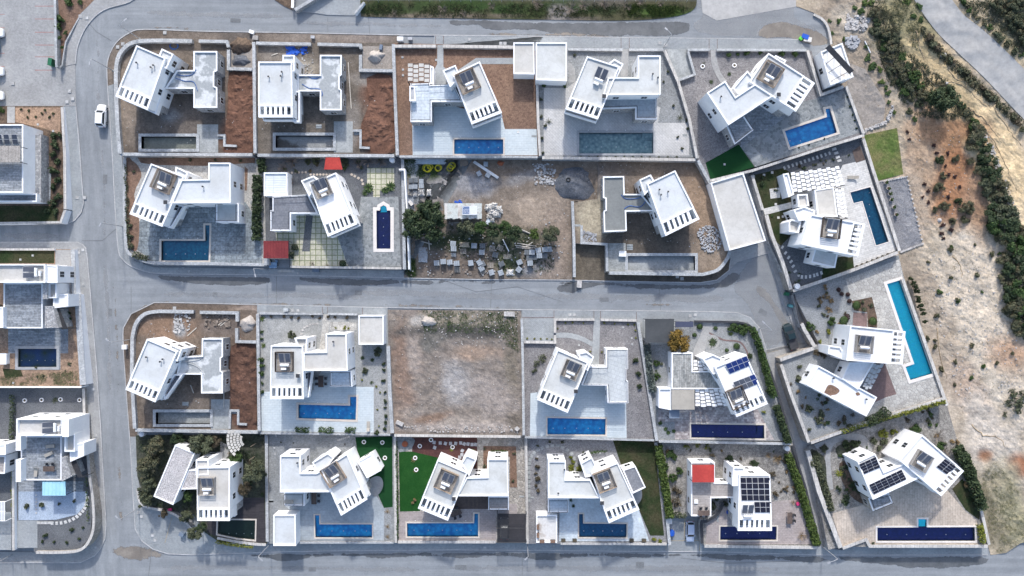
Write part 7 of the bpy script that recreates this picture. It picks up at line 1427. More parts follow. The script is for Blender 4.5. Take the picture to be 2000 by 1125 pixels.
ux=(c1 -c0).normalized();uy=(c0 -c3).normalized();mrot=Matrix((ux,uy,ux.cross(uy))).transposed().to_4x4()
for i,tx in enumerate(('LUXURY','VILLAS','FOR SALE')):
    cu=bpy.data.curves.new('lettering','FONT');cu.body=tx;cu.size=.34;tmp=bpy.data.objects.new('lettering',cu);COL.objects.link(tmp)
    dg=bpy.context.evaluated_depsgraph_get();me=bpy.data.meshes.new_from_object(tmp.evaluated_get(dg));bpy.data.objects.remove(tmp);me.transform(Matrix.Translation(L_(.06,.48+.17*i)+up*1.7)@ mrot);me.materials.clear();obj('lettering',me,'white_paint',e)
for x,y in ((905,418),(929,418),(905,404),(929,404)):p=W(x,y,zz);obj('prop',MB().tube([(p.x,p.y,zs8+2.6),(p.x,p.y,zz+(.02 if y>410 else .28))],.03,4),'metal_grey',e)
for nm,pl,n_,mt,a_,b_,sd,lb in (('debris',[(785,430),(1110,430),(1110,540),(795,540)],350,'debris_white',.06,.35,1,'white scraps scattered among the pallets'),('debris',[(1040,320),(1085,320),(1085,360),(1045,360)],260,'debris_white',.08,.5,2,'blue white rubbish pile beside the dark gravel heap'),('debris',[(785,325),(1110,325),(1110,430),(800,430)],200,'debris_white',.05,.22,3,'small stones on the storage lot'),('debris',[(800,440),(1070,440),(1070,540),(800,540)],260,'debris_dark',.1,.5,31,'brown scraps scattered among the pallets')):bits(nm,pl,S8,n_,mt,a_,b_,sd,lb)
bits('rubble',curve([(1362,452),(1385,440),(1408,455),(1412,475),(1395,492),(1372,488),(1366,470)],3,True),Z2,420,'rock_grey',.12,.4,4,'pale stones heaped at the corner of the dark roofed shell',.3);bits('rubble',[(1138,450),(1165,455),(1165,472),(1138,472)],Z2,200,'rock_grey',.1,.3,5,'pale stones heaped above the sunken dirt bay',.2)
for k,poly,z,sd in ((1,[(240,100),(490,100),(490,296),(240,296)],Z1,6),(2,[(505,90),(765,90),(768,298),(505,298)],Z1,7),(13,[(265,612),(495,615),(498,835),(265,830)],Z3,8),(9,[(1125,318),(1355,322),(1410,500),(1190,470)],Z2,9)):bits('debris',poly,z,220,'debris_white',.04,.2,sd,'pale scraps on the building site of shell villa %s' %('one','two','three','four')[sd -6])
bits('debris',[(820,608),(1012,608),(1012,665),(830,680)],Z3,200,'rock_white',.06,.3,10,'white rubble along the upper edge of the empty lot');bits('debris',[(770,610),(1012,610),(1015,845),(770,842)],Z3,260,'rock_white',.05,.2,11,'small stones scattered over the empty lot');bits('debris',[(790,830),(1012,832),(1012,846),(790,844)],Z3,160,'rock_white',.08,.35,12,'rubble along the lower wall of the empty lot')
bits('debris',[(558,90),(602,90),(600,108),(560,106)],Z1,120,'plastic_blue',.15,.6,13,'blue plastic sheeting scraps behind the straight shell villa');bits('debris',[(340,612),(372,612),(372,650),(340,650)],Z3,130,'debris_white',.1,.6,14,'pale rubbish heap behind the lower left shell');bits('debris',[(400,615),(450,615),(450,640),(400,640)],Z3,120,'debris_dark',.1,.6,15,'brown scraps behind the lower left shell');bits('debris',[(590,112),(612,112),(612,145),(590,145)],Z1,60,'debris_white',.06,.3,16,'pale crumbs beside the straight shell villa stair')
for n_,lab,x,y,z,d,m_,t in (('pallet_slab','white slab lying at the upper right corner of the empty lot',995,613,Z3,(2.0,.9,.3),'rock_white',2),('pallet_slab','white block lying at the lower left corner of the empty lot',781,826,Z3,(1.4,.7,.35),'rock_white',25),('stone_block','white stone at the right edge of the empty lot',1010,837,Z3,(.7,.7,.35),'rock_white',40),('concrete_block','block of masonry standing on the kerb by the sunken dirt bay',1131,555,zg(555),(.9,1.3,.5),'rock_white',5),('bucket','grey wheelbarrow tray on the verge of the straight shell villa',612,74,zg(74)+.07,(.7,.5,.5),'metal_grey',5),('crate','white box on the verge by the soil heap',493,64,zg(64)+.07,(.9,.6,.5),'white_paint',20),('crate','grey crate on the verge by the soil heap',500,75,zg(75)+.07,(1.0,.8,.4),'timber_grey',5),('generator','white machine on the dark concrete slab',1215,496,Z2+.03,(1.3,1.0,.7),'white_paint',2),('pillar','blue box in front of the sandy driveway',745,94,Z1,(.5,.9,.6),'canvas_slate',10),('stone_block','blue and white bags at the end of upper street',1571,73,zg(73)+.1,(1.2,.8,.5),'plastic_blue',20),('crate','bright green bag at the end of the upper street',1563,76,zg(76)+.1,(.6,.5,.4),'plastic_green',30),('stone_block','white bags beside the green bag',1576,78,zg(78)+.1,(1.4,.8,.4),'sack_white',10)):
    boxy(n_,lab,n_.replace('_',' '),x,y,z,d,m_,t)
for i,(x0,y0,x1,y1,z)in enumerate(((366,656,384,640,Z3),(426,635,444,622,Z3),(430,637,446,624,Z3),(680,122,686,212,Z1),(372,752,378,768,Z3),(437,765,437,796,Z3),(530,108,542,104,Z1))):
    a,b=W(x0,y0,z+.12),W(x1,y1,z+.14);u=(b -a).normalized();s_=Vector((-u.y,u.x,0))*.08;tag(obj('plank',MB().slab([a -s_,b -s_,b+s_,a+s_],.08),'timber_pale'),('loose plank behind the lower left shell villa stair box','upper of two planks near the lower left gate','lower of two planks near the lower left gate','long plank along the straight shell villa stone wing','short plank on the soil below the lower left shell','plank leaning beside the lower left concrete slab','short plank behind the straight shell villa')[i],'plank','loose planks')

# ================================================================ planting
T8=lambda x,y:zg(y)+.1
for x,y,r,h,m_,lab in ((838,417,29,5.5,'leaf_dark','big round dark conifer left of the tin shed, topmost'),(803,437,31,5.5,'leaf_dark','big round dark conifer overhanging the white fence'),(845,447,26,5,'leaf_dark','big round dark conifer lower right of the fence'),(909,447,19,4,'leaf_olive','feathery grey green tree just below the tin shed'),(940,444,14,4,'leaf_green','bright green small tree below the sack pile'),(962,449,16,4,'leaf_dark','dark tree fourth along the pallet yard row'),(985,446,15,4,'leaf_green','bright tree fifth along the pallet yard row'),(1005,456,18,4,'leaf_dark','dark tree sixth along the pallet yard row'),(1045,457,12,3.4,'leaf_bright','small bright tree right in the pallet yard row'),(1077,456,18,4,'leaf_olive','star shaped tree at the right end of the pallet yard row'),(1327,668,25,5,'leaf_gold','golden brown leaved tree beside the dark carport')):tree(x,y,T8(x,y),r,h,lab,m_,group='trees in the storage lot' if x<1200 else None)
for x,y,r,h,m_,lab in ((392,868,26,5,'leaf_olive','grey green tree above the gravel roofed wing'),(497,920,24,5,'leaf_olive','grey green tree right of the tall white villa'),(300,870,22,4.5,'leaf_scrub','bare brownish tree at the tree garden upper left'),(290,910,24,5,'leaf_scrub','brownish tree along the left street, second'),(285,945,20,4,'leaf_olive','olive tree along the left street, third'),(280,975,18,4,'leaf_olive','olive tree along the left street, lowest'),(460,893,14,3,'leaf_green','green tree beside the collapsed board pergola'),(477,955,16,3.5,'leaf_brown','brown leaved tree beside the black deck'),(380,1042,17,3.5,'leaf_olive','rounded bushy tree on the corner forecourt'),(393,1030,12,3,'leaf_dark','dark small tree behind the forecourt tree'),(362,1010,14,3,'leaf_olive','olive tree below the connector of the gravel roof'),(420,862,12,3,'leaf_brown','rust tinted tree below the retaining wall'),(345,860,14,3,'leaf_dark','dark tree at the top of the tree garden'),(365,970,12,3,'leaf_green','small tree between the gravel roof and tall villa'),(318,1003,10,2,'leaf_brown','brown bush tree at the curved low wall')):tree(x,y,Z4 -.1,r,h,lab,m_,group='trees in the tree garden')
e=thing('board_pergola','collapsed looking fan pergola of cream boards in the tree garden','pergola',loc=W(475,875,Z4))
for j in range(5):
    for i in range(7):
        a0=205+(i+.5*(j % 2))*11;r0,r1=14+j*7,19.5+j*7;f=lambda r,a:W(490+r*math.cos(R(a -75))*.9-5,858+r*math.sin(R(a -75+180))*-1*.9,Z4+2.9)
        obj('board',MB().slab([f(r0,a0),f(r0,a0+9),f(r1,a0+9),f(r1,a0)],.05),'roof_cream',e)
for x,y in ((460,870),(500,866),(497,892),(455,880)):p=W(x,y,Z4);obj('post',MB().tube([(p.x,p.y,Z4),(p.x,p.y,Z4+2.8)],.07,6),'timber',e)
# hedges
hedge([(506,345),(507,380),(505,430),(506,470)],16,2.2,Z2,'tall dark hedge between slab patio and red carport villa','leaf_dark',20,.2);hedge([(513,312),(516,340)],14,1.6,Z2,'dark hedge top end behind the white garage','leaf_dark',18,.2)
hedge([(1465,640),(1478,668),(1487,700),(1496,735),(1508,775)],12,1.8,Z3,'grey green hedge curving along the footpath','leaf_green',22,.2);hedge([(1512,790),(1522,820),(1536,862)],13,1.8,Z3,'dark cypress hedge end along the footpath','leaf_dark',24,.2);hedge([(1262,672),(1266,715),(1273,765)],13,1.5,Z3,'silvery hedge along the slanting wall by slate terrace','leaf_grey',16,.2)
hedge([(1284,868),(1292,920),(1301,970),(1306,1008)],15,1.7,Z4,'bright green hedge beside the dark lawn wall','leaf_bright',20,.24);hedge([(1300,1003),(1338,1005)],10,1.4,Z4,'brown green hedge above the silver car','leaf_olive',14,.18);hedge([(1535,885),(1552,930),(1570,985),(1592,1060)],15,1.6,Z4,'leafy hedge between brown garden and footpath','leaf_bright',22,.22)
hedge([(1588,890),(1600,925),(1612,965),(1620,995)],13,1.3,Z12,'dry olive hedge along the high rubble wall','leaf_olive',18,.2);hedge([(1862,870),(1882,905),(1895,945),(1912,990)],20,2.2,Z12,'tall dark hedge beside the lower right villa','leaf_dark',20,.24);hedge([(1640,842),(1700,822),(1760,806),(1842,782)],9,1.2,Z11 -.2,'yellow green hedge along the wall below the turquoise pool','leaf_yellow',14,.18)
hedge([(425,1056),(460,1062),(497,1066)],7,1.0,Z4 -.3,'yellow brown hedge below the still green pool','leaf_yellow',14,.15);hedge([(774,860),(776,960),(777,1052)],5,.8,Z4,'thin green hedge strip beside the bright lawn','leaf_green',14,.14);hedge([(1910,1022),(1916,1058)],12,1.2,Z12,'yellow green hedge at the end of the longest navy pool','leaf_yellow',14,.18);hedge([(28,885),(28,1012)],6,.8,ZL3,'climber strip along the cream wall at lower left','leaf_yellow',9,.15);hedge([(171,930),(174,1020)],4,.8,ZL3,'thin green strip inside the curved cream wall','leaf_bright',8,.14);hedge([(28,770),(27,860)],8,1.2,ZL3,'dark hedge strip left of the pale blue canopy villa','leaf_dark',10,.16)
hedge([(247,320),(249,380),(251,440),(256,488)],6,.7,Z2,'straggly green planting along the curved pebbled wall','leaf_olive',8,.16,lumpy=.8);hedge([(262,496),(278,503),(292,506)],12,.8,Z2,'olive corner planting at the slab patio','leaf_olive',14,.16);hedge([(1732,800),(1718,812),(1690,825)],22,1.2,Z11,'dark green planting at the corner below the stained roof','leaf_dark',12,.18);hedge([(1150,884),(1185,880)],5,.8,Z4,'low green planting behind the planter garage villa','leaf_green',12,.14);hedge([(958,880),(992,881)],5,.7,Z4,'low green hedge at the pebble mosaic path','leaf_green',14,.14)
for x0,x1,lab in ((578,605,'left planting clump along the white patio edge'),(624,652,'middle planting clump along the white patio edge'),(675,695,'right planting clump along the white patio edge')):hedge([(x0,838),(x1,840)],11,1.0,Z3,lab,'leaf_green',13,.16)
# single plants, plot by plot
pl=plants
pl([(x,y)for x,y in zip((1775,1779,1783,1786,1789,1791,1794,1797,1799,1803),(545,553,561,570,580,588,597,605,612,628))],lambda x,y:Z11 -.5,5.5,'small dark cypress in the row behind the turquoise pool','leaf_dark','small',h=2.6,name='cypress_tree',cat='cypress')
pl([(1424,145),(1389,160),(1409,178,4),(1441,158,4)][:2],Z1,5,'dark spiky plant in the purple gravel near the curved path','leaf_dark','star',name='spiky_plant',cat='plant');pl([(1423,107,7),(1441,106,5),(1457,107,6),(1484,105,5),(1526,106,7),(1550,107,7)],Z1,6,'shrub along the top wall of the dark turf plot','leaf_green','small');pl([(1392,178),(1374,124)],Z1,5,'young palm in a white ring on purple gravel','leaf_olive','spiky',name='young_palm',cat='palm');pl([(1654,190),(1660,208),(1664,224),(1668,236),(1673,250),(1580,282),(1610,272),(1560,288)],Z1,2.8,'tiny shrub along the askew pool patio edge','leaf_dark','small')
pl([(1057,195),(1057,228),(1058,270),(1060,300),(1065,245),(1340,235),(1342,252)],Z1,4.5,'small bush along the teal pool plot wall','leaf_olive','small');pl([(1063,167),(1101,167)],Z1,5.5,'broad leaved plant behind the twin garage','leaf_green','small');pl([(1296,160),(1305,140),(1315,206),(1324,268),(1122,109),(1332,290)],Z1,3.5,'small plant in the gravel of the teal pool plot','leaf_olive','small');pl([(1072,238),(1328,230)],Z1,9,'thin young palm beside the teal pool patio','leaf_olive','spiky',name='young_palm',cat='palm');pl([(1100+17*i,306.5)for i in range(14)],Z1+.1,2.6,'tiny tuft in the strip below the teal pool','leaf_olive','small')
pl([(720,368,12),(712,378,9),(763,365,12),(752,372,9)],Z2,11,'fan palm beside the pale grid square','leaf_green','star',name='fan_palm',cat='palm',h=1.5);pl([(670,515,7)],Z2,7,'clipped dark ball shrub by the pale grid patio','leaf_dark','round',name='ball_shrub');pl([(675,317,9),(620,314,11),(602,318,8)],Z2,9,'leafy shrub beside the bright red shelter','leaf_olive','big');pl([(572,316,16),(555,330,14),(700,320,16),(722,316,15),(745,318,14),(570,355,9)],Z2,14,'bare twiggy shrub in the back garden of the red carport villa','twig','twigs',name='bare_shrub');pl([(576,485,9),(570,498,8)],Z2,8,'bushy plant beside the maroon carport','leaf_olive','small');pl([(610,515,7),(640,518,6)],Z2,6,'dry plant along the low pale grid wall','twig','twigs',name='bare_shrub')
pl([(256,440,6),(256,462,6),(258,480,6),(262,335,4),(340,307,4),(372,312,4),(420,313,4),(470,314,4)],Z2,5,'small plant in the brown beds of the slab patio villa','leaf_olive','small')
pl([(512,622,8),(515,675,8)],Z3,8,'palm leaved plant along the left wall of the pale gravel garden','leaf_bright','star',name='palm_shrub',cat='palm');pl([(512,648,4),(512,662,4),(511,700,8),(511,715,8),(511,730,7),(513,748,4),(512,764,6)],Z3,6,'green bush along the left wall of the pale gravel garden','leaf_green','small');pl([(571,652,11)],Z3,11,'loose green bush beside the white steps of the pale gravel garden','leaf_olive','big');pl([(530,618),(555,619),(570,619),(583,620),(610,618),(625,620),(642,618),(654,620),(678,620)],Z3,4,'small plant along the street wall of the pale gravel garden','leaf_brown','small');pl([(674,640,5),(656,640,3),(681,642,3)],Z3,4,'yellow green plant near the cream roofed garage','leaf_yellow','small');pl([(708,699),(727,703),(726,747,5)],Z3,5,'spiky plant in the gravel below the cream roofed garage','leaf_dark','star',name='spiky_plant',cat='plant');pl([(736,686,12),(714,724,8)],Z3,9,'olive bush in the gravel below the cream roofed garage','leaf_olive','big');pl([(750,712,5),(750,722,5),(750,742,5),(752,765,4),(753,783,5),(753,795,4),(753,812,5),(752,825,5),(751,838,6),(736,843,7)],Z3,5,'dark shrub along the wall beside the empty lot','leaf_dark','small');pl([(735,755),(742,766),(737,800),(740,832),(708,742)],Z3,3,'small sprig in the gravel beside the empty lot wall','leaf_yellow','small')
pl([(x,661.5+i*.2)for i,x in enumerate((1030,1044,1056,1068,1078))],Z3,2.6,'tiny yellow tuft along the red lined driveway wall','leaf_yellow','small');pl([(1241,704,7),(1245,730,6.5),(1247,754,6.5)],Z3,6.5,'round dark shrub in the purple gravel strip','leaf_dark','small');pl([(1060,700,12),(1048,710,8),(1045,725,7)],Z3,9,'sparse weed patch in the purple gravel','leaf_olive','sparse',name='weed',cat='weed');pl([(1104,630),(1118,630),(1140,631),(1090,642),(1180,631),(1200,632),(1226,634),(1238,634),(1241,646),(1242,660),(1176,688),(1152,687)],Z3,2.6,'tiny yellow tuft in the purple gravel garden','leaf_yellow','small')
pl([(1281,708,8),(1283,735,9)],Z3,8,'round green bush beside the silvery hedge','leaf_green','big');pl([(1392,668,11)],Z3,11,'large dark star palm in the round white bed','leaf_dark','star',name='star_palm',cat='palm');pl([(1438,676,7),(1366,638,6),(1397,641,4.5),(1356,654,4.5),(1419,684,4)],Z3,6,'clipped ball shrub in the white bed garden','leaf_green','round',name='ball_shrub');pl([(1430,640,12),(1447,645,14),(1455,640,10)],Z3,12,'bushy green shrub at the hedge corner of the white bed garden','leaf_green','big');pl([(1427,652,8)],Z3,8,'yellow green palm at the dark bark strip','leaf_bright','star',name='star_palm',cat='palm');pl([(1305,845),(1300,838),(1316,842)],Z3,5.5,'small cluster palm beside the mixed paving','leaf_green','star',name='star_palm',cat='palm');pl([(1491,804,5),(1345,632,4)],Z3,4,'small grassy tuft beside the bright solar villa','leaf_yellow','small');pl([(1463,694,7),(1499,765,7)],Z3,7,'dark shrub inside the hedge by the footpath','leaf_dark','small')
patch(17,ribbon(curve([(1385,650),(1408,662),(1420,665),(1445,668),(1458,685),(1462,700)],4),3)[0]+ribbon(curve([(1385,650),(1408,662),(1420,665),(1445,668),(1458,685),(1462,700)],4),3)[1][::-1],'patio_red','planting_bed',holes=False);patch(17,curve([(1392+14*math.cos(a),668+14*math.sin(a))for a in [k*.785 for k in range(8)]],2,True),'gravel_pale','planting_bed',holes=False)
pl([(1637,566,5),(1643,574,5),(1655,575,5),(1658,588,5),(1653,619,6)],Z11,5,'dark red round shrub in the pebble garden','leaf_maroon','round',name='ball_shrub');pl([(1671,596,8.5),(1703,627,9),(1646,626,9)],Z11,8.5,'clipped green ball shrub near the brick square','leaf_green','round',name='ball_shrub');pl([(1687,603,7),(1700,597,6),(1684,590,5)],Z11,6,'loose shrub in the brown bed near the brick square','leaf_olive','small');pl([(1625,628,10),(1580,638,10)],Z11,10,'dark oval bush in the pebble garden','leaf_green','big');pl([(1615,647,7),(1600,668,5)],Z11,6,'yellow green bush in the pebble garden','leaf_yellow','small');pl([(1596,690,11),(1612,680,7),(1607,695,8)],Z11,9,'straggly bush beside the west wall of the turquoise pool villa','leaf_brown','big');pl([(1612,560,8),(1612,580,8),(1618,605,8)],Z11,8,'dry trailing plant in the pebble garden','leaf_dry','sparse',name='dry_plant',cat='plant');pl([(1577,798,9),(1603,807,9),(1597,821,10),(1576,725,7),(1561,718,7),(1560,737,7),(1649,824,6),(1580,840,5),(1610,828,5),(1555,745,5)],Z11,8,'dry olive shrub in the gravel below the three wing villa','leaf_olive','small');pl([(1612,785,5),(1625,772,5),(1600,772,5)],Z11,5,'dark weed under the stained roof wing','leaf_dark','small')
pl([(1622,1035,4),(1705,1061,4)],Z12+.05,4,'potted shrub on the sand coloured patio','leaf_olive','small');pl([(1608,875,9),(1590,905,12),(1592,888,9)],Z12,10,'rounded bush at the head of the winding path','leaf_olive','big');pl([(1650,866,9),(1664,866,8),(1675,862,7),(1655,878,6)],Z12,8,'green shrub inside the path loop','leaf_dark','big');pl([(1638,925,11)],Z12,11,'pale green star palm beside the winding path','leaf_yellow','star',name='star_palm',cat='palm');pl([(1722,846,10),(1745,843,9)],Z12,9,'rounded shrub above the villa entrance','leaf_yellow','big');pl([(1785,838,12),(1835,870,9)],Z12,10,'leafy bush behind the lower right villa','leaf_green','big');pl([(1665,945,10),(1675,955,9),(1680,935,8),(1655,910,8)],Z12,9,'dark shrub along the west wall of the lower right villa','leaf_dark','big');pl([(1637,952,9),(1650,975,13)],Z12,10,'flat dark shrub in the pale gravel bed','leaf_dark','sparse');pl([(1890,945,10)],Z12,9,'dry tan grass clump beside the lower right villa','leaf_dry','big',name='grass_clump',cat='grass clump');pl([(1732,880,8),(1725,865,10),(1705,860,10),(1715,875,7)],Z12,8,'shrub at the villa entrance court','leaf_olive','small');pl([(1830,850,15),(1845,880,12)],Z12,12,'bare twiggy shrub behind the lower right villa','twig','twigs',name='bare_shrub')
pl([(812,976,5),(806,981,4)],Z4,5,'potted shrub on the bright lawn','leaf_dry','small');pl([(757,999),(757,1028),(757,1048)],Z4,7,'thin star palm in the gravel strip by the wall','leaf_dry','spiky',name='star_palm',cat='palm');pl([(808,897),(812,918)],Z4,7,'thin star palm on the bright lawn','leaf_dry','spiky',name='star_palm',cat='palm');pl([(882,878,6),(923,881,6)],Z4,6,'yellow green plant in the red gravel bed','leaf_yellow','star',name='leafy_plant',cat='plant');pl([(947,877,4),(946,910,5),(1003,940,4),(1004,885,4)],Z4,4,'small plant in the brown bed round the cream villa','leaf_olive','small')
pl([(1051,910,7),(1050,936,7),(1052,958,6),(1046,924,4),(1046,948,4),(1048,895,4)],Z4,6,'dry shrub inside the arc of stepping slabs','leaf_brown','small');pl([(1116,912,8),(1118,902,6),(1132,915,8),(1116,892,5)],Z4,7,'yellow green shrub in the planter garage villa court','leaf_yellow','small');pl([(1120,988,5),(1115,977,5)],Z4,5,'dark spiky plant beside the bluish white patio','leaf_dark','star',name='spiky_plant',cat='plant');pl([(1073,862),(1098,863),(1140,884),(1050,870)],Z4,4,'small green tuft below the retaining wall by the arc','leaf_olive','small');pl([(1276,1054,6),(1288,1055,6)],Z4,6,'yellow flowering tuft at the dark lawn corner','leaf_yellow','small')
pl([(1419,897,12),(1472,905,10)],Z4,11,'rounded dark bush behind the solar roofed villa','leaf_dark','big');pl([(1307,885,11),(1316,892,9),(1312,930,12),(1325,920,10),(1302,910,9)],Z4,10,'leafy green shrub beside the brown terrace wing','leaf_green','big');pl([(1320,960,14),(1318,980,13)],Z4,13,'brown bare bush beside the brown terrace wing','leaf_brown','sparse');pl([(1565,1045,12),(1515,895,12),(1500,888,10),(1549,980,8)],Z4,11,'dry straw coloured bush in the solar villa garden','leaf_dry','twigs',name='dry_bush',cat='bush');pl([(1390,888,6),(1508,925,7),(1512,965,7),(1530,955,4),(1460,915,5)],Z4,6,'brown weed around the solar roofed villa','leaf_brown','small');pl([(1394,988,10),(1414,985,9),(1400,975,7)],Z4,8,'green shrub in the small court under the terrace','leaf_olive','small');pl([(1340,872,8),(1362,868,8),(1380,872,6)],Z4,7,'yellowed hanging plant below the mixed paving wall','leaf_yellow','sparse')
pl([(x,y)for x,y in ((57,217),(56,230),(70,228),(84,222),(98,229),(88,216),(105,222),(42,215))],ZL1,3.6,'small shrub in the tan planting bed by the car park','leaf_dark','small');pl([(108,268,8),(110,285,9),(106,300,8),(112,315,9),(108,335,10),(114,350,9),(108,368,10),(115,385,10),(106,398,9),(118,265,6),(95,410,7),(110,415,8)],ZL1,8.5,'bush in the shaded bed between slate villa and street wall','leaf_dark','small');pl([(4,216,8)],ZL1,8,'green bush at the left frame above the slate villa','leaf_green','big');pl([(136,625,7),(136,610,6)],ZL2,6,'bush beside the side pergola of the murky pool villa','leaf_green','small')
pl([(52,987,8),(81,986,7),(116,984,4),(146,978,5)],ZL3+.03,6,'low shrub on the blue white gravel','leaf_olive','small');pl([(90,1043,6),(85,1058,4),(107,1059,4),(131,1059,5),(155,1053,4),(163,1030,4),(142,1034,6)],ZL3,5,'small shrub on the dark gravel at lower left','leaf_dark','small');pl([(108,781,8)],ZL3,8,'leafy clump in a white ring in the dark gravel','leaf_olive','star',name='leafy_plant',cat='plant');pl([(120,40,10),(118,55,9),(116,35,7),(140,8,9),(117,75,6),(160,5,8),(122,92,5),(130,65,6)],zg(40)+.1,8,'shrub in the planting bed beside the car park','leaf_green','small')
for x,y,z,lab,gp in ((1372,130,Z1,'white planting ring left of the curved path',0),(1434,128,Z1,'white planting ring right of the curved path',0))+tuple((x,y,Z4,'white planting ring on the dark and bright lawns',1)for x,y in ((711,863),(747,864),(752,894),(811,894),(813,917)))+tuple((x,y,Z4,'round white pot in the red gravel bed',1)for x,y in ((820,871),(842,859),(884,873)))+tuple((x,y,ZL3,'white planting ring in the dark gravel at left',1)for x,y in ((49,782),(82,781),(119,780),(156,781),(156,821))):
    c=W(x,y,z);e=thing('planting_ring',lab,'ring',lab if gp else None,c);pp=[(c.x+.42*math.cos(k*.449),c.y+.42*math.sin(k*.449))for k in range(14)];m=MB();m.ring(pp,offset(pp,.15),z+.2,z+.02);m.prism(pp,z,z+.2,top=False,bot=False);obj('ring',m,'white_paint',e);obj('soil',MB().disc((c.x,c.y,z),.28,.12,10),'leaf_brown',e)
tag(obj('fire_bowl',MB().disc((*W(791,867,Z4+.03)[:2],Z4+.03),.58,.25,16),'terracotta'),'round terracotta coloured disc on the crazy paved corner','fire bowl')
def scatter(poly,z,n,r,kinds,label,seed,name='garden_shrub',**k):
    q=random.Random(seed);xs=[p[0]for p in poly];ys=[p[1]for p in poly];got=[]
    while len(got)<n:
        x,y=q.uniform(min(xs),max(xs)),q.uniform(min(ys),max(ys))
        if inside(x,y,poly)and all(math.hypot(x -a,y -b)>r*1.1 for a,b in got):got.append((x,y))
    ADJ={'leaf_olive':'olive','leaf_brown':'brown','leaf_dry':'straw coloured','leaf_green':'green','leaf_dark':'dark green','leaf_grey':'grey','leaf_yellow':'yellow green','leaf_scrub':'dusty'}
    for x,y in got:mt=q.choice(kinds);plant(x,y,z,r*q.uniform(.6,1.2),ADJ[mt]+' '+label,mt,q.choice(('small','small','sparse')),name,None,q.uniform(.6,1),'shrub',q)
KD=('leaf_olive','leaf_brown','leaf_dry','leaf_green')
scatter([(1540,720),(1575,760),(1690,818),(1640,838),(1585,855),(1545,770)],Z11,16,6,KD,'shrub below the stained wing of the turquoise pool villa',1);scatter([(1556,580),(1650,555),(1655,625),(1600,660),(1575,640)],Z11,10,5,('leaf_dry','leaf_brown','leaf_olive'),'tuft in the pebble garden by the pickup',2);scatter([(1632,862),(1690,866),(1700,880),(1660,900),(1690,960),(1645,985),(1632,930)],Z12,16,6,('leaf_green','leaf_dark','leaf_olive'),'shrub beside the winding path',3);scatter([(1750,815),(1840,792),(1880,880),(1850,870),(1800,845)],Z12,12,6,KD,'shrub behind the lower right villa',4);scatter([(1300,872),(1400,875),(1520,880),(1535,905),(1420,895),(1310,900)],Z4,10,5,KD,'weed along the upper edge of the solar villa garden',5);scatter([(1512,900),(1540,900),(1560,970),(1515,975)],Z4,8,5,('leaf_dry','leaf_brown'),'weed in the pebbly garden right of the solar villa',6)
scatter([(1480,350),(1530,335),(1545,395),(1505,440)],Z10,8,5,('leaf_dark','leaf_green'),'shrub on the lawn left of the chequered pergola',7);scatter([(1545,330),(1650,290),(1672,300),(1640,315),(1560,336)],Z10,9,4.5,('leaf_dark','leaf_olive','leaf_brown'),'shrub along the stepping slabs behind the chequered pergola',8);scatter([(1505,450),(1540,560),(1600,545),(1545,530),(1525,480)],Z10,7,4,('leaf_dark','leaf_green'),'shrub beside the curving slabs below the stepped boxes',9);scatter([(272,855),(330,860),(300,960),(275,950)],Z4,10,8,('leaf_olive','leaf_scrub','leaf_brown'),'undergrowth shrub between the trees and left street',10);scatter([(430,905),(515,900),(515,968),(470,968)],Z4,6,7,('leaf_dark','leaf_brown'),'shrub beside the tall white villa wall',11);scatter([(540,315),(780,312),(780,328),(700,338),(560,336)],Z2,10,5,KD,'weed along the back wall of the red carport villa',12);scatter([(1255,690),(1300,690),(1305,790),(1285,850)],Z3,6,4,('leaf_green','leaf_olive'),'plant in the strip left of the slate terrace',13);scatter([(530,860),(690,858),(690,880),(560,885)],Z4,7,3,('leaf_olive','leaf_brown'),'tuft in the grey gravel garden',14);scatter([(0,575),(5,690),(30,740),(150,745),(140,640),(148,700),(20,700)],ZL2,6,4,('leaf_green','leaf_olive'),'plant in the murky pool garden',15)
# stepping slabs
stones(21,arc_pts((1085,905),51,35,-85,-180,9)[::-1]+[(1033,905+k*9,90)for k in range(1,9)]+arc_pts((1085,905),38,33,-70,20,6),6.5,6,'concrete');stones(25,arc_pts((108,972),63,50,0,95,13)+[(97-k*7,1021,90)for k in range(4)],5,6.5,'patio_light_stone');stones(20,[(848,864,10),(860,865,0),(870,866,20),(880,866,0),(890,866,10),(900,865,0),(907,867,30),(914,867,10),(922,868,0),(929,868,10),(903,880,30),(902,888,10),(898,893,0),(849,874,20)],6,6.5,'rock_grey');stones(10,[(1532+8*k,328-2.6*k,70)for k in range(12)],6.5,3.5,'patio_light_stone');stones(10,[(1629,291,75),(1633,299,75),(1636,307,75),(1639,314,75)],5,8,'patio_light_stone');stones(10,[(1528,483,30),(1534,494,35),(1540,503,40),(1545,511,45),(1549,520,50),(1553,530,55),(1560,537,20),(1566,541,10),(1574,541,0),(1582,540,0),(1590,538,-10),(1596,536,-15),(1604,533,-20)],4,6.5,'patio_light_stone');stones(10,[(1472,345),(1492,342),(1508,337),(1520,425),(1529,423),(1515,399)],4.5,4.5,'patio_light_stone')
stones(14,[(589,652),(591,645),(595,640),(600,637),(606,634),(612,633),(620,632)],4.5,3,'rock_white');stones(7,[(543+k*6.8,338-.2*k)for k in range(9)]+[(607+k*6.2,341)for k in range(9)],4.4,4.4,'patio_sand',round_=True);stones(7,[(687,341,30),(693,344,35),(700,348,35),(707,352,40),(709,359,0)],4.6,4.6,'patio_sand');stones(3,[(1012,258)],4,4,'patio_light_stone');stones(19,[(660+k*3.6,860-k*1.2,15)for k in range(7)],3,4,'rock_white');stones(25,[(71,967+k*7)for k in range(6)],2.5,3,'patio_light_stone')
e=tag(empty('stone_border',W(1712,356,hz(1712,356))),kind='structure')
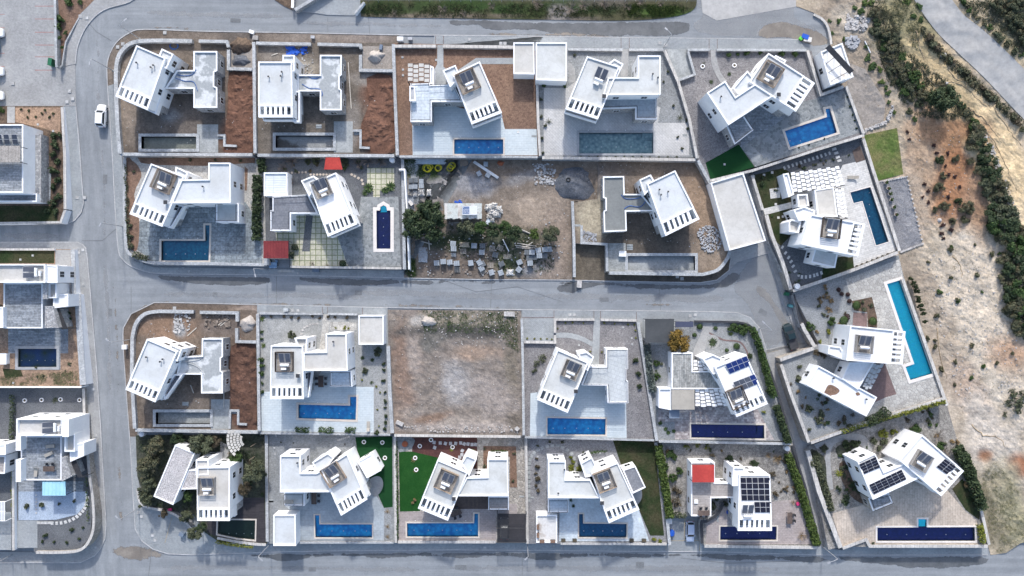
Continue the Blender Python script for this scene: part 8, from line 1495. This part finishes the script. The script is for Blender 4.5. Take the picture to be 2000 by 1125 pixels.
for i in range(46):
    t=i/45;pts_=[(1712,356),(1771,345),(1802,476),(1760,492)];s_=t*3;k=min(2,int(s_));a=Vector(pts_[k]).lerp(Vector(pts_[k+1]),s_ -k);c=W(a.x,a.y,hz(a.x,a.y)+.1);m=MB();m.box(c,(rg.uniform(.25,.45),rg.uniform(.2,.35),.25),rg.uniform(0,3));obj('stone',m,'rock_white',e)
POT=[E('pot',MB().disc((0,0,0),.26,.4,12,.36),'roof_cream'),E('soil',MB().disc((0,0,.4),.28,.02,10),'soil_dark'),E('foliage',BUSH_S[0],'leaf_green')]
for i,(x,y)in enumerate(((1729,357),(1733,368),(1736,379),(1739,391),(1744,405),(1748,419))):
    e=put(POT[:2],'plant_pot',('topmost','second','third','fourth','fifth','lowest')[i]+' cream pot in the row on the gravel yard','pot','cream pots in a row',W(x,y,hz(x,y)+.08));o=add_local(E('foliage',BUSH_S[i % 4],'leaf_green'),e);o.scale=(.42,.42,.42);o.location=(.1,0,.4)
# hillside scrub
HS=lambda x,y:hz(x,y)
belt=[(1703,28,18),(1713,45,17),(1708,60,14),(1728,62,18),(1745,78,17),(1722,76,14),(1748,98,17),(1738,92,14),(1760,112,17),(1752,128,15),(1772,130,17),(1740,140,14),(1762,148,17),(1782,150,18),(1775,168,18),(1795,165,18),(1756,160,14),(1800,185,18),(1780,190,16),(1765,178,14),(1815,195,18),(1795,205,15),(1876,210,17),(1888,225,14),(1725,95,11),(1735,110,11),(1725,88,10),(1775,218,11),(1787,232,10),
(1905,262,20),(1898,280,18),(1912,290,19),(1922,318,20),(1912,330,16),(1935,345,20),(1925,362,18),(1945,372,22),(1930,385,18),(1950,395,20),(1938,415,22),(1958,420,22),(1975,430,18),(1942,440,20),(1965,450,22),(1985,455,18),(1955,465,18),(1975,480,22),(1990,490,20),(1980,510,22),(1962,505,16),(1995,530,22),(1972,535,20),(1958,550,16),(1985,560,22),(1968,575,20),(1998,580,22),(1980,600,22),(1995,620,22),(1970,610,16),(1985,640,16),(2000,645,20),(1900,245,14)]
for i,(x,y,r)in enumerate(belt):
    low=y>240;mt=rg.choice(('leaf_scrub','leaf_scrub','leaf_dark','leaf_olive','leaf_green'));aj={'leaf_scrub':'dusty','leaf_dark':'dark','leaf_olive':'grey green','leaf_green':'fresh green'}[mt];plant(x,y,HS(x,y),r*(rg.uniform(1.0,1.25)if y>240 else rg.uniform(.62,.95)),aj+(' bush in the %s part of the lower hillside scrub belt' %('upper' if y<400 else 'lower')if low else ' bush in the %s part of the scrub belt behind the annex' %('upper' if y<100 else 'lower')),mt,'big','scrub_bush','lower hillside scrub belt' if low else 'upper hillside scrub belt',rg.uniform(.6,.95),'bush')
tree(1845,188,HS(1845,188),27,4.5,'large dark green tree standing alone on the hillside','leaf_dark')
fr=[(1803,50),(1812,68),(1822,82),(1832,92),(1842,102),(1852,112),(1862,122),(1872,132),(1882,140),(1892,149),(1903,157),(1914,168),(1926,178),(1938,190),(1950,201),(1962,212),(1974,222),(1986,233),(1998,244)]
for x,y in fr:plant(x+rg.uniform(-4,1),y+rg.uniform(2,8),HS(x,y),rg.uniform(7,11),'low roadside bush on the near side of the dirt road',rg.choice(('leaf_scrub','leaf_olive','leaf_brown')),'small','roadside_bush','roadside bushes near side',.8,'bush')
for x,y in [(1872,5),(1880,14),(1890,22),(1898,32),(1908,40),(1918,50),(1930,58),(1940,70),(1952,82),(1965,92),(1978,105),(1990,115)]:plant(x+rg.uniform(0,5),y+rg.uniform(-5,0),HS(x,y),rg.uniform(6,10),'low roadside bush on the far side of the dirt road',rg.choice(('leaf_green','leaf_scrub','leaf_olive')),'small','roadside_bush','roadside bushes far side',.8,'bush')
for x,y,r in [(1940,6,14),(1955,15,15),(1970,8,16),(1985,18,17),(1965,30,14),(1980,38,16),(1995,45,17),(1990,62,15),(1998,80,14),(1975,55,11),(1998,8,16)]:plant(x,y,HS(x,y),r,'grey scrub bush in the top right corner',rg.choice(('leaf_scrub','leaf_olive')),'big','scrub_bush','top right scrub',1,'bush')
for x,y,r in [(1834,313,10),(1865,311,9),(1893,315,9),(1842,343,9),(1833,368,12),(1842,404,11),(1885,407,16),(1858,434,8),(1882,430,10),(1911,325,8),(1870,395,9),(1825,410,7)]:plant(x,y,HS(x,y),r,'rounded scrub bush on the reddish soil',rg.choice(('leaf_scrub','leaf_dark')),'big','scrub_bush','bushes on the reddish soil',1,'bush')
for x,y,r in [(1839,440,6),(1855,450,6),(1838,456,6),(1842,466,5),(1865,345,5),(1851,385,5),(1874,365,5),(1805,360,5),(1812,373,5),(1813,395,5),(1853,342,5),(1847,325,4),(1822,285,5),(1828,300,5),(1850,300,5),(1893,432,4),(1770,258,5),(1775,272,4),(1802,385,4)]:plant(x,y,HS(x,y),r,'small low dark tuft on the reddish soil','leaf_maroon','small','scrub_tuft','tufts on the reddish soil',.7,'tuft')
for x,y,r in [(1853,488,7),(1856,482,5),(1811,513,5),(1857,541,6),(1908,537,7),(1834,571,7),(1834,571,6),(1867,585,5),(1871,590,6),(1827,618,7),(1917,571,4),(1950,495,5),(1897,675,7),(1864,707,6),(1920,717,6),(1945,707,6),(1896,738,6),(1865,752,5),(1835,720,8),(1976,689,5),(1811,660,6),(1824,675,7),(1824,665,5),(1795,655,6),(1904,478,4),(1935,497,7)]:plant(x,y,HS(x,y),r,'small green bush dotted on the pale bare slope',rg.choice(('leaf_green','leaf_scrub')),'small','slope_bush','bushes on the pale slope',.9,'bush')
for x,y,r in [(1695,113,9),(1705,125,10),(1718,135,8),(1700,135,8),(1720,160,8),(1728,170,7),(1735,182,7),(1680,25,9),(1690,8,9),(1670,15,7),(1700,5,8),(1690,92,6),(1735,200,5),(1745,220,6),(1620,42,5),(1637,42,7),(1650,78,7),(1625,65,5),(1795,12,8),(1785,30,8),(1800,40,8),(1770,5,9)]:plant(x,y,HS(x,y),r,'bright green weedy clump on the upper slope',rg.choice(('leaf_bright','leaf_green','leaf_green')),'small','weed_clump','weedy clumps on the upper slope',.5,'weeds')
for x,y,r in [(1982,778,18),(1990,795,16),(1968,788,10),(1975,765,9),(1998,770,12),(1960,810,7)]:plant(x,y,HS(x,y),r,'patchy green bush at the right frame edge below the slope','leaf_olive','sparse','scrub_bush','bushes at the right edge',.8,'bush')
grass_stuff('grass',[(1915,930),(1945,900),(1990,960),(2010,1060),(1950,1080),(1935,1060)],HS,1700,'grass_mix',.2,.14,2,'dry green grass on the lower right slope');grass_stuff('grass',[(1690,-20),(1785,-20),(1800,60),(1790,100),(1755,60)],HS,900,'grass_mix',.25,.25,3,'sparse grass below the dirt road');grass_stuff('grass',[(705,8),(1360,8),(1340,24),(1280,34),(1000,34),(715,31)],lambda x,y:zg(y)+.1,2600,'grass_verge',.26,.2,4,'green grass on the top verge');grass_stuff('grass',[(1220,8),(1340,14),(1320,30),(1230,34)],lambda x,y:zg(y)+.1,900,'leaf_bright',.28,.3,5,'bright yellow green weeds on the top verge')
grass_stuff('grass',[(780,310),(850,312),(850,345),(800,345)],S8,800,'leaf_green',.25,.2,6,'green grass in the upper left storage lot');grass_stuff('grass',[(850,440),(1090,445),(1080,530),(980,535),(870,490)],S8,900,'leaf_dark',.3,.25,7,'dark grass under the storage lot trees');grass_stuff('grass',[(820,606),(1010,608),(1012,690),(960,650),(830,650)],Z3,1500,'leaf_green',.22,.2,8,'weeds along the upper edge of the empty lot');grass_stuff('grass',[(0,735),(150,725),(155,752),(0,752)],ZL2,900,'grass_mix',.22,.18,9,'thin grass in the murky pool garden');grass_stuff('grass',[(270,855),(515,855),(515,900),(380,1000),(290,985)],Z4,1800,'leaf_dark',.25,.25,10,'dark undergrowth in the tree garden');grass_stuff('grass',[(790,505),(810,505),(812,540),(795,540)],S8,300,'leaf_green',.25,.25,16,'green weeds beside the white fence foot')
for x,y,r in ((865,18,12),(770,25,8),(960,12,10),(1050,8,14),(1115,18,16),(1140,12,14),(1180,10,12),(1225,14,10),(1250,4,12),(905,26,8),(1290,8,9)):plant(x,y,zg(y)+.12,r,'dead brown twiggy bush on the top verge','twig','twigs','dead_bush','dead bushes on the verge',.7,'bush')
bits('rubble',[(1655,25),(1700,35),(1690,60),(1650,58)],HS,500,'rock_white',.1,.5,21,'pale rubble spread on the upper slope');bits('rubble',curve([(1652,75),(1668,70),(1678,82),(1670,95),(1655,92)],3,True),HS,260,'rock_grey',.15,.6,22,'grey rubble heap behind the annex',.5);bits('rubble',[(1800,480),(1990,500),(1995,760),(1870,780)],HS,700,'rock_white',.05,.3,23,'small pale stones on the bare slope');bits('rubble',[(1770,250),(1890,250),(1900,440),(1820,440)],HS,150,'rock_white',.05,.2,24,'small stones on the reddish soil');bits('rubble',[(1920,260),(1930,260),(1990,420),(1980,430)],HS,350,'rock_white',.1,.4,25,'stone line along the foot of the tan bank');bits('rubble',[(1840,160),(1852,160),(1852,172),(1840,172)],HS,1,'rock_white',.5,.6,26,'single pale stone under the lone tree');bits('rubble',[(1690,258),(1735,240),(1748,205),(1744,204),(1730,235),(1690,252)],lambda x,y:hz(x,y)+.05,130,'rock_white',.15,.45,27,'line of pale border stones below the dirt yard',.1)
tag(obj('boulder',MB().disc((*W(1842,108,HS(1842,108))[:2],HS(1842,108)),.65,.5,9,.35),'rock_white'),'white boulder at the edge of the dirt road','boulder');tag(obj('boulder',MB().disc((*W(1835,430,HS(1835,430))[:2],HS(1835,430)),.45,.4,7,.2),'rock_white'),'white boulder on the reddish soil','boulder');tag(obj('pole',MB().tube([W(1689,80,HS(1689,80)+.1),W(1700,103,HS(1700,103)+.1)],.12,6),'metal_white'),'white pole lying on the slope behind the annex','pole')
grass_stuff('grass',[(1640,0),(1780,0),(1800,150),(1890,260),(1940,420),(1990,500),(1995,740),(1880,800),(1760,470),(1690,200)],HS,1800,'grass_dry',.2,.12,31,'dry tufts sprinkled over the whole hillside')
grass_stuff('undergrowth',[(1690,5),(1735,20),(1770,100),(1850,160),(1890,225),(1850,235),(1780,225),(1735,160),(1712,90)],HS,2600,'leaf_scrub',.42,.3,41,'low olive scrub between the upper belt bushes');grass_stuff('undergrowth',[(1800,60),(1830,85),(1925,170),(2005,240),(2005,262),(1915,185),(1815,95)],HS,1500,'leaf_scrub',.36,.22,42,'low scrub along the near edge of the dirt road');grass_stuff('undergrowth',[(1870,5),(1925,45),(2005,115),(2005,80),(1940,0)],HS,900,'leaf_scrub',.36,.22,43,'low scrub along the far edge of the dirt road')
